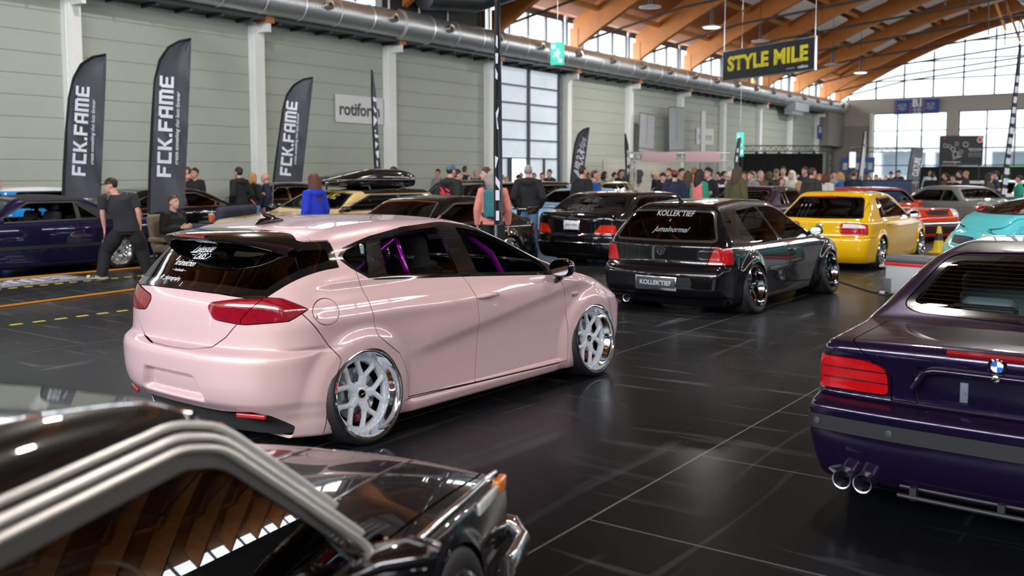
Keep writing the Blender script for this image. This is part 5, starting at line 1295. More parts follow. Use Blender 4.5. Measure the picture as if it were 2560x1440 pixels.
# ================================================================== black chrome-trimmed classic in the near left corner
cb_ = Body(top=[(-1.2, .70), (-1.0, .78), (-.55, .80), (-.1, 1.0), (.25, 1.19), (.7, 1.268), (1.2, 1.288), (1.66, 1.250), (1.78, 1.19), (2.15, .775), (2.25, .745), (2.7, .715), (3.1, .68), (3.28, .65), (3.40, .52)],
    rear=[(.1, -1.0), (.3, -1.1), (.6, -1.12), (.8, -1.05)], front=[(.1, 3.22), (.3, 3.30), (.5, 3.33), (.62, 3.35), (.70, 3.30)], plan=[(-1.1, .72), (-.4, .79), (.5, .80), (2.2, .785), (2.8, .775), (3.3, .755)],
    sect=[(.08, .12), (.2, .05), (.35, .015), (.5, .0), (.62, .015), (.7, .035), (.76, .05), (.9, .06)], belt=[(-1, .78), (0, .77), (2.2, .745), (3.3, .63)], tumble=.34, tq=.05, crown=.060, bottom=.09, flare=.008, arch_r=.31, arch_w=.05,
    axles=(0, 2.62), axle_z=.28, rk=(.08, .1), fk=(.05, .06), r_top=.075, r_hood=.030, r_rear=.08, r_front=.05, spine=(-.6, 2.75), spine_z=.45, cab=(.2, 1.65), top_sm=.03, crown_e=2.4,
    extra=lambda y, z: .006 * np.exp(-((z - .40) / .02) ** 2))
cdlo = rounded([(.30, .86), (.42, 1.13), (1.62, 1.145), (1.735, 1.115), (2.14, .765), (2.12, .752), (.32, .80)], .035)
def coutline(lo, hi):
    def fn(V): return np.maximum(np.maximum(sdf(cdlo, V[:, 1:3]) - hi, lo - sdf(cdlo, V[:, 1:3])), .3 - V[:, 0])
    return fn
def hoodcrease(V):
    return np.maximum(np.abs(V[:, 0] - .40) - .004, np.maximum(2.42 - V[:, 1], V[:, 1] - 3.2))
classic = build_car('classic_coupe', 'black chrome-trimmed classic car parked closest to the camera, slatted vents on its bonnet', (-1.556, -0.615, 0), R(19.5), cb_, BLACKP, dict(
    arch=.315, dlo=cdlo, panes=[(inset(cdlo, .026, 1.02), G_TINT), (inset(cdlo, .026, None, .98), G_TINT)], trim=mat('black_rubber_seal', (.01, .01, .011), .5), gap=.007,
    rear_glass=(rounded(sym([(0, .84), (.52, .85), (.46, 1.12), (0, 1.15)]), .04), .5, G_TINT, .02), front_glass=(rounded(sym([(0, .79), (.66, .785), (.545, 1.165), (.50, 1.185), (0, 1.195)]), .03), 1.5, G_CLEAR, .02),
    cuts=[('seal_strip', coutline(.0, .030), mat('black_rubber_seal', (.01, .01, .011), .5), dict(gap=0, off=0)), 
          ('front_door', r_side([(1.0, .9), (1.0, .2), (2.08, .2), (2.14, .45), (2.14, .8), (1.6, .95)], .4), BLACKP),
          ('bonnet_vent', r_top(rounded([(.26, 2.235), (.26, 2.44), (.66, 2.41), (.66, 2.215)], .03), .6), mat('vent_dark', (.003, .003, .003), .7), dict(gap=.0, off=-.012)),
          ('bonnet', r_top([(-.05, 2.17), (.655, 2.15), (.665, 3.16), (.655, 3.25), (-.05, 3.27)], .5), BLACKP, dict(lr=False, gap=.009)),
          ('headlight', r_front([(.56 + .095 * math.cos(a), .50 + .095 * math.sin(a)) for a in np.linspace(0, 2 * PI, 30, endpoint=False)], 3.0), CLEARLENS, dict(off=.004)),
          ('grille', r_front(rounded(sym([(0, .40), (.40, .40), (.40, .58), (0, .58)]), .02), 3.0), SATIN, dict(lr=False, off=-.01)),
          ('boot_lid', lambda V: np.maximum(np.maximum(V[:, 1] + .6, .55 - V[:, 2]), V[:, 0] - .6), BLACKP, dict(lr=False))],
    wheels=four_wheels(.80, 2.62, .28, .30, .215, .20, 'multi', ALU, CHROME, camber=4, n=40)), res=(200, 50, 150))
for q in (1, -1):
    mb = MB()
    for k in range(17):
        x_ = .275 + k * .0235; mb.tube([(q * x_, 2.225, tp1(cb_, 2.225) - .012), (q * x_, 2.33, tp1(cb_, 2.33) - .002), (q * x_, 2.425, tp1(cb_, 2.425) - .010)], .0055, 6)
    v_ = mb.build('vent_slats', SATIN, classic, smooth=60)
    mb = MB(); ol = rounded([(.26, 2.235), (.26, 2.44), (.66, 2.41), (.66, 2.215)], .03)
    mb.tube([(q * a, b_, tp1(cb_, b_) - cb_.crown * (a / .785) ** 2.4 + .001) for a, b_ in list(ol) + [ol[0]]], .007, 6); mb.build('vent_frame', BLACKGLOSS, v_)
    mb = MB(); mb.tube([(q * .30 if False else q * (.40 - .0), y, tp1(cb_, y) - cb_.crown * (.4 / .785) ** 2.4 - .001) for y in np.linspace(2.5, 3.22, 9)], .006, 6, flat=[(.5, 1.6)] * 9, up=(0, 0, 1)); mb.build('bonnet_crease', BLACKP, classic, smooth=60)
    mb = MB(); mb.tube([(q * (hw1(cb_, y, .66) - .012), y, tp1(cb_, y) - .030) for y in np.linspace(2.2, 3.24, 12)], .010, 8, flat=[(.7, 1)] * 12); mb.build('wing_moulding', CHROME, classic, smooth=60)
    mb = MB(); mb.rbox((q * .742, 3.19, .605), (.03, .09, .05), .010); mb.build('corner_indicator', AMBER, classic)
    mb = MB(); mb.rbox((q * (hw1(cb_, 3.05, .56)), 2.99, .615), (.015, .20, .04), .006); mb.build('wing_lamp', CLEARLENS, classic)
    # pointed chrome-edged door mirror, A pillar base
    mb = MB(); x_ = hw1(cb_, 2.1, .74)
    mb.tube([(q * (x_ - .02), 2.02, .755), (q * (x_ + .06), 2.05, .79), (q * (x_ + .13), 2.09, .80), (q * (x_ + .15), 2.15, .795)], [.02, .035, .052, .02], 12, flat=[(.75, 1.3)] * 4); m1 = mb.build('door_mirror', BLACKGLOSS, classic, smooth=60)
    mb = MB(); mb.tube([(q * (x_ + .05), 2.035, .83), (q * (x_ + .12), 2.055, .845), (q * (x_ + .19), 2.075, .82)], .006, 6); mb.build('mirror_rim', CHROME, m1)
TRIM = mat('bright_anodised_trim', (.90, .89, .85), .30, .75)
def offset_outline(d, n=150):
    o = np.array(cdlo); o = np.concatenate([o, o[:1]]); s_ = np.concatenate([[0], np.cumsum(np.hypot(*np.diff(o, axis=0).T))]); u = np.linspace(0, s_[-1], n); q = np.stack([np.interp(u, s_, o[:, 0]), np.interp(u, s_, o[:, 1])], 1)
    t = np.roll(q, -1, 0) - np.roll(q, 1, 0); t /= np.maximum(np.linalg.norm(t, axis=1, keepdims=True), 1e-9); nr = np.stack([-t[:, 1], t[:, 0]], 1)
    if sdf(cdlo, q + nr * .01).mean() < 0: nr = -nr
    return q + nr * d
for d_, r_, zmin, nm_ in ((.010, .0115, 0, 'window_moulding'), (.033, .0105, .80, 'door_frame_moulding'), (.055, .0085, .90, 'gutter_moulding')):
    q_ = offset_outline(d_); q_ = q_[(q_[:, 1] > zmin) & (q_[:, 0] > .2)] if zmin else q_
    st0 = np.argmax(np.hypot(*(np.roll(q_, -1, 0) - q_).T)) + 1; q_ = np.roll(q_, -st0, 0) if zmin else q_
    for sd_ in (1, -1):
        mb = MB(); mb.tube([(sd_ * (hw1(cb_, a, b) + .002), a, b) for a, b in q_], [r_] * len(q_), 10, True, 0, (1.0, .75)); mb.build(nm_, TRIM, classic, smooth=70)
mb = MB(); mb.tube([(0, y, tp1(cb_, y) + .001) for y in np.linspace(2.3, 3.3, 10)], .009, 6, flat=[(.5, 1.5)] * 10, up=(0, 0, 1)); mb.build('bonnet_crease', BLACKP, classic, smooth=60)
mb = MB()
for q in (1, -1): mb.tube([(q * .0, 3.42, .40), (q * .55, 3.40, .40), (q * .76, 3.33, .40), (q * .825, 3.20, .40), (q * .83, 2.98, .40)], .05, 10, flat=[(.9, .55)] * 5)
mb.build('bumper', CHROME, classic, smooth=60)
mb = MB()
for (x0, z0, x1, z1) in ((.66, .775, .545, 1.175),):
    for q in (1, -1): mb.tube([(q * (hw1(cb_, 2.15, .77) - .035), 2.155, .772), (q * .60, 1.98, .945), (q * .555, 1.77, 1.16)], .011, 8)
mb.tube([(x, 1.74 - .05 * x * x, tp1(cb_, 1.74) - .012 - .02 * (abs(x) / .8) ** 2.4) for x in np.linspace(-.53, .53, 9)], .009, 8); mb.build('windscreen_moulding', CHROME, classic, smooth=60)
mb = MB()
for q in (1, -1): mb.tube([(q * .25, 2.26, .765), (q * .02, 2.20, .80), (-.42 + q * .25, 2.05, .865)], .006, 6)
mb.build('wiper', SATIN, classic)
for q in (1, -1): seat(classic, q * .36, 1.15, .22, mat('dark_teal_velour', (.012, .03, .035), .9), h=.55)
mb = MB(); mb.rbox((0, .30, .5), (1.1, .14, .5), .05, Matrix.Rotation(.2, 3, 'X')); mb.build('rear_bench', SEATFAB, classic, smooth=50)
dash(classic, 1.95, .74, 1.2); steering(classic, .35, 1.62, .70)
mb = MB(); mb.rbox((0, 1.66, 1.10), (.22, .03, .06), .012); mb.build('rear_view_mirror', SATIN, classic)
# ================================================================== yellow hatchback
YELLOW = paint('sunny_yellow_paint', (0.75, 0.42, 0.004), 0.0, rough=.35)
yel = gcar('hatchback', 'bright yellow five-door hatchback with a silver square emblem, behind the black hatchback', (-5.32, 17.67, 0), -2.2, YELLOW, 'hatch', 2.51, .80, .86, 1.76, 1.37, .86, hood=(.88, .70), cab=(-.4, .05, 1.15, 2.05), box=.62, rt=.30, rr=.245, wstyle='multi', rim=CHROME, lip=CHROME,
    mirror_m=BLACKGLOSS, tail=[(.36, .66), (.42, .625), (.62, .61), (.80, .63), (.98, .705), (.98, .74), (.80, .81), (.42, .84), (.36, .80)], glass_m=G_TINT, res=(120, 34, 84), camber=7, flare=.03, plate=False)
yb = car_body[yel.name]
mb = MB(); mb.rbox((0, surf_y(yb, 0, .76) - .006, .765), (.11, .02, .10), .02); em = mb.build('square_emblem', CHROME, yel)
mb = MB(); 
for k in range(3): mb.box((.0 + .012 * (k - 1), surf_y(yb, 0, .76) - .018, .79 - .025 * k), (.075, .004, .010))
mb.build('emblem_bars', SATIN, em)
for q in (1, -1):      # clear upper half of the tail lights
    mb = MB(); pts = [(q * x, surf_y(yb, x, z) - .008, z) for x, z in ((.40, .745), (.50, .745), (.60, .745), (.70, .745), (.78, .745))]; p2 = [(q * x, surf_y(yb, x, z) - .008, z) for x, z in ((.41, .815), (.50, .815), (.60, .813), (.68, .808), (.76, .785))]
    mb.add(pts + p2, [(i, i + 1, 6 + i, 5 + i) for i in range(4)]); mb.build('clear_lens', CLEARLENS, yel, smooth=60)
mb = MB(); mb.tube([(x, -.50 - .0 * x + .10 * x * x, 1.275) for x in np.linspace(-.2, .2, 7)], .012, 6); mb.build('brake_light', REDLENS, yel)
for q in (1,): lettering('|||', Matrix.Translation((-.38, 0, 1.0)) @ MR, LGREY, yel, width=.18, name='window_sticker', fn=on_tail(yb, .006))
# ================================================================== black luxury saloon seen from behind
lux = gcar('saloon', 'black luxury saloon with a white number plate, behind the pink car to its right', (-9.22, 16.02, 0), -3.0, BLACKP, 'sedan', 3.04, 1.07, .95, 1.88, 1.36, .90, deck=.985, hood=(.93, .80), cab=(-.62, .02, 1.55, 2.35), rt=.31, rr=.24, wstyle='mesh', rim=ALU, lip=CHROME,
    tail=[(.46, .60), (1.1, .60), (1.1, .765), (.60, .765)], glass_m=G_TINT, res=(130, 34, 84), plate=False, handle_m=CHROME, tailm=mat('orange_red_lens', (.60, .02, .006), .15, coat=1.0, var=.3, vscale=14))
lb = car_body[lux.name]
add_plate(lux, lb, .745, 'JRW\u00b74756', mat('white_plate', (.72, .74, .76), .4), mat('blue_print', (.05, .08, .25), .5), .33, .155, off=.01, frame=CHROME)
mb = MB(); MT = Tm((0, surf_y(lb, 0, .90) - .012, .905), rx=PI / 2)
mb.lathe([(.044, 0), (.050, .006), (.050, -.004)], 24, MT, closed=True)
for a in (PI / 2, PI / 2 + 2 * PI / 3, PI / 2 + 4 * PI / 3): mb.tube([MT @ Vector((0, 0, .002)), MT @ Vector((.046 * math.cos(a), .046 * math.sin(a), .002))], [.009, .003], 6)
mb.build('star_emblem', CHROME, lux)
for z_, w_ in ((.585, .93), (.43, .95)):
    mb = MB(); mb.tube([(x, surf_y(lb, x, z_) - .004, z_) for x in np.linspace(-w_ + .12, w_ - .12, 15)], .010, 6); mb.build('chrome_strip', CHROME, lux)
DARKST = mat('dark_sticker', (.10, .10, .10), .5)
lettering('CAROLINIC', Matrix.Translation((-.12, 0, 1.06)) @ MR, DARKST, lux, width=.62, name='window_sticker', fn=on_tail(lb, .006), shear=.2)
lettering('BBURG', Matrix.Translation((-.05, 0, 1.19)) @ MR, DARKST, lux, width=.36, name='window_sticker', fn=on_tail(lb, .006), shear=.5)
mb = MB()
for s_ in (1.0, 1.15, 1.3):
    pts = [(-.12 + .24 * s_ * math.cos(a), 0, 1.165 + .075 * s_ * math.sin(a)) for a in np.linspace(.4, 5.6, 22)]; mb.tube([tuple(p) for p in on_tail(lb, .004)(pts)], .0016, 4)
mb.build('sticker_strokes', DARKST, lux)
# ================================================================== violet convertible on the left
VIOLET2 = paint('dark_violet_blue_paint', (0.010, 0.009, 0.040), 0.35, flake=(0.03, 0.02, 0.07), rough=.28)
SOFTTOP = mat('black_canvas_roof', (0.014, 0.015, 0.017), .85, bump=.25, bscale=400)
cab = gcar('convertible', 'dark violet convertible with black canvas roof on spoked silver wheels behind the man', (-16.36, 9.90, 0), 177, VIOLET2, 'coupe', 2.70, .93, .80, 1.72, 1.33, .86, deck=.90, hood=(.86, .72), cab=(-.20, .55, 1.62, 2.30), rt=.305, rr=.235, wstyle='mesh', rim=mat('bright_silver_rim', (.72, .74, .76), .2, .8), lip=CHROME, doors=2,
    tail=[(.48, .60), (1, .60), (1, .77), (.52, .77)], glass_m=G_CLEAR, panes_open=True, rgl=G_TINT, trim=SATIN, roof_m=SOFTTOP, res=(140, 36, 90), strip=SATIN, plate=False, handle_m=BLACKGLOSS, tailm=mat('pale_red_lens', (.62, .22, .22), .2, coat=1.0, var=.3, vscale=14))
cvb = car_body[cab.name]
for q in (1, -1):
    mb = MB(); vs = []; n_ = 14
    for i in range(n_ + 1):
        y = -.30 + 1.0 * i / n_
        z0 = .885; zt_ = tp1(cvb, y) - .12
        zl = .885 if y < .33 else .90 + (y - .33) * .7
        for k in range(5):
            z = zl + (max(zt_, zl + .01) - zl) * k / 4; vs.append((q * (hw1(cvb, y, z) + .012), y, z))
    mb.add(vs, [(i * 5 + k, i * 5 + 5 + k, i * 5 + 6 + k, i * 5 + 1 + k) for i in range(n_) for k in range(4)]); mb.build('roof_side', SOFTTOP, cab, smooth=60)
    lettering('o3d_montana', Matrix.Translation((q * 1, -.55, .18)) @ Matrix.Rotation(PI / 2 * q, 4, 'Z') @ Matrix.Rotation(PI / 2, 4, 'X'), WHITE, cab, width=.42, name='side_lettering', fn=lambda co, q=q: np.stack([q * (cvb.halfw(co[:, 1], co[:, 2]) + .02), co[:, 1], co[:, 2]], 1))
mb = MB()
for q in (1, -1): mb.rbox((q * .60, -.95, .66), (.34, .06, .20), .03); mb.rbox((q * .50, -.93, .46), (.3, .05, .08), .02)
mb.build('tail_fitting', mat('brassy_fitting', (.35, .28, .16), .3, .8), cab)
# ================================================================== tan estate with a black roof box
TAN = paint('sand_yellow_paint', (0.62, 0.44, 0.20), 0.1, rough=.4)
mag = gcar('estate_car', 'sand yellow estate car carrying a long glossy black roof box', (-12.9, 14.1, 0), 178, TAN, 'wagon', 3.05, 1.0, .85, 1.88, 1.42, 1.0, hood=(1.02, .88), cab=(-.5, -.2, 1.45, 2.35), box=.55, rt=.34, rr=.26, wstyle='star', rim=CHROME, lip=CHROME,
    glass_m=G_TINT, rgl=G_CLEAR, res=(120, 34, 84), roof_m=BLACKGLOSS, trim=SATIN, mirror_m=BLACKGLOSS)
mgb = car_body[mag.name]
bx = thing('roof_box', 'long glossy black roof box strapped on the sand yellow estate car', 'roof box', (-12.9, 14.1, 0), R(178))
mb = MB(); rows = []; n_ = 24
for i in range(n_ + 1):
    u = i / n_; y = -.35 + 2.25 * u; e = (1 - abs(2 * u - 1) ** 5); wv = .40 * (.55 + .45 * e) if u > .5 else .40 * (.80 + .20 * e)
    hh = .20 * (.30 + .70 * min(1, (1.05 - u) * 1.9)) * (.7 + .3 * e)
    rows.append([(wv * math.copysign(abs(math.cos(a)) ** .45, math.cos(a)), y, 1.54 + hh * (.5 + math.copysign(abs(math.sin(a)) ** .55, math.sin(a)) * .95) - .05) for a in np.linspace(0, 2 * PI, 22, endpoint=False)])
mb.add([p for r_ in rows for p in r_], [(i * 22 + j, (i + 1) * 22 + j, (i + 1) * 22 + (j + 1) % 22, i * 22 + (j + 1) % 22) for i in range(n_) for j in range(22)] + [tuple(range(22)), tuple(range(n_ * 22, n_ * 22 + 22))])
mb.build('shell', BLACKGLOSS, bx, smooth=60)
mb = MB(); ptsr = []
for i in range(n_ + 1):
    y = rows[i][0][1]; ptsr.append((rows[i][0][0] + .004, y, 1.575))
for q in (1, -1): mb.tube([(q * a, b_, c) for a, b_, c in ptsr], .010, 6)
mb.build('seam', ALU, bx)
mb = MB()
for y in (.25, 1.15): mb.tube([(-.60, y, tp1(mgb, y) - .01), (-.56, y, 1.46), (.56, y, 1.46), (.60, y, tp1(mgb, y) - .01)], .018, 8)
mb.build('cross_bar', SATIN, bx)
lettering('FCK.FAME', Matrix.Translation((0, 2.4, 1.30)) @ Matrix.Rotation(PI, 4, 'Z') @ Matrix.Rotation(PI / 2, 4, 'X'), mat('gold_print', (.45, .33, .06), .4), mag, width=.8, name='windscreen_lettering', bold=.02, fn=on_tail(mgb, .006, False))
# ================================================================== black coupe behind the pink car
cpl = gcar('sports_coupe', 'glossy black coupe with raised boot wing directly behind the pink hatchback', (-10.27, 13.25, 0), 177, BLACKP, 'coupe', 2.60, .95, .85, 1.78, 1.33, .86, deck=.93, hood=(.86, .70), cab=(-.55, .25, 1.30, 2.15), rt=.32, rr=.26, wstyle='five', rim=ALU, lip=CHROME, doors=2, glass_m=G_TINT, res=(120, 34, 84), flare=.05, trim=CHROME)
cpb = car_body[cpl.name]
mb = MB(); mb.rbox((0, -.86, 1.06), (1.45, .26, .022), .010)
for q in (1, -1): mb.rbox((q * .72, -.86, 1.04), (.02, .30, .14), .009); mb.rbox((q * .45, -.80, .99), (.03, .10, .14), .01)
mb.build('boot_wing', BLACKGLOSS, cpl)
for q in (1, -1): lettering('JVRZ', Matrix.Translation((q, 1.75, .62)) @ Matrix.Rotation(PI / 2 * q, 4, 'Z') @ Matrix.Rotation(PI / 2, 4, 'X'), mat('light_grey_print', (.55, .56, .52), .5), cpl, width=.40, name='side_lettering', bold=.02, fn=lambda co, q=q: np.stack([q * (cpb.halfw(co[:, 1], co[:, 2]) + .008), co[:, 1], co[:, 2]], 1))
# ================================================================== the cars further back
MINIB = paint('bright_blue_paint', (0.010, 0.24, 0.66), 0.0)
mini = gcar('supermini', 'bright blue supermini with white roof, wide arches and tall roof wing by the left wall', (-20.75, 10.45, 0), -3, MINIB, 'hatch', 2.48, .62, .66, 1.80, 1.42, .92, hood=(.93, .78), cab=(-.4, -.2, 1.15, 1.75), box=.24, rt=.31, rr=.225, wstyle='star', rim=mat('cream_rim', (.62, .60, .52), .4), lip=ALU, glass_m=G_DARK, doors=2, roof_m=mat('white_roof', (.72, .72, .70), .25, coat=1.0), trim=BLACKGLOSS, flare=.10, res=(90, 26, 64), plate=False)
mnb = car_body[mini.name]
mb = MB()
for q in (1, -1): mb.prism([(-.74, 1.54), (-.44, 1.55), (-.34, 1.36), (-.50, 1.14), (-.60, 1.30), (-.72, 1.44)], -.02, .02, Matrix.Translation((q * .62, 0, 0)) @ Matrix(((0, 0, 1, 0), (1, 0, 0, 0), (0, 1, 0, 0), (0, 0, 0, 1))))
wg = mb.build('wing_end_plate', MINIB, mini, smooth=0)
mb = MB(); mb.rbox((0, -.58, 1.47), (1.24, .26, .03), .012); mb.build('wing_blade', BLACKGLOSS, mini)
lettering('LUMP', Matrix.Translation((0, 0, 1.12)) @ MR, WHITE, mini, width=.5, name='window_sticker', shear=.5, bold=.03, fn=on_tail(mnb, .006))
bsc = gcar('sports_saloon', 'black four-door sports saloon with chrome window line behind the tall centre-left flag', (-18.45, 13.35, 0), 177, BLACKP, 'sedan', 2.85, 1.0, .85, 1.88, 1.40, .93, deck=1.0, hood=(.95, .78), cab=(-.75, .10, 1.35, 2.25), rt=.33, rr=.26, wstyle='multi', trim=CHROME, glass_m=G_DARK, tail=[(.5, .80), (1.1, .78), (1.1, .93), (.55, .95)], res=(90, 26, 64), handle_m=CHROME)
bfar = gcar('saloon', 'black car parked close to the left wall behind two standing men', (-20.9, 17.4, 0), -3, BLACKP, 'sedan', 2.75, 1.0, .85, 1.84, 1.45, .95, hood=(.98, .8), cab=(-.6, .1, 1.35, 2.2), trim=CHROME, glass_m=G_TINT, res=(70, 20, 50), flare=0)
AUBER = paint('dark_aubergine_paint', (0.030, 0.008, 0.030), 0.4, flake=(.06, .02, .06))
louv = gcar('estate_car', 'dark aubergine estate car with black slats over its sloping rear window', (-8.6, 22.0, 0), -3, AUBER, 'wagon', 2.60, 1.0, .8, 1.72, 1.40, .92, hood=(.9, .75), cab=(-.5, -.2, 1.25, 2.0), box=.75, rt=.30, rr=.22, trim=CHROME, glass_m=G_TINT, res=(90, 26, 64))
lvb = car_body[louv.name]
for k in range(6):
    z_ = .98 + k * .055; w_ = .60 - .03 * k; y_ = surf_y(lvb, 0, z_)
    mb = MB(); mb.box((0, y_ - .05, z_ + .01), (2 * w_, .10, .012), Matrix.Rotation(-.2, 3, 'X')); mb.build('window_slat', SATIN, louv, smooth=0)
REDO = paint('orange_red_paint', (0.66, 0.045, 0.008), 0.0)
red = gcar('classic_saloon', 'orange red classic saloon with chrome bumper behind the yellow hatchback', (-7.9, 27.6, 0), -128, REDO, 'sedan', 2.75, 1.05, .85, 1.76, 1.34, .86, deck=.90, hood=(.88, .82), cab=(-.55, -.1, 1.45, 1.95), rt=.30, rr=.20, wstyle='disc', rim=CHROME, trim=CHROME, glass_m=G_CLEAR, head=[(.48, .62), (.80, .62), (.80, .80), (.48, .80)], res=(90, 26, 64), handle_m=CHROME, flare=.0, panes_open=True)
rdb = car_body[red.name]
mb = MB(); mb.tube([(-.88, 3.3, .44), (-.80, 3.58, .44), (-.4, 3.68, .44), (.4, 3.68, .44), (.80, 3.58, .44), (.88, 3.3, .44)], .07, 10, flat=[(1, .5)] * 6); mb.build('bumper', CHROME, red)
mb = MB()
for k in range(9): mb.box((-.28 + .07 * k, surf_y(rdb, -.28 + .07 * k, .70, False) + .02, .70), (.012, .03, .20))
mb.box((0, surf_y(rdb, 0, .7, False) + .02, .81), (.62, .04, .02)); mb.build('grille_bars', CHROME, red)
GREY = paint('flat_grey_paint', (0.20, 0.205, 0.19), 0.2)
gry = gcar('saloon', 'matt grey four-door saloon behind the orange red classic', (-5.0, 29.6, 0), 56, GREY, 'sedan', 2.66, 1.0, .78, 1.70, 1.36, .88, deck=.94, hood=(.9, .76), cab=(-.45, .1, 1.3, 2.0), rt=.31, rr=.22, trim=SATIN, glass_m=G_CLEAR, res=(90, 26, 64), strip=GREY)
TURQ = paint('turquoise_paint', (0.10, 0.52, 0.56), 0.0)
turq = gcar('supermini', 'light turquoise supermini with opened window, behind the violet coupe roof', (-.35, 16.3, 0), 124, TURQ, 'hatch', 2.36, .55, .52, 1.64, 1.44, .95, hood=(1.08, .86), cab=(-.3, -.1, 1.30, 2.45), box=.3, rt=.28, rr=.2, wstyle='multi', rim=WHITE, glass_m=G_CLEAR, panes_open=True, doors=4, res=(90, 26, 64), headm=mat('cream_headlight', (.70, .62, .40), .3, coat=1.0), head=[(.42, .66), (.9, .68), (.9, .84), (.46, .86)])
LBLUE = paint('baby_blue_paint', (0.27, 0.50, 0.78), 0.05)
lbl = gcar('sports_coupe', 'baby blue sports coupe facing the camera left of the luxury saloon', (-13.2, 22.9, 0), 177, LBLUE, 'coupe', 2.45, .90, 1.0, 1.85, 1.32, .90, deck=.95, hood=(.90, .82), cab=(-.5, .2, 1.2, 2.0), rt=.33, rr=.27, wstyle='multi', glass_m=G_TINT, res=(90, 26, 64), flare=.06, doors=2)
GOLDG = paint('olive_gold_paint', (0.12, 0.085, 0.012), 0.6, flake=(.05, .06, .02))
gold = gcar('hatchback', 'olive gold car with green tinted glass behind the baby blue coupe', (-15.9, 28.0, 0), 176, GOLDG, 'hatch', 2.55, .8, .8, 1.76, 1.46, .95, hood=(.95, .8), glass_m=glass('green_window_glass', (.12, .40, .22)), res=(60, 18, 44))
blr = gcar('hatchback', 'pale blue car whose roof shows behind the luxury saloon', (-13.7, 30.2, 0), 174, LBLUE, 'hatch', 2.6, .8, .8, 1.80, 1.44, .95, hood=(.95, .8), glass_m=G_DARK, res=(60, 18, 44))
lil = gcar('hatchback', 'lilac car whose roof shows beyond the pale blue one', (-13.6, 36.0, 0), 174, paint('lilac_paint', (0.46, 0.34, 0.50), 0.1), 'hatch', 2.6, .8, .8, 1.80, 1.50, .95, hood=(.95, .8), glass_m=G_DARK, res=(60, 18, 44))
dgr = gcar('off_roader', 'dark grey-green boxy car near the wall behind the man in the green jumper', (-19.4, 25.6, 0), 176, paint('dark_olive_paint', (.020, .024, .020), .2, rough=.45), 'wagon', 2.6, .8, .8, 1.8, 1.50, 1.0, hood=(1.0, .9), rt=.34, glass_m=G_TINT, res=(60, 18, 44), box=.3)
blt = gcar('hatchback', 'black car with a purple windscreen banner near the red-emblem hoodie', (-17.2, 22.9, 0), 176, BLACKP, 'hatch', 2.55, .8, .8, 1.76, 1.42, .92, hood=(.93, .78), glass_m=G_TINT, res=(70, 20, 50))
lettering('Create something', Matrix.Translation((0, 2.0, 1.26)) @ Matrix.Rotation(PI, 4, 'Z') @ Matrix.Rotation(PI / 2, 4, 'X'), mat('purple_print', (.28, .05, .40), .5), blt, width=.85, name='windscreen_lettering', shear=.4, fn=on_tail(car_body[blt.name], .008, False))
wbk = gcar('hatchback', 'silver and black car between the red-emblem hoodie and the pink jacket', (-15.2, 23.2, 0), 176, paint('silver_paint', (.45, .46, .46), .6), 'hatch', 2.55, .8, .8, 1.76, 1.48, .95, hood=(.95, .8), glass_m=G_TINT, trim=BLACKGLOSS, roof_m=BLACKGLOSS, res=(60, 18, 44))
wht = gcar('estate_car', 'white estate car with dark screen beyond the grey saloon', (-6.6, 41.6, 0), 80, paint('white_paint', (.74, .76, .76), 0), 'wagon', 2.7, .9, .85, 1.78, 1.42, .92, hood=(.93, .8), glass_m=G_TINT, res=(60, 18, 44))
wh2 = gcar('saloon', 'white car beside the couple looking at a phone', (-4.9, 39.5, 0), 150, paint('white_paint', (.74, .76, .76), 0), 'sedan', 2.7, .9, .85, 1.78, 1.46, .95, hood=(.95, .8), glass_m=G_TINT, res=(60, 18, 44))
jeep = gcar('off_roader', 'white and black off-roader at the right edge behind the chequered flag', (-2.7, 36.6, 0), 140, paint('white_paint', (.74, .76, .76), 0), 'wagon', 2.6, .7, .7, 1.8, 1.62, 1.1, hood=(1.1, 1.0), rt=.38, glass_m=G_TINT, res=(60, 18, 44), box=.2)
rdw = gcar('hatchback', 'red and white small car beside the woman in the coral gilet', (-11.2, 27.6, 0), -3, paint('signal_red_paint', (.55, .02, .02), 0), 'hatch', 2.45, .7, .75, 1.66, 1.38, .9, hood=(.9, .76), glass_m=G_TINT, res=(60, 18, 44), roof_m=mat('white_roof', (.72, .72, .70), .25, coat=1.0))
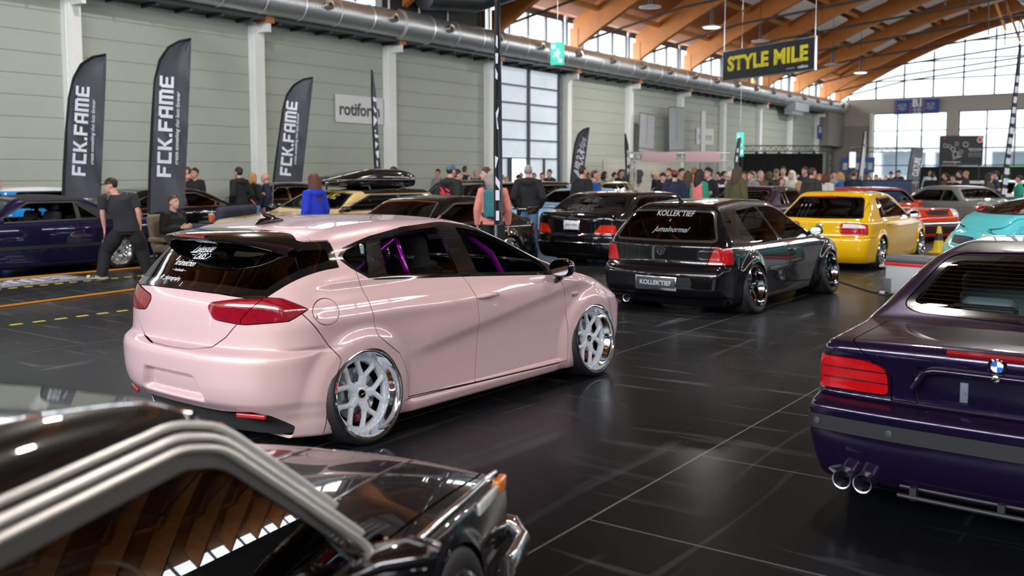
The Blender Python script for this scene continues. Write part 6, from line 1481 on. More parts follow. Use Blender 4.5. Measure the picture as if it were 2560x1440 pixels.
# ================================================================== people
def remesh(mb, voxel, name, smooth_it=2):
    me = bpy.data.meshes.new(name); me.from_pydata(mb.v, [], mb.f)
    bm = bmesh.new(); bm.from_mesh(me); bmesh.ops.recalc_face_normals(bm, faces=bm.faces); bm.to_mesh(me); bm.free()
    o = bpy.data.objects.new(name, me); COL.objects.link(o)
    m = o.modifiers.new('r', 'REMESH'); m.mode = 'VOXEL'; m.voxel_size = voxel; m.use_smooth_shade = True
    if smooth_it:
        s = o.modifiers.new('s', 'SMOOTH'); s.iterations = smooth_it; s.factor = .5
    dg = bpy.context.evaluated_depsgraph_get(); dg.update()
    r = bpy.data.meshes.new_from_object(o.evaluated_get(dg)); r.name = name
    bpy.data.objects.remove(o); r.shade_smooth(); r.materials.clear(); r.materials.append(LINER)
    return r
V3 = Vector
def default_joints(pose='down', fem=False):
    sw = .185 if not fem else .165; hw_ = .095
    J = dict(pel=V3((0, 0, .95)), waist=V3((0, .0, 1.08)), chest=V3((0, .01, 1.30)), neck=V3((0, -.01, 1.47)), head=V3((0, .015, 1.625)), face=0.0)
    for q, s in ((1, 'r'), (-1, 'l')):
        J['sh' + s] = V3((q * sw, -.005, 1.42)); J['hip' + s] = V3((q * hw_, 0, .93)); J['kn' + s] = V3((q * (hw_ + .015), .02, .50)); J['an' + s] = V3((q * (hw_ + .03), -.02, .085)); J['toe' + s] = V3((q * (hw_ + .06), .17, .035))
        if pose == 'down': J['el' + s] = V3((q * (sw + .075), -.03, 1.13)); J['wr' + s] = V3((q * (sw + .075), .05, .88)); J['hd' + s] = V3((0, .15, -1))
        elif pose == 'front': J['el' + s] = V3((q * (sw + .06), -.02, 1.14)); J['wr' + s] = V3((q * .07, .24, 1.20)); J['hd' + s] = V3((-q * .5, 1, .2))
        elif pose == 'pocket': J['el' + s] = V3((q * (sw + .10), -.09, 1.14)); J['wr' + s] = V3((q * (sw + .02), .07, .95)); J['hd' + s] = V3((-q * .3, .5, -1))
        elif pose == 'cross': J['el' + s] = V3((q * (sw + .05), .06, 1.16)); J['wr' + s] = V3((-q * .10, .20 + .03 * q, 1.20)); J['hd' + s] = V3((-q, .1, .1))
    return J
def add_head(mb, J):
    H = J['head']; rot = J.get('hrot', Matrix.Identity(3))
    def P(x, y, z): return H + rot @ V3((x, y, z))
    mb.ellipsoid(P(0, -.012, .025), (.074, .094, .093), 16, 12, rot); mb.ellipsoid(P(0, .022, -.035), (.060, .070, .080), 14, 10, rot); mb.ellipsoid(P(0, .052, -.085), (.036, .036, .030), 10, 8, rot)
    mb.tube([P(0, .082, .02), P(0, .106, -.022), P(0, .092, -.036)], [.010, .015, .012], 8)
    for q in (1, -1):
        mb.ellipsoid(P(q * .074, -.01, -.01), (.012, .024, .034), 8, 8, rot); mb.ellipsoid(P(q * .035, .075, .022), (.024, .016, .010), 8, 6, rot)
    mb.ellipsoid(P(0, .086, -.062), (.026, .012, .011), 8, 6, rot)
    mb.tube([J['neck'] + V3((0, -.01, -.06)), P(0, -.02, -.06)], [.062, .054], 12)
def add_hand(mb, w_, d, side, curl=.5):
    d = d.normalized(); up = V3((0, 1, 0)) if abs(d.y) < .8 else V3((0, 0, 1))
    a = (up - d * up.dot(d)).normalized(); b = d.cross(a)     # a = across the knuckles
    mb.tube([w_, w_ + d * .05, w_ + d * .092], [.026, .036, .034], 10, flat=[(1.05, .62), (1.15, .5), (1.2, .45)], up=a)
    for i, (off, ln) in enumerate(((-.031, .062), (-.011, .074), (.011, .078), (.030, .070))):
        p0 = w_ + d * .088 + a * off; c = b * (side * curl * .035)
        mb.tube([p0, p0 + d * ln * .55 + c * .4, p0 + d * ln * .95 + c * 1.4], [.0098, .009, .0075], 7)
    t0 = w_ + d * .035 + a * .030; mb.tube([t0, t0 + d * .03 + a * .022 + b * side * .01, t0 + d * .062 + a * .026 + b * side * .02], [.012, .0105, .0085], 7)
def limb(mb, pts, rs, n=12, flat=None): mb.tube(pts, rs, n, True, 0, flat)
def person_meshes(J, top='jacket', voxel=.014, fem=False, bulk=1.0, shoes=True, loose=1.0):
    b = MB(); add_head(b, J); out = {}
    up = V3((0, -1, 0))
    b.tube([J['pel'] + V3((0, 0, -.08)), J['pel'], J['waist'], J['chest'], J['neck'] + V3((0, 0, -.06))], [.13, .15, .13, .155, .07], 16, flat=[(.75, 1.08)] * 4 + [(.8, 1.5)], up=up)
    for s, q in (('r', 1), ('l', -1)):
        limb(b, [J['sh' + s] + V3((-q * .05, 0, 0)), J['sh' + s], J['sh' + s].lerp(J['el' + s], .5), J['el' + s], J['el' + s].lerp(J['wr' + s], .35), J['wr' + s]], [.05, .054, .046, .038, .038, .027])
        add_hand(b, J['wr' + s], J['hd' + s], q)
        limb(b, [J['hip' + s], J['hip' + s].lerp(J['kn' + s], .5), J['kn' + s], J['kn' + s].lerp(J['an' + s], .35), J['an' + s]], [.09, .078, .056, .056, .038])
        limb(b, [J['an' + s], J['an' + s] + V3((0, .02, -.04)), J['toe' + s]], [.04, .04, .03])
    out['body'] = remesh(b, min(voxel, .011), 'body', 1)
    t = MB(); k = bulk; ext = .02 if top == 'tee' else .035
    hem = J['pel'] + V3((0, 0, -.06 if top != 'tee' else -.04))
    ch = .155 + ext * .5
    t.tube([hem, J['pel'] + V3((0, 0, .05)), J['waist'], J['chest'] + V3((0, 0, -.05)), J['chest'] + V3((0, 0, .05)), J['neck'] + V3((0, 0, -.055)), J['neck'] + V3((0, 0, -.015))], [(.165 + ext) * k, (.160 + ext) * k, (.145 + ext) * k, (.165 + ext * .7) * k, (.165 + ext * .6) * k, .115, .078], 20, flat=[(.76, 1.08)] * 5 + [(.85, 1.3), (.95, 1.0)], up=up)
    for s, q in (('r', 1), ('l', -1)):
        S, E, W_ = J['sh' + s], J['el' + s], J['wr' + s]; e = ext * .8
        if top == 'tee': limb(t, [S + V3((-q * .06, 0, -.01)), S, S.lerp(E, .45), S.lerp(E, .72)], [(.07 + e) * k, .078 * k, .074 * k, .070 * k])
        elif top == 'vest': limb(t, [S + V3((-q * .06, 0, -.01)), S + V3((q * .02, 0, -.02))], [.085 * k, .080 * k])
        else:
            limb(t, [S + V3((-q * .06, 0, -.01)), S, S.lerp(E, .5), E, E.lerp(W_, .5), E.lerp(W_, .97)], [(.068 + e) * k, (.066 + e * .8) * k, (.054 + e) * k, (.047 + e) * k, (.043 + e * .9) * k, .040 + e * .4])
            t.ellipsoid(S.lerp(E, .8) + V3((q * .01, -.015, 0)), (.05 * k, .06 * k, .04), 8, 6); t.ellipsoid(E.lerp(W_, .25), (.055 * k, .055 * k, .045), 8, 6)
    if top == 'hoodie':
        t.ellipsoid(J['neck'] + V3((0, -.085, -.045)), (.115, .062, .085), 14, 10); t.tube([J['neck'] + V3((-.08, .05, -.03)), J['neck'] + V3((-.10, -.03, .01)), J['neck'] + V3((0, -.09, .02)), J['neck'] + V3((.10, -.03, .01)), J['neck'] + V3((.08, .05, -.03))], .036, 8)
    elif top in ('jacket', 'vest'): t.tube([J['neck'] + V3((-.04, .06, -.03)), J['neck'] + V3((-.078, -.01, .005)), J['neck'] + V3((0, -.075, .012)), J['neck'] + V3((.078, -.01, .005)), J['neck'] + V3((.04, .06, -.03))], .022, 8)
    if top != 'tee':
        for i in range(3): t.tube([J['waist'] + V3((-.17 * k, .02, -.10 + .07 * i)), J['waist'] + V3((0, -.125 * k, -.07 + .07 * i)), J['waist'] + V3((.17 * k, .02, -.11 + .07 * i))], .016, 6)
    out['top'] = remesh(t, voxel, 'top', 2)
    l = MB(); lo = loose
    l.tube([J['pel'] + V3((0, 0, .07)), J['pel'], J['pel'] + V3((0, 0, -.09))], [.155, .168, .15], 16, flat=[(.74, 1.08)] * 3, up=up)
    for s in 'rl':
        limb(l, [J['hip' + s] + V3((0, 0, .02)), J['hip' + s].lerp(J['kn' + s], .45), J['kn' + s], J['kn' + s].lerp(J['an' + s], .5), J['an' + s] + V3((0, 0, .02)), J['an' + s] + V3((0, .01, -.02))], [.108, .098 * lo, .078 * lo, .074 * lo, .066 * lo, .070 * lo])
    out['trousers'] = remesh(l, voxel, 'trousers', 2)
    if shoes:
        z = MB()
        for s in 'rl':
            A, T_ = J['an' + s], J['toe' + s]; d = (T_ - A); d.z = 0; d.normalize(); g = V3((A.x, A.y, 0)); base = J.get('ground' + s, 0.0)
            z.tube([g - d * .065 + V3((0, 0, base + .045)), g + V3((0, 0, base + .05)), g + d * .10 + V3((0, 0, base + .042)), g + d * .19 + V3((0, 0, base + .032)), g + d * .225 + V3((0, 0, base + .026))], [.040, .046, .046, .040, .022], 12, flat=[(1.0, .95), (1.05, .95), (.85, 1.0), (.7, 1.05), (.7, .9)], up=V3((0, 0, 1)))
            z.tube([A + V3((0, 0, -.0)), A + V3((0, .0, -.05))], [.05, .045], 10)
        out['shoes'] = remesh(z, .010, 'shoes', 1)
    return out
def hair_mesh(kind):
    mb = MB(); 
    if kind == 'bald': return None
    big = 1.0
    def shell(sx, sy, sz, hl, c=(0, -.012, .03)):
        m = MB(); m.ellipsoid(c, (sx, sy, sz), 24, 18); keep = []
        for f in m.f:
            cc = sum((V3(m.v[i]) for i in f), V3()) / len(f)
            if hl(cc): keep.append(f)
        mb.add(m.v, keep)
    if kind == 'short': shell(.081, .101, .101, lambda p: p.z > .035 + .9 * max(0, p.y - .02) or (p.y < -.02 and p.z > -.055) )
    elif kind == 'crop': shell(.077, .098, .0975, lambda p: p.z > .045 + .8 * max(0, p.y) or (p.y < -.03 and p.z > -.05))
    elif kind == 'curly':
        shell(.092, .108, .112, lambda p: p.z > .045 + .7 * max(0, p.y - .03) or (p.y < -.02 and p.z > -.05))
        r2 = random.Random(3)
        for _ in range(46):
            a = r2.uniform(0, 2 * PI); e = r2.uniform(.1, 1.5); p = V3((.088 * math.cos(a) * math.cos(e), -.01 + .102 * math.sin(a) * math.cos(e), .045 + .10 * math.sin(e)))
            if p.y < .05 or p.z > .10: mb.ellipsoid(p, (.024, .024, .02), 8, 6)
    elif kind in ('long', 'bob'):
        shell(.090, .108, .108, lambda p: p.z > .045 + .6 * max(0, p.y - .03) or p.y < .0)
        z1 = -.36 if kind == 'long' else -.15
        for a in np.linspace(-1.75, 1.75, 13):
            x, y = .082 * math.sin(a), -.012 - .096 * math.cos(a)
            mb.tube([(x, y, .06), (x * 1.08, y * 1.1 - .004, -.05), (x * 1.15, y * 1.05 - .015, z1 * .55), (x * (1.05 if kind == 'long' else .95), y * .95 - .02, z1 - .03 * math.cos(3 * a))], [.022, .028, .028, .012], 8)
    elif kind == 'tail':
        shell(.083, .103, .103, lambda p: p.z > .035 + .8 * max(0, p.y - .02) or (p.y < .0 and p.z > -.05))
        mb.tube([(0, -.10, .05), (0, -.15, .03), (0, -.15, -.08), (0, -.13, -.2)], [.02, .03, .03, .01], 8)
    elif kind == 'cap':
        shell(.086, .106, .100, lambda p: p.z > .030); mb.tube([(.0, .06, .042), (0, .115, .040), (0, .165, .028)], [.07, .072, .05], 14, flat=[(.10, 1.0)] * 3, up=(0, 0, 1)); mb.ellipsoid((0, -.012, .13), (.01, .01, .006), 6, 4)
    elif kind == 'beanie':
        shell(.088, .108, .115, lambda p: p.z > .02)
    if kind == 'short':
        r2 = random.Random(5)
        for _ in range(26):
            a = r2.uniform(0, 2 * PI); e = r2.uniform(.3, 1.5); p = V3((.078 * math.cos(a) * math.cos(e), -.012 + .098 * math.sin(a) * math.cos(e), .032 + .098 * math.sin(e)))
            if p.z > .05 + .8 * max(0, p.y): mb.ellipsoid(p, (.022, .026, .012), 8, 5)
    o = mb.build('hair', LINER, None, smooth=70); me = o.data; bpy.data.objects.remove(o); return me
HAIR = {k: hair_mesh(k) for k in ('short', 'crop', 'curly', 'long', 'bob', 'tail', 'cap', 'beanie')}
mb = MB()
for q in (1, -1): mb.ellipsoid((q * .033, .086, .016), (.0085, .005, .0055), 8, 6); mb.tube([(q * .018, .094, .034), (q * .035, .093, .038), (q * .052, .082, .034)], .0035, 5)
mb.tube([(-.022, .098, -.062), (0, .102, -.064), (.022, .098, -.062)], .0028, 5)
o_ = mb.build('eyes', LINER, None); EYES = o_.data; bpy.data.objects.remove(o_)
EYEM = mat('dark_eyes_and_brows', (.03, .018, .014), .4)
SKIN = [mat('fair_skin', (.58, .33, .25), .5, var=.1, vscale=20), mat('tan_skin', (.48, .26, .18), .5, var=.1, vscale=20), mat('pink_skin', (.60, .30, .23), .5, var=.12, vscale=20)]
def cloth(name, c, r=.85): return mat('cloth_' + name, c, r, var=.18, vscale=9, bump=.35, bscale=14)
CL = dict(black=(.008, .008, .010), charcoal=(.03, .03, .033), navy=(.012, .020, .050), blue=(.008, .10, .42), royal=(.010, .035, .50), green=(.02, .26, .17), grey=(.22, .24, .26), white=(.66, .64, .58), beige=(.42, .36, .28), olive=(.075, .075, .03), red=(.42, .02, .02), coral=(.75, .17, .18), salmon=(.70, .25, .20), orange=(.75, .14, .02), brown=(.10, .055, .03), denim=(.10, .19, .34), paledenim=(.28, .38, .48), lightblue=(.30, .50, .68), pink=(.70, .36, .42), teal=(.03, .16, .18), camo=(.06, .055, .04), mustard=(.45, .24, .05))
HC = dict(black=(.008, .006, .005), dark=(.022, .013, .009), brown=(.065, .032, .017), auburn=(.10, .022, .012), blond=(.42, .24, .08), ginger=(.34, .12, .03), grey=(.28, .26, .24), white=(.60, .57, .52), bluecap=(.06, .10, .18), redcap=(.20, .02, .03), camo=(.10, .10, .07))
def cm(c): return cloth(c, CL[c])
def hm(c): return mat('hair_' + c, HC[c], .6, var=.35, vscale=40)
_proto = {}
def proto(pose, top, fem):
    k = (pose, top, fem)
    if k not in _proto: _proto[k] = person_meshes(default_joints(pose, fem), top, .016, fem, .92 if fem else 1.0)
    return _proto[k]
def mk(name, me, material, parent):
    o = bpy.data.objects.new(name, me); link(o, parent)
    if not o.material_slots: me.materials.append(material)
    o.material_slots[0].link = 'OBJECT'; o.material_slots[0].material = material
    return o
def dress(t, M, J, skin, top_m, leg_m, hair, hair_m, shoe_m=None, eyes=True):
    mk('body', M['body'], skin, t); mk('top', M['top'], top_m, t); mk('trousers', M['trousers'], leg_m, t)
    if 'shoes' in M: mk('shoes', M['shoes'], shoe_m or cm('charcoal'), t)
    R4 = Matrix.Translation(J['head']) @ J.get('hrot', Matrix.Identity(3)).to_4x4()
    if hair != 'bald':
        h = mk('cap' if hair == 'cap' else ('beanie' if hair == 'beanie' else 'hair'), HAIR[hair], hair_m, t); h.matrix_local = R4
        if hair == 'cap':
            h2 = mk('hair', HAIR['crop'], hm('dark'), t); h2.matrix_local = R4
    if eyes:
        e = mk('eyes', EYES, EYEM, t); e.matrix_local = R4
A0 = R(35.3)
def ground(px, D):
    """floor point under a picture column at distance D from the camera"""
    a = math.atan((px - 1280) / FPX); d = D * math.cos(PITCH)
    return (-math.sin(A0) * d + math.cos(A0) * (px - 1280) / FPX * D, math.cos(A0) * d + math.sin(A0) * (px - 1280) / FPX * D)
def facing(px, f):
    base = A0 - math.atan((px - 1280) / FPX)
    return base + {'away': 0, 'cam': PI, 'left': PI / 2, 'right': -PI / 2, 'awayleft': PI / 4, 'awayright': -PI / 4, 'camleft': 3 * PI / 4, 'camright': -3 * PI / 4}[f]
CARS = [(o, car_body[n]) for n, b_ in car_body.items() for o in [bpy.data.objects[n]]] + [(pink, pb), (golf, gb), (ven, bb), (classic, cb_)]
TAKEN = []
def free_spot(x, y, r=.36):
    if (x + 16.9) ** 2 + (y - 35.6) ** 2 < 5.0: return False
    for o, b_ in CARS:
        c_, s_ = math.cos(o.rotation_euler.z), math.sin(o.rotation_euler.z); dx, dy = x - o.location.x, y - o.location.y
        lx, ly = c_ * dx + s_ * dy, -s_ * dx + c_ * dy
        if abs(lx) < float(b_.plan(np.array([1.0]))[0]) + r and float(b_.rear(np.array([.5]))[0]) - r < ly < float(b_.front(np.array([.5]))[0]) + r: return False
    if 33 < y < 45.5 and x < -17.6: return False
    return x > WX + .45 and all((x - a) ** 2 + (y - b) ** 2 > .36 for a, b in TAKEN)
def clear_depth(px, D, out=False):
    for k in range(60):
        for d in ((D + .12 * k,) if out else (D + .12 * k, D - .12 * k)):
            if free_spot(*ground(px, d)): return d
    return D
def person(px, ytop, D, f, top, tc, leg, hair, hc, label, pose='down', fem=False, skin=0, group=None, z=0.0):
    D = clear_depth(px, D, D > 19.5); x, y = ground(px, D); TAKEN.append((x, y)); h = CAM_H + (435 - ytop) * D / FPX - z; s = h / (1.745 + (.02 if hair != 'bald' else 0))
    t = thing('person', label, 'person', (x, y, z), facing(px, f), group); t.scale = (s * .5 + .5, s * .5 + .5, s)
    dress(t, proto(pose, top, fem), default_joints(pose, fem), SKIN[skin], cm(tc), cm(leg), hair, hm(hc))
    return t
P_ = person
# --- left block
P_(493, 419, 23.4, 'camleft', 'jacket', 'black', 'denim', 'short', 'black', 'dark-haired man in black jacket looking down behind the centre-left flag', 'front', skin=1)
P_(474, 415, 24.0, 'left', 'vest', 'red', 'denim', 'crop', 'brown', 'man in bright red vest half hidden by the centre-left flag')
P_(602, 417, 22.3, 'awayleft', 'hoodie', 'black', 'paledenim', 'short', 'dark', 'young man in black hoodie and pale jeans standing left of the sand yellow estate', 'pocket')
yw = P_(636, 431, 22.0, 'awayright', 'jacket', 'black', 'denim', 'bob', 'blond', 'short-haired blond woman in dark jumper with a tan bag strap', 'front', True)
mb = MB(); mb.tube([(-.10, .09, 1.50), (-.13, -.02, 1.475), (-.10, -.13, 1.35), (.02, -.165, 1.15), (.17, -.10, .97)], .022, 8, flat=[(.35, 1)] * 5); mb.build('bag_strap', mat('tan_leather', (.42, .14, .03), .5), yw)
P_(668, 433, 23.0, 'left', 'jacket', 'navy', 'black', 'bald', 'grey', 'bald grey-bearded man in dark top left of the roof box', skin=2)
P_(788, 432, 15.5, 'awayleft', 'hoodie', 'royal', 'black', 'long', 'auburn', 'woman in royal blue hoodie with long auburn hair seen from behind', 'down', True)
P_(905, 422, 25.5, 'camright', 'jacket', 'charcoal', 'denim', 'short', 'black', 'dark-haired man behind the right end of the roof box', skin=1)
P_(927, 436, 24.6, 'away', 'jacket', 'denim', 'denim', 'long', 'brown', 'woman with long brown hair in denim jacket next to the edge-on flag', 'down', True)
P_(968, 424, 24.0, 'right', 'jacket', 'navy', 'denim', 'short', 'dark', 'person in navy jacket half hidden behind the green jumper')
P_(986, 415, 22.0, 'awayright', 'hoodie', 'green', 'paledenim', 'cap', 'black', 'person in green jumper, black cap and pale jeans facing right', 'front')
P_(1096, 422, 27.0, 'camleft', 'tee', 'grey', 'black', 'short', 'black', 'man in grey T-shirt with folded arms by the wall panels', 'cross', skin=1)
lg = P_(1128, 409, 16.6, 'awayright', 'hoodie', 'black', 'black', 'cap', 'bluecap', 'man in blue cap and black hoodie with a red emblem on its back', 'pocket', skin=2)
mb = MB()
for pl in ([(-.10, 1.16), (.02, 1.19), (.11, 1.36), (-.01, 1.31), (-.05, 1.24)], [(-.14, 1.26), (-.07, 1.29), (-.05, 1.33), (-.14, 1.29)], [(-.16, 1.17), (-.10, 1.20), (-.06, 1.25), (-.15, 1.22)], [(.03, 1.20), (.10, 1.23), (.11, 1.27), (.03, 1.25)], [(-.02, 1.17), (.03, 1.19), (.09, 1.04), (.01, 1.04)], [(-.17, 1.06), (-.05, 1.09), (-.01, 1.15), (-.14, 1.12)]):
    n_ = len(pl); mb.add([(-x, -.150 - .05 * (1 - (x / .18) ** 2), z) for x, z in pl], [tuple(range(n_))])
mb.build('back_emblem', mat('red_print', (.62, .02, .03), .6), lg, smooth=0)
P_(1145, 424, 23.0, 'right', 'jacket', 'black', 'denim', 'short', 'dark', 'man with glasses in black hidden behind the blue-capped man')
P_(1163, 415, 28.5, 'awayright', 'vest', 'navy', 'denim', 'short', 'brown', 'man in navy padded vest over pale blue sleeves seen from behind', skin=2)
P_(1189, 425, 29.0, 'cam', 'tee', 'black', 'black', 'bald', 'dark', 'bald man in black T-shirt facing the camera', 'front', skin=2)
P_(1217, 417, 17.9, 'left', 'hoodie', 'black', 'black', 'short', 'brown', 'brown-haired youth in black hoodie beside the pink jacket')
bp = P_(1232, 424, 16.9, 'away', 'jacket', 'salmon', 'black', 'bob', 'grey', 'grey-haired person in salmon pink jacket wearing a green backpack', 'down', True)
bk = thing('backpack', 'dark green backpack worn over the salmon pink jacket', 'backpack', bp.location, bp.rotation_euler.z)
mb = MB(); mb.rbox((0, -.27, 1.22), (.29, .17, .46), .07, seg=4); mb.rbox((0, -.345, 1.12), (.22, .07, .22), .03); bk_ = mb.build('sack', cm('teal'), bk, smooth=50)
mb = MB()
for q in (1, -1): mb.tube([(q * .10, -.20, 1.42), (q * .125, -.09, 1.475), (q * .125, .08, 1.44), (q * .145, .15, 1.30), (q * .17, .08, 1.12), (q * .14, -.17, 1.02)], .03, 8, flat=[(.35, 1)] * 6)
mb.build('strap', cm('charcoal'), bk)
P_(1320, 410, 19.0, 'away', 'hoodie', 'black', 'denim', 'crop', 'grey', 'grey-haired man in black hooded jacket and jeans seen from behind', 'pocket', skin=2)
P_(1455, 413, 20.9, 'awayright', 'jacket', 'black', 'denim', 'crop', 'dark', 'man with cropped hair in black jacket facing right', skin=2)
P_(1486, 424, 20.4, 'right', 'jacket', 'blue', 'denim', 'crop', 'brown', 'balding man in bright blue jacket looking down', skin=2)
P_(1266, 441, 31.0, 'cam', 'jacket', 'beige', 'denim', 'short', 'blond', 'boy in beige padded jacket facing the camera', skin=0)
P_(1255, 436, 31.5, 'away', 'jacket', 'white', 'denim', 'short', 'grey', 'person in pale jacket right beside the chequered flag pole')
P_(1296, 436, 33.0, 'camright', 'jacket', 'black', 'denim', 'beanie', 'black', 'person in black beanie left of the hooded grey-haired man')
P_(1303, 430, 35.0, 'cam', 'jacket', 'red', 'denim', 'bald', 'dark', 'bald man in dark red farther behind the black beanie', skin=1)
P_(1335, 432, 34.0, 'cam', 'jacket', 'black', 'denim', 'short', 'black', 'person peeking out right of the hooded grey-haired man')
P_(1355, 431, 31.5, 'cam', 'jacket', 'navy', 'denim', 'short', 'brown', 'young man with glasses and blue scarf before the gate')
P_(1373, 423, 30.5, 'camleft', 'hoodie', 'charcoal', 'denim', 'short', 'black', 'man in dark hoodie looking down by the right gate post', 'front')
P_(1470, 430, 31.0, 'camright', 'jacket', 'brown', 'denim', 'crop', 'dark', 'man seen between the black and the blue jackets', skin=1)
P_(1510, 428, 32.0, 'right', 'jacket', 'teal', 'denim', 'bob', 'black', 'dark-haired woman in teal left of the white hoodie', 'down', True)
P_(1534, 430, 31.5, 'right', 'hoodie', 'white', 'denim', 'short', 'black', 'dark-haired youth in white hoodie at the booth')
P_(1551, 423, 31.0, 'camright', 'jacket', 'black', 'denim', 'short', 'black', 'man in black jacket right of the white hoodie at the booth', skin=1)
# --- crowd in the middle
P_(1655, 430, 26.5, 'camright', 'jacket', 'black', 'black', 'cap', 'black', 'man in black cap and black jacket left of the red cap', 'front')
P_(1670, 420, 27.5, 'camleft', 'jacket', 'charcoal', 'black', 'short', 'brown', 'brown-haired man behind the red cap')
P_(1684, 424, 21.5, 'away', 'jacket', 'navy', 'black', 'cap', 'redcap', 'man in dark red cap and navy jacket seen from behind')
P_(1701, 420, 25.0, 'camright', 'jacket', 'black', 'black', 'short', 'dark', 'dark-haired man in black between red cap and orange hood', skin=1)
P_(1717, 426, 24.0, 'away', 'jacket', 'black', 'black', 'long', 'brown', 'woman with long brown hair next to the orange hood', 'down', True)
P_(1733, 418, 22.5, 'away', 'hoodie', 'orange', 'black', 'short', 'ginger', 'ginger-haired person with bright orange hood')
cg = P_(1746, 422, 20.4, 'awayright', 'jacket', 'green', 'black', 'long', 'black', 'woman in coral gilet and green sleeves with long dark hair', 'front', True)
mk('gilet', proto('down', 'vest', True)['top'], cm('coral'), cg).scale = (1.06, 1.12, 1.0)
P_(1768, 420, 22.6, 'camleft', 'jacket', 'black', 'black', 'curly', 'black', 'curly-haired man in black padded jacket facing the coral gilet')
P_(1793, 429, 33.0, 'left', 'jacket', 'black', 'black', 'short', 'black', 'dark figure left of the two by the wall column')
P_(1806, 426, 33.5, 'right', 'jacket', 'charcoal', 'black', 'tail', 'black', 'dark figure right of the two by the wall column')
P_(1822, 428, 25.0, 'right', 'hoodie', 'pink', 'denim', 'beanie', 'white', 'person in pale pink hoodie behind the olive jumper', 'front', True)
P_(1839, 415, 20.2, 'awayright', 'jacket', 'olive', 'black', 'long', 'brown', 'person with long brown hair in olive jumper seen from behind', 'down')
P_(1857, 428, 28.0, 'camleft', 'jacket', 'charcoal', 'black', 'short', 'dark', 'man between olive jumper and grey hoodie', skin=1)
P_(1873, 427, 24.5, 'camleft', 'hoodie', 'grey', 'denim', 'short', 'brown', 'young man in pale grey hoodie looking left')
P_(1897, 425, 27.0, 'camright', 'jacket', 'brown', 'denim', 'crop', 'grey', 'grey-haired man in brown jacket right of the grey hoodie', skin=2)
P_(1918, 428, 24.0, 'awayright', 'hoodie', 'charcoal', 'denim', 'bob', 'brown', 'woman in dark jacket with thick beige hood', 'down', True)
P_(1936, 421, 27.0, 'cam', 'tee', 'black', 'denim', 'cap', 'camo', 'man in camouflage cap and black V-neck', 'front', skin=1)
P_(1953, 416, 28.5, 'cam', 'jacket', 'white', 'denim', 'short', 'brown', 'tall man in cream jacket behind the camouflage cap')
P_(1948, 442, 25.5, 'camright', 'jacket', 'white', 'denim', 'bob', 'brown', 'child in white top below the cream jacket', 'down', True)
P_(1975, 425, 27.5, 'camleft', 'jacket', 'white', 'denim', 'long', 'white', 'woman with long white hair in pale coat', 'down', True)
P_(1978, 443, 24.8, 'camright', 'jacket', 'teal', 'denim', 'short', 'dark', 'dark-haired boy in teal jumper in front of the white hair')
P_(1994, 452, 24.0, 'away', 'jacket', 'mustard', 'denim', 'long', 'blond', 'small blond child seen from behind', 'down', True)
P_(2007, 416, 29.5, 'camleft', 'jacket', 'navy', 'denim', 'short', 'black', 'tall dark-haired man behind the dark hooded back', skin=1)
P_(2025, 417, 22.2, 'awayright', 'hoodie', 'charcoal', 'black', 'crop', 'brown', 'man in dark hooded jacket turning right, seen from behind', skin=2)
P_(2042, 434, 28.0, 'cam', 'jacket', 'beige', 'denim', 'long', 'ginger', 'ginger-haired woman right of the dark hooded back', 'down', True)
P_(2061, 431, 24.2, 'awayright', 'jacket', 'white', 'denim', 'bob', 'auburn', 'auburn-haired woman in cream jacket with dark shoulder bag', 'down', True)
P_(2080, 428, 36.0, 'cam', 'jacket', 'grey', 'denim', 'short', 'dark', 'distant man in grey left of the blond woman')
P_(2095, 430, 26.5, 'left', 'jacket', 'blue', 'denim', 'bob', 'blond', 'blond woman in dark blue jacket left of the white flag', 'down', True)
P_(2128, 425, 26.0, 'away', 'jacket', 'navy', 'black', 'crop', 'brown', 'broad man in navy jacket left of the white flag, seen from behind')
for i, (px, yt, D, tc, hr, hc, lb) in enumerate([(2166, 438, 41, 'charcoal', 'bob', 'brown', 'first head from the left behind the blue counter'), (2184, 436, 42, 'black', 'short', 'dark', 'second head from the left behind the blue counter'), (2193, 443, 40, 'beige', 'bob', 'blond', 'blond person behind the middle of the blue counter'),
        (2208, 438, 41, 'red', 'crop', 'brown', 'bald-looking head behind the blue counter'), (2221, 428, 41, 'black', 'beanie', 'black', 'person in black hood behind the blue counter'), (2240, 424, 40, 'black', 'cap', 'black', 'man in black cap at the right end of the blue counter')]):
    P_(px, yt, D, 'camleft' if i % 2 else 'cam', 'jacket', tc, 'black', hr, hc, lb, 'front', fem=hr == 'bob')
P_(2318, 426, 44, 'cam', 'jacket', 'lightblue', 'black', 'short', 'brown', 'distant man in pale blue right of the grey upright banner')
P_(2324, 430, 32.5, 'away', 'jacket', 'black', 'black', 'short', 'brown', 'man in black jacket behind the grey saloon roof, seen from behind')
P_(2356, 431, 37.5, 'left', 'jacket', 'brown', 'black', 'tail', 'brown', 'woman with brown ponytail before the black stand', 'down', True)
P_(2376, 437, 33.5, 'camleft', 'jacket', 'black', 'black', 'short', 'dark', 'man in striped dark jacket bending over a white car roof', 'front')
P_(2391, 426, 38.0, 'left', 'jacket', 'black', 'black', 'short', 'dark', 'dark-haired man left of the blond head at the black stand')
P_(2408, 426, 33.0, 'left', 'jacket', 'charcoal', 'black', 'crop', 'blond', 'blond man in dark jacket before the black stand', skin=2)
P_(2466, 431, 29.8, 'right', 'jacket', 'camo', 'denim', 'long', 'dark', 'woman with long dark hair in camouflage jacket left of the chequered flag', 'front', True)
P_(2481, 426, 30.0, 'left', 'jacket', 'navy', 'denim', 'cap', 'black', 'man in navy jacket and cap looking at a phone by the chequered flag', 'front')
P_(2541, 437, 29.0, 'left', 'jacket', 'green', 'denim', 'short', 'dark', 'person in green jacket cut by the right edge')
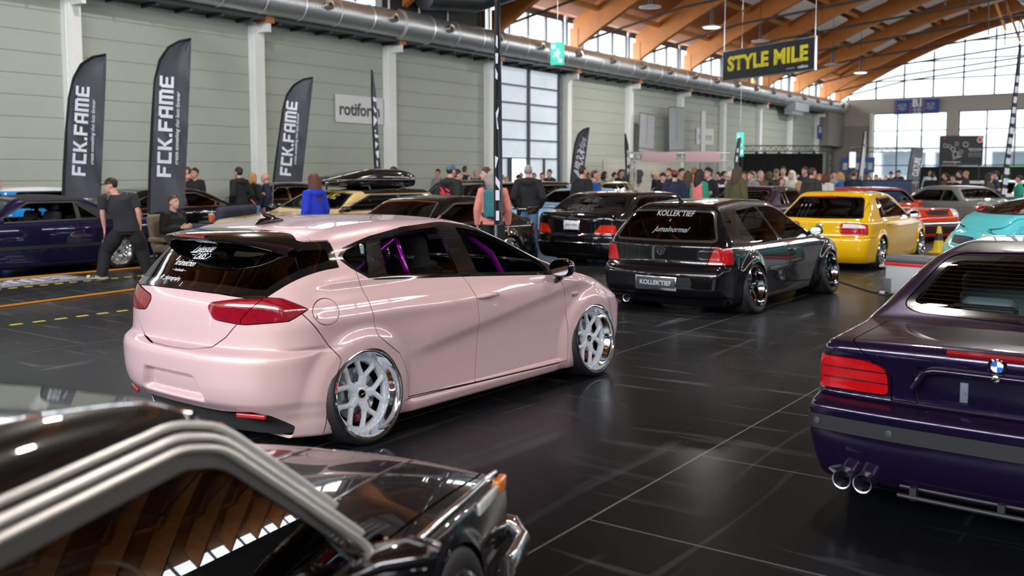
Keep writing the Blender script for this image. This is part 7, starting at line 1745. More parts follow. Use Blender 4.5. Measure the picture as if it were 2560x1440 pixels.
P_(-6, 440, 16.6, 'right', 'jacket', 'navy', 'denim', 'short', 'dark', 'person in navy jacket cut by the left edge', 'pocket')
# deep crowd before the stage
r2 = random.Random(11); names_ = ['black', 'charcoal', 'navy', 'grey', 'brown', 'olive', 'white', 'red', 'beige', 'denim']
for i in range(26):
    px = 1640 + i * 19.5 + r2.uniform(-5, 5); D = r2.uniform(35, 46); fem = r2.random() < .35
    tc = names_[i % 10]; hc = r2.choice(['black', 'dark', 'brown', 'blond', 'grey']); hr = r2.choice(['long', 'bob']) if fem else r2.choice(['short', 'crop', 'cap'])
    P_(px, 431 + r2.uniform(-3, 6), D, r2.choice(['cam', 'left', 'right', 'away', 'camleft']), r2.choice(['jacket', 'hoodie']), tc, 'black', hr, hc, 'distant visitor in %s, number %d from the left of the far crowd row' % ({'denim': 'denim'}.get(tc, tc), i + 1) if False else 'visitor in the far crowd row before the stage', 'down', fem, group='far crowd row before the stage')
# ================================================================== special figures
def cam_frame(px, D):
    x, y = ground(px, D); return x, y, A0 - math.atan((px - 1280) / FPX), D / FPX
def figure(px0, D, pts, label, hrot, top, bulk=1.0, loose=1.0, depth=None):
    x, y, rz, k = cam_frame(px0, D); depth = depth or {}
    J = {n: V3(((p[0] - px0) * k, depth.get(n, 0.0), CAM_H + (435 - p[1]) * k)) for n, p in pts.items()}
    for s in 'rl': J['hd' + s] = V3((.02, .05, -1)) if 'hd' + s not in depth else V3(depth['hd' + s])
    J['hrot'] = hrot; t = thing('person', label, 'person', (x, y, 0), rz); return t, J
capt, J = figure(312, 15.5, dict(head=(285, 464), neck=(296, 484), chest=(306, 512), waist=(316, 545), pel=(319, 572), shl=(265, 494), shr=(336, 492), ell=(264, 534), elr=(346, 530), wrl=(267, 568), wrr=(350, 566), hipl=(302, 578), hipr=(336, 578), knl=(268, 630), knr=(352, 626), anl=(258, 682), anr=(364, 679), toel=(232, 693), toer=(388, 690)),
    'man in black cap, black T-shirt and baggy trousers striding before the violet convertible', Matrix.Rotation(R(80), 3, 'Z') @ Matrix.Rotation(R(-8), 3, 'X'), 'tee', depth=dict(head=.10, neck=.03, elr=-.06, wrr=-.02, ell=-.02, wrl=.03, knl=.12, anl=.04, toel=.10, knr=.10, anr=.10, toer=.16))
M_ = person_meshes(J, 'tee', .012, False, 1.06, True, 1.35)
dress(capt, M_, J, SKIN[2], mat('cloth_washed_black', (.022, .022, .027), .9, var=.2, vscale=8, bump=.5, bscale=12), cm('black'), 'cap', hm('black'), mat('sneaker_leather', (.05, .05, .05), .5))
mb = MB()
for s in 'lr':
    A, T_ = J['an' + s], J['toe' + s]; d = V3((T_.x - A.x, T_.y - A.y, 0)).normalized(); g = V3((A.x, A.y, 0)); n_ = V3((-d.y, d.x, 0))
    mb.tube([g - d * .085 + V3((0, 0, .014)), g + V3((0, 0, .014)), g + d * .12 + V3((0, 0, .014)), g + d * .235 + V3((0, 0, .016))], [.044, .050, .052, .03], 12, flat=[(.32, 1)] * 4, up=V3((0, 0, 1)))
    mb.ellipsoid(g + d * .205 + V3((0, 0, .040)), (.045, .045, .022), 12, 8)
    for q in (1, -1):
        for k in range(3): p_ = g + d * (.03 + .028 * k) + n_ * q * .044; mb.tube([p_ + V3((0, 0, .025)), p_ - d * .025 + V3((0, 0, .085)) - n_ * q * .012], [.008, .008], 6)
mb.build('sole_and_stripes', mat('off_white_rubber', (.62, .60, .52), .6), capt)
def chair_at(x, y, rz, label, m):
    c = thing('armchair', label, 'chair', (x, y, 0), rz); q = MB(); q.rbox((0, .02, .40), (.56, .56, .14), .05); q.build('seat', m, c, smooth=50)
    q = MB(); q.rbox((0, -.27, .68), (.56, .14, .62), .06, Matrix.Rotation(.2, 3, 'X')); q.build('backrest', m, c, smooth=50)
    for s in (1, -1):
        q = MB(); q.rbox((s * .30, .0, .56), (.08, .56, .08), .03); q.build('armrest', m, c, smooth=50)
        for yy in (.22, -.22): q = MB(); q.tube([(s * .25, yy, 0), (s * .25, yy, .36)], .02, 8); q.build('leg', SATIN, c)
    return c
def sitter(px, D, f, label, tc, lc, hair, hc, fem, chm, chl, cross=True):
    x, y = ground(px, D); rz = facing(px, f); chair_at(x, y, rz, chl, chm)
    J = default_joints('front', fem); dz = -.43
    for n in list(J):
        if isinstance(J[n], Vector) and not n.startswith('hd') and n[:2] not in ('kn', 'an', 'to'): J[n] = J[n] + V3((0, 0, dz))
    for q, s in ((1, 'r'), (-1, 'l')): J['kn' + s] = V3((q * .11, .46, .56)); J['an' + s] = V3((q * .12, .50, .09)); J['toe' + s] = V3((q * .14, .68, .03))
    if cross: J['knr'] = V3((.02, .48, .66)); J['anr'] = V3((-.16, .62, .34)); J['toer'] = V3((-.18, .80, .28)); J['groundr'] = .26
    t = thing('person', label, 'person', (x, y, 0), rz); dress(t, person_meshes(J, 'jacket', .015, fem), J, SKIN[0], cm(tc), cm(lc), hair, hm(hc), cm('white')); return t
BEIGEF = mat('taupe_upholstery', (.20, .16, .11), .8, bump=.3, bscale=120)
sitter(437, 16.6, 'camright', 'person in pale jeans sitting with crossed legs behind the convertible tail', 'black', 'paledenim', 'short', 'brown', False, BEIGEF, 'taupe armchair under the person in pale jeans')
sitter(390, 19.5, 'right', 'woman with long brown hair sitting half hidden by the centre-left flag', 'black', 'black', 'long', 'brown', True, mat('wooden_chair', (.40, .22, .08), .5, var=.3), 'wooden chair with the seated long-haired woman', False)
# sofa, side table, tumbler
NAVYF = mat('slate_blue_upholstery', (.025, .028, .052), .85, bump=.3, bscale=90)
x, y = ground(556, 20.0); so = thing('sofa', 'slate blue padded sofa between the black sports saloon and the sand yellow estate', 'sofa', (x, y, 0), facing(537, 'awayleft') + R(20))
mb = MB(); mb.rbox((0, .1, .25), (1.7, .85, .34), .06); mb.build('base', NAVYF, so, smooth=50)
for q in (1, -1):
    mb = MB(); mb.rbox((q * .40, -.05, .50), (.80, .65, .18), .07); mb.build('seat_cushion', NAVYF, so, smooth=50)
    mb = MB(); mb.rbox((q * .42, -.32, .78), (.86, .22, .50), .09, Matrix.Rotation(.15, 3, 'X')); mb.build('back_cushion', NAVYF, so, smooth=50)
    mb = MB(); mb.rbox((q * .88, .05, .45), (.18, .85, .50), .08); mb.build('armrest', NAVYF, so, smooth=50)
x, y = ground(531, 17.9); tb = thing('side_table', 'small round black side table holding the orange tumbler', 'table', (x, y, 0))
mb = MB(); mb.lathe([(0, .80), (.22, .80), (.23, .785), (.22, .77), (0, .77)], 24); mb.build('table_top', SATIN, tb)
mb = MB(); mb.tube([(0, 0, .02), (0, 0, .77)], .02, 8); mb.lathe([(0, .0), (.17, .0), (.17, .012), (0, .03)], 20); mb.build('stand', SATIN, tb)
cu = thing('tumbler', 'orange drinking tumbler with lid and straw on the side table', 'cup', (x, y, .80))
mb = MB(); mb.lathe([(0, 0), (.042, 0), (.05, .03), (.055, .13), (.0, .13)], 20); mb.tube([(.05, 0, .11), (.085, 0, .10), (.085, 0, .05), (.05, 0, .04)], .009, 8); mb.build('cup_body', mat('coral_orange_enamel', (.70, .13, .05), .35), cu)
mb = MB(); mb.lathe([(.056, .13), (.056, .145), (0, .15)], 20); mb.tube([(.01, 0, .14), (.02, 0, .21)], .006, 6); mb.build('lid_and_straw', CLEARLENS, cu)

# ================================================================== flags, banners and signs
FABRIC = mat('dark_blue_grey_flag_cloth', (.030, .033, .048), .55, var=.2, vscale=3, sheen=.2)
HEM = mat('black_flag_hem', (.006, .006, .008), .7)
PRINT = mat('white_flag_print', (.62, .64, .72), .6)
POLE = mat('grey_flag_pole', (.20, .21, .22), .4, .6)
def flag(px0, D, left, right, label, lines=None, cloth_m=None, wave=.035, name='feather_flag', turn=0.0, prints=None, lean_base=None):
    """left / right: edges of the cloth as (px, py) from the top down, in the plane that faces the camera at distance D"""
    D = clear_depth(left[-1][0], D, True); x, y, rz, k = cam_frame(px0, D); t = thing(name, label, 'flag', (x, y, 0), rz + turn)
    L = [((a - px0) * k, CAM_H + (435 - b) * k) for a, b in left]; Rr = [((a - px0) * k, CAM_H + (435 - b) * k) for a, b in right]
    def res(P, n):
        P = np.array(P); s = np.concatenate([[0], np.cumsum(np.hypot(*np.diff(P, axis=0).T))]); u = np.linspace(0, s[-1], n); return np.stack([np.interp(u, s, P[:, 0]), np.interp(u, s, P[:, 1])], 1)
    nv, nu = 50, 14; A_, B_ = res(L, nv), res(Rr, nv)
    r3 = random.Random(int(px0)); ph = r3.uniform(0, 6)
    def dep(u, v): return wave * (math.sin(3.1 * u * 2 + ph + v * 2.1) + .5 * math.sin(9 * u + v * 4.3 + ph) + .35 * math.sin(v * 7.0 + 4 * u)) * (.3 + u)
    vs = [(A_[i][0] * (1 - j / nu) + B_[i][0] * j / nu, dep(j / nu, A_[i][1]), A_[i][1] * (1 - j / nu) + B_[i][1] * j / nu) for i in range(nv) for j in range(nu + 1)]
    mb = MB(); n1 = nu + 1; mb.add(vs, [(i * n1 + j, i * n1 + j + 1, (i + 1) * n1 + j + 1, (i + 1) * n1 + j) for i in range(nv - 1) for j in range(nu)])
    c = mb.build('cloth', cloth_m or FABRIC, t, smooth=180)
    mb = MB(); mb.tube([(a, 0, b) for a, b in A_], .022, 8, flat=[(1, 1.6)] * nv); mb.build('pole_sleeve', HEM, t, smooth=60)
    b0 = A_[-1]; foot = (b0[0] - (A_[-6][0] - b0[0]) * (b0[1] / max(.01, A_[-6][1] - b0[1])) * .3, 0, 0)
    mb = MB(); mb.tube([(b0[0], 0, b0[1]), foot], .016, 8); mb.build('pole', POLE, t)
    mb = MB(); mb.lathe([(0, .03), (.16, .03), (.17, 0), (0, 0)], 20, Matrix.Translation(foot)); mb.build('foot', SATIN, t)
    def at(px, py): return V3(((px - px0) * k, 0, CAM_H + (435 - py) * k))
    def bend(off=.012):
        def fn(co):
            out = co.copy()
            for i_, (a, _, z) in enumerate(co):
                xa = np.interp(z, A_[::-1, 1], A_[::-1, 0]); xb = np.interp(z, B_[::-1, 1], B_[::-1, 0]); u = (a - xa) / max(.05, xb - xa); out[i_, 1] = dep(u, z) - off
            return out
        return fn
    return t, c, at, bend, k
def fame(px0, D, left, right, label, fx, fy0, fy1, hgt, sx, sy0, sy1):
    t, c, at, bend, k = flag(px0, D, left, right, label)
    p0, p1 = at(*fy0), at(*fy1); d = (p1 - p0); ln = d.length; ux = d.normalized(); uy = V3((0, 1, 0)).cross(ux) * -1; uy = V3((ux.z, 0, -ux.x)) * -1
    M = Matrix(((ux.x, uy.x, 0, p0.x), (0, 0, 1, 0), (ux.z, uy.z, 0, p0.z), (0, 0, 0, 1)))
    _, w0 = block_text('FCK.FAME', Matrix.Identity(4), 1.0); mbt, _ = block_text('FCK.FAME', M @ Matrix.Scale(ln / w0, 4, (1, 0, 0)) @ Matrix.Scale(hgt * k, 4, (0, 1, 0)), 1.0)
    # subdivide long bars so that they follow the cloth
    co = np.array(mbt.v); o_v, o_f = [], []
    for f in mbt.f:
        q = [co[i] for i in f]; n_ = 5; base = len(o_v)
        for i in range(n_ + 1):
            for j in range(n_ + 1): a, b = i / n_, j / n_; o_v.append(q[0] * (1 - a) * (1 - b) + q[1] * a * (1 - b) + q[2] * a * b + q[3] * (1 - a) * b)
        o_f += [(base + i * (n_ + 1) + j, base + i * (n_ + 1) + j + 1, base + (i + 1) * (n_ + 1) + j + 1, base + (i + 1) * (n_ + 1) + j) for i in range(n_) for j in range(n_)]
    mb = MB(); mb.add(bend(.022)(np.array(o_v)), o_f); mb.build('lettering', PRINT, c, smooth=0)
    p0, p1 = at(*sy0), at(*sy1); d = p1 - p0; ux = d.normalized(); uy = V3((-ux.z, 0, ux.x)); mid = (p0 + p1) / 2
    M = Matrix(((ux.x, uy.x, 0, mid.x), (0, 0, 1, 0), (ux.z, uy.z, 0, mid.z), (0, 0, 0, 1)))
    lettering('create something that lasts forever', M, PRINT, c, width=d.length, name='slogan', shear=.35, fn=bend(.03), bold=.012)
fame(222, 18.4, [(278, 139), (246, 147), (220, 166), (202, 200), (190, 250), (181, 330), (172, 430), (168, 495)], [(279, 139), (274, 220), (266, 330), (258, 440), (255, 495)], 'tall dark feather flag with white block letters, left one of the near pair', 0, (221, 440), (238, 221), 31, 0, (237, 412), (247, 251))
fame(432, 17.8, [(489, 101), (462, 108), (436, 124), (415, 155), (402, 205), (393, 300), (384, 420), (378, 532)], [(490, 101), (484, 200), (476, 330), (468, 440), (463, 520)], 'tall dark feather flag with white block letters, right one of the near pair', 0, (433, 443), (447, 196), 33, 0, (447, 412), (457, 232))
fame(738, 24.5, [(789, 197), (765, 202), (742, 216), (725, 240), (715, 275), (705, 340), (694, 410), (688, 455)], [(790, 197), (781, 270), (771, 350), (762, 420), (758, 455)], 'dark feather flag with white block letters behind the black roof box', 0, (731, 440), (751, 258), 27, 0, (742, 412), (752, 285))
def thin_flag(px0, D, left, right, label, marks, cloth_m=None, name='feather_flag', pm=None):
    t, c, at, bend, k = flag(px0, D, left, right, label, cloth_m=cloth_m, wave=.012, name=name)
    mb = MB()
    for pl in marks:
        P = [at(*p) for p in pl]; mb.add([(p.x, -.035, p.z) for p in P], [tuple(range(len(P)))])
    if marks: mb.build('print', pm or PRINT, c, smooth=0)
    return t
thin_flag(944, 24.2, [(935, 180), (934, 230), (936, 320), (940, 420), (945, 470)], [(937, 180), (944, 230), (948, 310), (953, 400), (956, 470)], 'slim dark feather flag seen nearly edge-on in front of the white wall banner', [[(937, 245), (945, 250), (945, 258), (938, 256)], [(937, 268), (946, 280), (941, 285)], [(938, 292), (946, 300), (946, 305), (938, 318)], [(940, 326), (943, 326), (943, 332), (940, 332)], [(940, 336), (949, 340), (949, 346), (941, 345)], [(941, 355), (949, 360), (942, 372)], [(942, 380), (950, 376), (950, 395), (946, 395)], [(944, 402), (947, 402), (948, 418), (945, 415)], [(946, 422), (949, 422), (949, 438), (947, 438)]])
thin_flag(1247, 10.6, [(1243, -60), (1242, 60), (1240, 200), (1239, 380), (1240, 560)], [(1251, -60), (1252, 60), (1254, 200), (1256, 380), (1257, 560)], 'very tall black and white flag seen edge-on right behind the pink hatchback', [[(1240, 0), (1247, 0), (1247, 12), (1240, 12)], [(1241, 95), (1245, 100), (1245, 130), (1240, 120)], [(1239, 140), (1246, 140), (1245, 165), (1240, 165)], [(1239, 175), (1245, 190), (1244, 205), (1239, 200)], [(1240, 285), (1247, 270), (1247, 282), (1243, 300), (1247, 325), (1243, 325)], [(1238, 390), (1246, 395), (1240, 420), (1238, 420)], [(1239, 440), (1250, 455), (1250, 475), (1239, 458)], [(1239, 475), (1249, 475), (1249, 500), (1239, 500)], [(1240, 526), (1248, 526), (1248, 550), (1240, 550)]])
t, c, at, bend, k = flag(1448, 28.0, [(1471, 321), (1456, 325), (1443, 338), (1436, 360), (1430, 400), (1424, 470)], [(1472, 321), (1466, 370), (1460, 420), (1455, 470)], 'dark feather flag with slanted white letters behind the two men in black and blue')
def vtext(txt, px0, px1, c, at, bend, m, hgt=None, flip=False, **kw):
    p0, p1 = at(*px0), at(*px1); d = p1 - p0; ux = d.normalized(); uy = V3((-ux.z, 0, ux.x)); mid = (p0 + p1) / 2
    if flip: ux = -ux
    return lettering(txt, Matrix(((ux.x, uy.x, 0, mid.x), (0, 0, 1, 0), (ux.z, uy.z, 0, mid.z), (0, 0, 0, 1))), m, c, width=d.length, height=hgt, name='lettering', fn=bend(.02), **kw)
vtext('AIRRR', (1440, 445), (1452, 375), c, at, bend, PRINT, .26, bold=.03, shear=.5); vtext('clips', (1452, 380), (1460, 345), c, at, bend, PRINT, shear=.5)
thin_flag(1566, 31.5, [(1560, 335), (1560, 370), (1563, 420), (1564, 462)], [(1562, 335), (1569, 365), (1572, 420), (1572, 462)], 'slim dark flag edge-on before the wall booth', [[(1565, 375), (1569, 380), (1567, 395)], [(1565, 395), (1570, 390), (1571, 410), (1566, 415)], [(1566, 418), (1571, 425), (1566, 440)]])
CHK = thin_flag(2500, 27.5, [(2524, 118), (2518, 200), (2511, 300), (2503, 400), (2496, 495)], [(2528, 122), (2527, 200), (2522, 300), (2514, 400), (2507, 495)], 'tall black and white chequered flag at the right edge', [[(2520 - .075 * (yy - 195), yy), (2526 - .055 * (yy - 195), yy + 2), (2524.5 - .055 * (yy - 195), yy + 17), (2518.8 - .075 * (yy - 195), yy + 15)] for yy in range(195, 480, 25)])
WFAB = mat('white_flag_cloth', (.62, .63, .68), .7)
thin_flag(2148, 25.2, [(2151, 331), (2147, 380), (2141, 440), (2138, 482)], [(2155, 331), (2156, 380), (2152, 440), (2148, 482)], 'slim white feather flag right of the broad man in navy', [[(2150, 360), (2153, 362), (2152, 372)], [(2145, 440), (2148, 440), (2147, 460), (2144, 462)]], WFAB, pm=SATIN)
thin_flag(1842, 42.0, [(1840, 345), (1835, 380), (1830, 415), (1828, 440)], [(1848, 345), (1845, 380), (1842, 415), (1840, 440)], 'slim dark flag leaning under the second green exit sign', [[(1838, 372), (1842, 372), (1841, 382), (1837, 382)], [(1836, 390), (1840, 392), (1839, 405), (1835, 405)]])
gb_, c, at, bend, k = flag(2280, 40.0, [(2272, 370), (2266, 410), (2262, 455)], [(2298, 370), (2294, 410), (2290, 455)], 'grey upright banner left of the black poster wall', cloth_m=mat('grey_banner_cloth', (.10, .115, .14), .6, var=.8, vscale=1.5), wave=.01, name='upright_banner')
vtext('CULTURE', (2281, 440), (2286, 395), c, at, bend, WHITE, .25, bold=.02)
# wall banners
def wall_sign(name, y0, y1, z0, z1, label, m, x=WX + .06, cat='banner', th=.01):
    t = thing(name, label, cat, (x, (y0 + y1) / 2, (z0 + z1) / 2), R(90)); mb = MB(); mb.rbox((0, 0, 0), (y1 - y0, th, z1 - z0), min(.004, th / 3), seg=1); mb.build('panel', m, t, smooth=0); return t
MW = Tm((0, -.009, 0), rx=PI / 2)
BANW = mat('white_banner_vinyl', (.66, .67, .67), .6); DGREY = mat('dark_grey_print', (.07, .075, .08), .6); MGREY = mat('mid_grey_print', (.33, .34, .36), .6)
b1 = wall_sign('wall_banner', 21.75, 23.95, 3.32, 4.20, 'white wall banner with dark rounded lettering left of the slim dark flag', BANW)
lettering('rotiform', MW, DGREY, b1, width=1.85, bold=.03, space=.98)
b2 = wall_sign('wall_banner', 48.8, 51.1, 3.3, 4.2, 'smaller white wall banner with pale lettering far along the wall', BANW); lettering('rotiform', MW, MGREY, b2, width=1.8, bold=.03)
GB = mat('pale_grey_banner', (.33, .345, .37), .7, var=.1)
for (y0, y1, z0, z1, lb, ln) in ((40.95, 42.5, 2.71, 4.55, 'pale grey hanging banner, left one of two above the booth', .06), (44.1, 45.9, 2.7, 5.05, 'pale grey hanging banner, right and larger one of two above the booth', -.04)):
    b_ = wall_sign('hanging_banner', y0, y1, z0, z1, lb, GB, WX + .7); b_.rotation_euler.y = ln
    lettering("Tyrant's Emporium", MW @ Matrix.Rotation(PI / 2, 4, 'Z') @ Matrix.Translation((.25, .0, 0)), DGREY, b_, width=1.5, name='lettering')
    mb = MB(); n_ = 8
    for i in range(n_): mb.box(((i + .5) / n_ * (y1 - y0) - (y1 - y0) / 2, -.008, -(z1 - z0) / 2 + .16 + .04 * (i % 2)), ((y1 - y0) / n_ * .9, .004, .05))
    mb.build('chequer_edge', DGREY, b_, smooth=0); mb = MB(); mb.tube([(-(y1 - y0) / 2, 0, -(z1 - z0) / 2 - z0), (-(y1 - y0) / 2, 0, (z1 - z0) / 2)], .02, 6); mb.tube([(-(y1 - y0) / 2, 0, (z1 - z0) / 2), ((y1 - y0) / 2, 0, (z1 - z0) / 2)], .018, 6); mb.build('rod', SATIN, b_)
wb_ = wall_sign('hanging_banner', 47.5, 48.1, 2.6, 5.0, 'narrow white banner between the grey banners and the second white wall banner', BANW, WX + .9)
mb = MB(); mb.tube([(-.3, 0, -3.8), (-.3, 0, 1.2)], .02, 6); mb.build('rod', SATIN, wb_)
BLUEB = mat('signal_blue_board', (.012, .055, .25), .5)
s1 = wall_sign('direction_sign', 68.6, 70.4, 4.2, 5.15, 'small blue hall sign near the far left corner', BLUEB, WX + .35, 'sign', .05)
lettering('B1', MW @ Matrix.Translation((-.45, .15, .025)), WHITE, s1, width=.5, bold=.05); lettering('A1 B2\nA3 C4', MW @ Matrix.Translation((.3, -.1, .025)), WHITE, s1, width=.7)
bb1 = thing('direction_board', 'wide blue hall direction board over the end wall windows', 'sign', (-16.38, EY - .45, 6.46))
mb = MB(); mb.rbox((0, 0, 0), (3.0, .08, 1.02), .01, seg=1); mb.build('panel', BLUEB, bb1, smooth=0)
MBd = Tm((0, -.045, 0), rx=PI / 2); lettering('B1', MBd @ Matrix.Translation((.05, .28, 0)), WHITE, bb1, width=.62, bold=.05); lettering('A1 B2\nA3 B4\nA5 B5', MBd @ Matrix.Translation((.05, -.2, 0)), WHITE, bb1, width=.55, bold=.02)
for xx in (-.95, .95): lettering('Foyer West\nRothaus Halle\nKongress\nSaal Bodensee\nP  WC', MBd @ Matrix.Translation((xx, 0, 0)), WHITE, bb1, width=.62)
mb = MB()
for xx in (-1.4, -.38, .50):
    for kz in range(4): mb.box((xx, -.045, .34 - .2 * kz - (.15 if xx == -.38 else 0)), (.09, .006, .10))
mb.build('arrow_marks', mat('orange_marks', (.75, .17, .03), .5), bb1, smooth=0)
# event sign
x0, y0 = ground(1801, 33.0); x1, y1 = ground(2026, 29.3); cx, cy = (x0 + x1) / 2, (y0 + y1) / 2; W_ = math.hypot(x1 - x0, y1 - y0)
ev = thing('event_sign', 'black hanging sign with bold yellow letters under the timber roof', 'sign', (cx, cy, 5.30), math.atan2(y1 - y0, x1 - x0))
mb = MB(); mb.rbox((0, 0, 0), (W_, .06, .98), .01, seg=1); mb.build('board', mat('black_sign_board', (.006, .007, .008), .5), ev, smooth=0)
mb = MB()
for zz in (.49, -.49): mb.box((0, 0, zz), (W_ + .04, .08, .03))
for xx in (-W_ / 2, W_ / 2): mb.box((xx, 0, 0), (.03, .08, 1.0))
mb.build('frame', ALU, ev, smooth=0)
YEL = mat('yellow_sign_print', (.85, .72, .01), .5); ME = Tm((0, -.034, 0), rx=PI / 2)
lettering('STYLE MILE', ME @ Matrix.Translation((-.02, .05, 0)), YEL, ev, width=W_ * .88, height=.50, bold=.045, space=1.05, name='lettering')
mb = MB(); r4 = random.Random(4)
for _ in range(70):
    xx, zz = r4.uniform(-W_ * .44, W_ * .43), -.19 + abs(r4.gauss(0, .10)); mb.box((xx, -.0365, zz), (r4.uniform(.01, .06), .002, r4.uniform(.006, .02)))
mb.build('lettering_wear', mat('black_sign_board', (.006, .007, .008), .5), ev, smooth=0)
lettering('presented by', ME @ Matrix.Translation((W_ * .26, -.36, 0)), WHITE, ev, width=.36); lettering('rotiform', ME @ Matrix.Translation((W_ * .385, -.35, 0)), WHITE, ev, width=.42, bold=.04)
for xx in (-W_ / 2 + .02, W_ / 2 - .02): mb = MB(); mb.tube([(xx, 0, .5), (xx, 0, 5.2)], .010, 5); mb.build('hanging_wire', ALU, ev)
# exit signs
def exit_sign(px0, py0, px1, py1, D, label):
    x, y = ground((px0 + px1) / 2, D); k = D / FPX; zc = CAM_H + (435 - (py0 + py1) / 2) * k; hw_, hh = (px1 - px0) / 2 * k / .8, (py1 - py0) / 2 * k
    t = thing('exit_sign', label, 'sign', (x, y, zc), R(20))
    mb = MB(); mb.rbox((0, 0, 0), (2 * hw_, .10, 2 * hh), .015, seg=2); mb.build('housing', mat('exit_green', (.03, .42, .30), .4, emit=(.05, .65, .48), es=.55), t)
    s_ = None; wh = mat('exit_white', (.8, .9, .85), .4, emit=(.85, 1, .95), es=.9); mb = MB()
    s = hh * .9
    s = min(hh, hw_ * 1.3) * .9
    mb.ellipsoid((.12 * s, -.056, .42 * s), (.10 * s, .004, .10 * s), 12, 6)
    for pl, r_ in (([(.05, .3), (-.05, -.05)], .09), ([(-.05, -.05), (.18, -.25), (.10, -.55)], .07), ([(-.05, -.05), (-.25, -.35), (-.5, -.38)], .07), ([(.05, .25), (.30, .12), (.38, -.05)], .05), ([(.02, .25), (-.22, .12), (-.2, -.1)], .05)): mb.tube([(a * s, -.056, b * s) for a, b in pl], r_ * s, 6, flat=(1, .15) if False else None)
    mb.box((-.5 * hw_, -.052, .6 * hh), (.5 * hw_, .004, .3 * hh)); mb.box((.5 * hw_, -.052, -.62 * hh), (.5 * hw_, .004, .3 * hh)); mb.build('pictogram', wh, t)
    mb = MB(); mb.tube([(0, 0, hh), (0, 0, soffit(x) + 1 - zc)], .008, 5); mb.build('hanging_wire', ALU, t)
exit_sign(1378, 113, 1405, 168, 24.0, 'green exit sign hanging in front of the silver duct')
exit_sign(1838, 333, 1852, 392, 43.0, 'far green exit sign hanging low by the dark stage')

# ================================================================== trusses, stage, booths
TRUSS = mat('truss_aluminium', (.30, .31, .32), .35, .8); DTRUSS = mat('dark_truss', (.05, .05, .055), .45, .5)
def truss(mb, a, b, s=.25, r=.022):
    a, b = V3(a), V3(b); d = (b - a).normalized(); up = V3((0, 0, 1)) if abs(d.z) < .9 else V3((1, 0, 0)); u = d.cross(up).normalized(); v = u.cross(d)
    C4 = [(u * p + v * q) * s / 2 for p, q in ((1, 1), (1, -1), (-1, -1), (-1, 1))]
    for c in C4: mb.tube([a + c, b + c], r, 6)
    n = max(2, int((b - a).length / s))
    for i in range(n):
        for j in range(4): mb.tube([a + (b - a) * i / n + C4[j], a + (b - a) * (i + 1) / n + C4[(j + 1) % 4 if i % 2 else j - 1]], r * .5, 4)
bo = thing('booth_truss', 'long aluminium truss frame of the clothing booth along the left wall', 'truss', (0, 0, 0))
mb = MB(); truss(mb, (-19.2, 35.6, 2.45), (-19.2, 43.6, 2.45)); mb.build('beam', TRUSS, bo)
for yy in (35.6, 43.6):
    mb = MB(); truss(mb, (-19.2, yy, 0), (-19.2, yy, 2.35)); mb.build('post', TRUSS, bo)
bw = thing('booth_wall', 'pale fabric back wall of the booth hung with shirts', 'partition', (-20.6, 39.6, 0), R(90))
mb = MB(); mb.box((0, 0, 1.15), (7.6, .06, 2.3)); mb.build('fabric', mat('pale_booth_fabric', (.40, .385, .34), .9, var=.2, vscale=1.2), bw, smooth=0)
for i, (xx, cc) in enumerate(((-2.3, 'charcoal'), (-.7, 'charcoal'), (1.0, 'beige'), (2.6, 'brown'))):
    s_ = thing('shirt', ['first dark shirt from the left on the booth wall', 'second dark shirt from the left on the booth wall', 'beige shirt on the booth wall', 'brown shirt at the right end of the booth wall'][i], 'shirt', (-20.52, 39.6 + xx, 1.62), R(90)); mb = MB()
    mb.rbox((0, -.03, -.05), (.46, .06, .62), .02)
    for q in (1, -1): mb.rbox((q * .29, -.03, .08), (.22, .05, .16), .02, Matrix.Rotation(q * .7, 3, 'Y'))
    mb.build('fabric', cm(cc), s_, smooth=40)
rs = random.Random(9)
ct = thing('sales_counter', 'dark sales counter in front of the booth', 'counter', (-18.6, 41.5, 0), R(90)); mb = MB(); mb.rbox((0, 0, .5), (4.4, .6, 1.0), .02); mb.build('counter_body', mat('dark_counter', (.03, .035, .04), .6), ct); mb = MB(); mb.rbox((0, 0, 1.015), (4.5, .7, .03), .01); mb.build('counter_top', SATIN, ct)
for i, (nm_, c_) in enumerate((('green', (.03, .25, .10)), ('yellow', (.65, .45, .03)), ('blue', (.02, .22, .60)), ('white', (.7, .7, .7)), ('orange', (.70, .20, .02)), ('black', (.01, .01, .01)))):
    o = MB(); xx = -1.9 + .72 * i
    o.rbox((0, 0, .16), (.26, .24, .32), .06); o.lathe([(0, .40), (.05, .40), (.06, .32)], 12)
    q = o.build('merchandise_bag', mat('bag_' + nm_, c_, .5), None, smooth=50); q.location = (-18.6, 41.5 + xx, 1.03); tag(q, '%s merchandise bag on the booth counter' % nm_, 'bag')
ar = thing('entrance_truss', 'small white truss gate with two pink panels right of the booth', 'truss', (*ground(1698, 38.6), 0), R(28))
mb = MB(); truss(mb, (-1.9, 0, 2.35), (1.9, 0, 2.35), .3); mb.build('beam', mat('white_truss', (.6, .6, .6), .4), ar)
for q in (-1.9, 1.9):
    mb = MB(); truss(mb, (q, 0, 0), (q, 0, 2.2), .3); mb.build('post', mat('white_truss', (.6, .6, .6), .4), ar)
for q in (-.85, .85): mb = MB(); mb.rbox((q, -.18, 2.35), (1.35, .03, .40), .01); mb.build('pink_panel', mat('pale_pink_panel', (.70, .45, .47), .5), ar)
stg = thing('stage', 'dark stage with black backdrop under a black lighting truss', 'stage', (-18.2, 51.2, 0), math.atan2(2.19, 3.1))
mb = MB(); mb.box((0, .6, 1.55), (4.6, .1, 2.5)); mb.build('backdrop', mat('black_molton', (.003, .003, .0035), .95), stg, smooth=0)
mb = MB(); mb.box((0, -.3, .3), (4.8, 1.8, .6)); mb.build('platform', SATIN, stg, smooth=0)
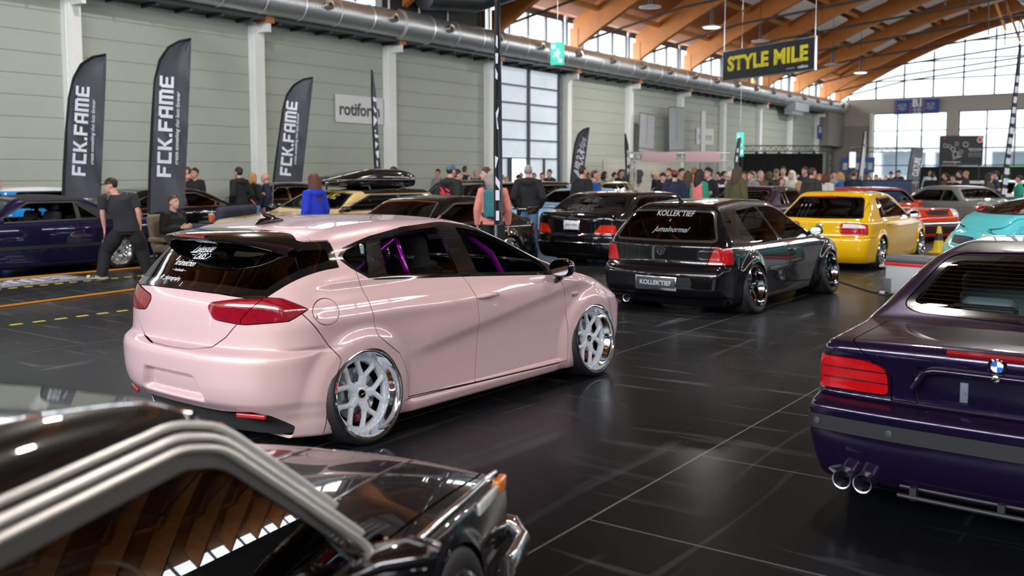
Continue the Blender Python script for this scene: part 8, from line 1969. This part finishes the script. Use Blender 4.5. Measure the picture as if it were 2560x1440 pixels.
mb = MB(); truss(mb, (-2.5, -.2, 3.05), (2.5, -.2, 3.05), .3, .025); mb.build('lighting_truss', DTRUSS, stg)
for q in (-2.45, 2.45): mb = MB(); truss(mb, (q, -.2, 0), (q, -.2, 2.9), .3, .025); mb.build('truss_post', DTRUSS, stg)
for q, lit in ((-1.6, 1), (-1.15, 1), (-.4, 1), (.7, 1), (1.5, 0)):
    mb = MB(); mb.lathe([(.0, 0), (.08, 0), (.10, .22), (.0, .24)], 12, Tm((q, -.45, 2.80), rx=R(115))); lm = mb.build('spotlight', SATIN, stg)
    mb = MB(); mb.lathe([(.075, -.004), (0, -.004)], 12, Tm((q, -.45, 2.80), rx=R(115))); mb.build('spotlight_lens', mat('spot_glow', (1, 1, 1), .5, emit=(1, .92, .75), es=14) if lit else SATIN, lm)
tr2 = thing('truss_gate', 'dark goalpost truss with lit white boxes right of the stage', 'truss', (-14.6, 54.6, 0), math.atan2(2.19, 3.1))
mb = MB(); truss(mb, (-1.0, 0, 3.0), (2.6, 0, 3.0), .25, .02); mb.build('beam', DTRUSS, tr2)
for q in (-1.0, 2.6):
    mb = MB(); truss(mb, (q, 0, 0), (q, 0, 2.9), .25, .02); mb.build('post', DTRUSS, tr2)
    mb = MB(); mb.rbox((q, -.2, 2.45), (.30, .2, .85), .03); mb.build('lit_box', mat('pale_pink_lightbox', (.8, .7, .75), .5, emit=(1, .88, .95), es=.7), tr2)
inf = thing('info_board', 'blue and white information board low on the end wall', 'sign', (-20.3, EY - .6, 2.35)); mb = MB(); mb.rbox((0, 0, 0), (2.4, .06, 1.1), .01, seg=1); mb.build('panel', mat('info_blue', (.03, .14, .42), .5), inf, smooth=0)
mb = MB()
for i in range(5): mb.box((-.9 + .45 * i, -.04, -.1 + .08 * (i % 2)), (.32, .01, .5))
mb.build('maps', BANW, inf, smooth=0)
# blue counter, black poster wall, black stand
x, y = ground(2208, 36.0); bc = thing('blue_counter', 'long dark blue counter behind the orange red classic saloon', 'counter', (x, y, 0), math.atan2(.93, 1.31)); mb = MB(); mb.rbox((0, 0, .72), (1.7, .7, 1.44), .02); mb.build('counter_body', mat('deep_blue_board', (.008, .035, .11), .5), bc)
mb = MB(); mb.rbox((0, 0, 1.455), (1.76, .76, .03), .01); mb.build('counter_top', SATIN, bc)
x0, y0 = ground(2340, 55); x1, y1 = ground(2446, 55); po = thing('poster_wall', 'big black poster wall with metal parts and white text before the end windows', 'poster', ((x0 + x1) / 2, (y0 + y1) / 2, 3.03), math.atan2(y1 - y0, x1 - x0))
mb = MB(); mb.rbox((0, 0, 0), (2.45, .10, 1.62), .02, seg=1); mb.build('panel', mat('black_poster', (.008, .008, .010), .45), po, smooth=0)
MP = Tm((0, -.055, 0), rx=PI / 2); lettering('OXXO', MP @ Matrix.Translation((-1.0, .66, 0)), mat('red_print', (.62, .02, .03), .6), po, width=.22, bold=.03)
for i, (tx, zz, w_) in enumerate((('Internal tuning', .06, .75), ('clean better parts', -.04, .60), ('pistons rods valves', -.18, .72), ('gaskets and bearings', -.26, .72), ('made to measure', -.34, .70), ('www.tuningparts', -.68, 1.0))): lettering(tx, MP @ Matrix.Translation((.75 if i < 5 else -.55, zz, 0)), WHITE if i in (0, 1, 5) else MGREY, po, width=w_)
mb = MB()
for (a, b, r_) in ((-.95, .25, .13), (-.7, .2, .12), (-.5, .05, .15), (-.3, .35, .12), (.2, .32, .17), (-.35, -.25, .2), (-.05, -.1, .12)): mb.lathe([(r_ * .55, .0), (r_ * .6, .03), (r_, .03), (r_ * 1.02, 0)], 16, MP @ Matrix.Translation((a, b, 0)))
mb.rbox((-.25, -.06, -.42), (.55, .03, .10), .02, Matrix.Rotation(-.35, 3, 'Y')); mb.build('metal_parts', mat('steel_print', (.22, .24, .26), .5), po, smooth=30)
mb = MB(); mb.lathe([(.13, 0), (.13, .01), (.16, .01), (.16, 0)], 20, MP @ Matrix.Translation((1.02, .58, 0)), closed=True); mb.build('round_logo', WHITE, po); mb = MB(); mb.lathe([(0, .006), (.10, .006)], 14, MP @ Matrix.Translation((1.02, .58, 0))); mb.build('logo_core', mat('red_print', (.62, .02, .03), .6), po)
mb = MB()
for q in (-1.1, 1.1): mb.tube([(q, .1, -.8), (q, .1, -3.02)], .04, 8)
mb.build('stand_leg', SATIN, po)
x, y = ground(2425, 56.5); bs = thing('black_stand', 'long black exhibition stand wall under the poster wall', 'partition', (x, y, 0), math.atan2(y1 - y0, x1 - x0)); mb = MB(); mb.box((0, 0, 1.05), (6.2, .12, 2.1)); mb.build('panel', mat('black_molton2', (.006, .006, .007), .9), bs, smooth=0)
mb = MB(); mb.box((-.3, -.08, 2.12), (3.6, .05, .05)); mb.build('top_rail', ALU, bs, smooth=0); mb = MB(); mb.box((2.6, -.09, 2.12), (2.0, .04, .06)); mb.tube([(1.6, -.12, 1.55), (2.1, -.12, 1.75), (2.1, -.12, 1.35), (1.6, -.12, 1.55), (1.6, -.12, 1.15)], .04, 6); mb.build('green_marks', mat('acid_green', (.08, .55, .05), .5), bs)
# ================================================================== floor things
ORANGE = mat('orange_rope', (.75, .27, .01), .7, bump=.6, bscale=250); TAPE = mat('yellow_floor_tape', (.72, .60, .05), .6)
for i, (a, b, lb) in enumerate((((-15.42, 6.3), (-15.25, 10.6), 'orange rope on the floor along the violet convertible'), ((-12.05, 4.9), (-12.75, 10.5), 'orange rope on the floor between the two dashed yellow lines'))):
    mb = MB(); mb.tube([(a[0] + (b[0] - a[0]) * u, a[1] + (b[1] - a[1]) * u, .014) for u in np.linspace(0, 1, 12)], .013, 6); o = mb.build('rope', ORANGE); tag(o, lb, 'rope')
for (xx, n_, y_0, lb, gp) in ((-14.16, 16, 6.3, 'yellow tape dash of the dashed line nearer the violet convertible', 'yellow dashes of the far line'), (-10.69, 20, 4.7, 'yellow tape dash of the dashed line behind the pink hatchback', 'yellow dashes of the near line')):
    mb = MB(); mb.box((0, 0, .0015), (.055, .115 if xx < -12 else .135, .003)); first = mb.build('floor_tape', TAPE, None, smooth=0); tag(first, lb, 'tape', gp); st_ = .235 if xx < -12 else .262
    for i in range(n_):
        o = first if i == 0 else first.copy()
        if i: COL.objects.link(o)
        o.location = (xx, y_0 + st_ * i, 0)
fm = thing('floor_mat', 'dark mat with white letters lying on the floor before the convertible', 'mat', (-14.85, 6.6, 0), R(90)); mb = MB(); mb.rbox((0, 0, .004), (4.2, 1.15, .008), .003, seg=1); mb.build('mat_cloth', FABRIC, fm, smooth=0)
mbt, w0 = block_text('FCK.FAME', Tm((-1.7, -.20, .010)), .52); mbt.build('lettering', PRINT, fm, smooth=0); lettering('create something that lasts forever', Tm((.2, -.40, .010)), PRINT, fm, width=3.0, shear=.3, name='slogan')
cn = thing('traffic_cone', 'yellow traffic cone with black band behind the yellow hatchback', 'cone', (*ground(2346, 20.5), 0))
mb = MB(); mb.rbox((0, 0, .015), (.36, .36, .03), .012); mb.lathe([(.13, .03), (.10, .2), (.085, .27)], 20); mb.lathe([(.060, .42), (.035, .56), (0, .57)], 20); mb.build('cone_body', mat('cone_yellow', (.80, .55, .01), .45), cn)
mb = MB(); mb.lathe([(.0855, .27), (.0605, .42)], 20); mb.build('black_band', SATIN, cn)
ck = thing('cool_box', 'grey cool box with red stripe and dark lid between yellow and violet cars', 'cool box', (-3.12, 14.05, 0), R(-12)); GR = mat('light_grey_plastic', (.42, .43, .44), .5)
mb = MB(); mb.rbox((0, 0, .22), (.62, .42, .42), .04); mb.build('box', GR, ck, smooth=50); mb = MB(); mb.rbox((0, 0, .435), (.635, .435, .045), .015); mb.build('red_stripe', mat('red_plastic', (.60, .02, .02), .4), ck, smooth=50)
mb = MB(); mb.rbox((0, 0, .50), (.63, .43, .10), .04); mb.build('lid', mat('dark_grey_plastic', (.10, .105, .11), .5), ck, smooth=50); mb = MB(); mb.tube([(-.31, -.15, .40), (-.40, -.15, .39), (-.40, .15, .39), (-.31, .15, .40)], .02, 8); mb.build('handle', GR, ck)
for q in (1, -1): mb = MB(); mb.rbox((q * .27, -.215, .12), (.12, .02, .22), .008); mb.build('side_guard', mat('dark_grey_plastic', (.10, .105, .11), .5), ck)
mb = MB(); mb.tube([(-3.4, 13.85, .03), (-3.6, 13.95, .008), (-3.75, 14.15, .008), (-4.1, 14.62, .008), (-4.4, 15.05, .008), (-4.9, 15.6, .008)], .010, 8); o = mb.build('power_cable', SATIN); tag(o, 'black power cable running from the cool box over the floor', 'cable')
mb = MB(); mb.rbox((0, 0, 0), (.07, .05, .04), .01); o = mb.build('cable_plug', GR, None); o.location = (-3.47, 13.83, .035); tag(o, 'small pale plug at the end of the black power cable', 'plug')
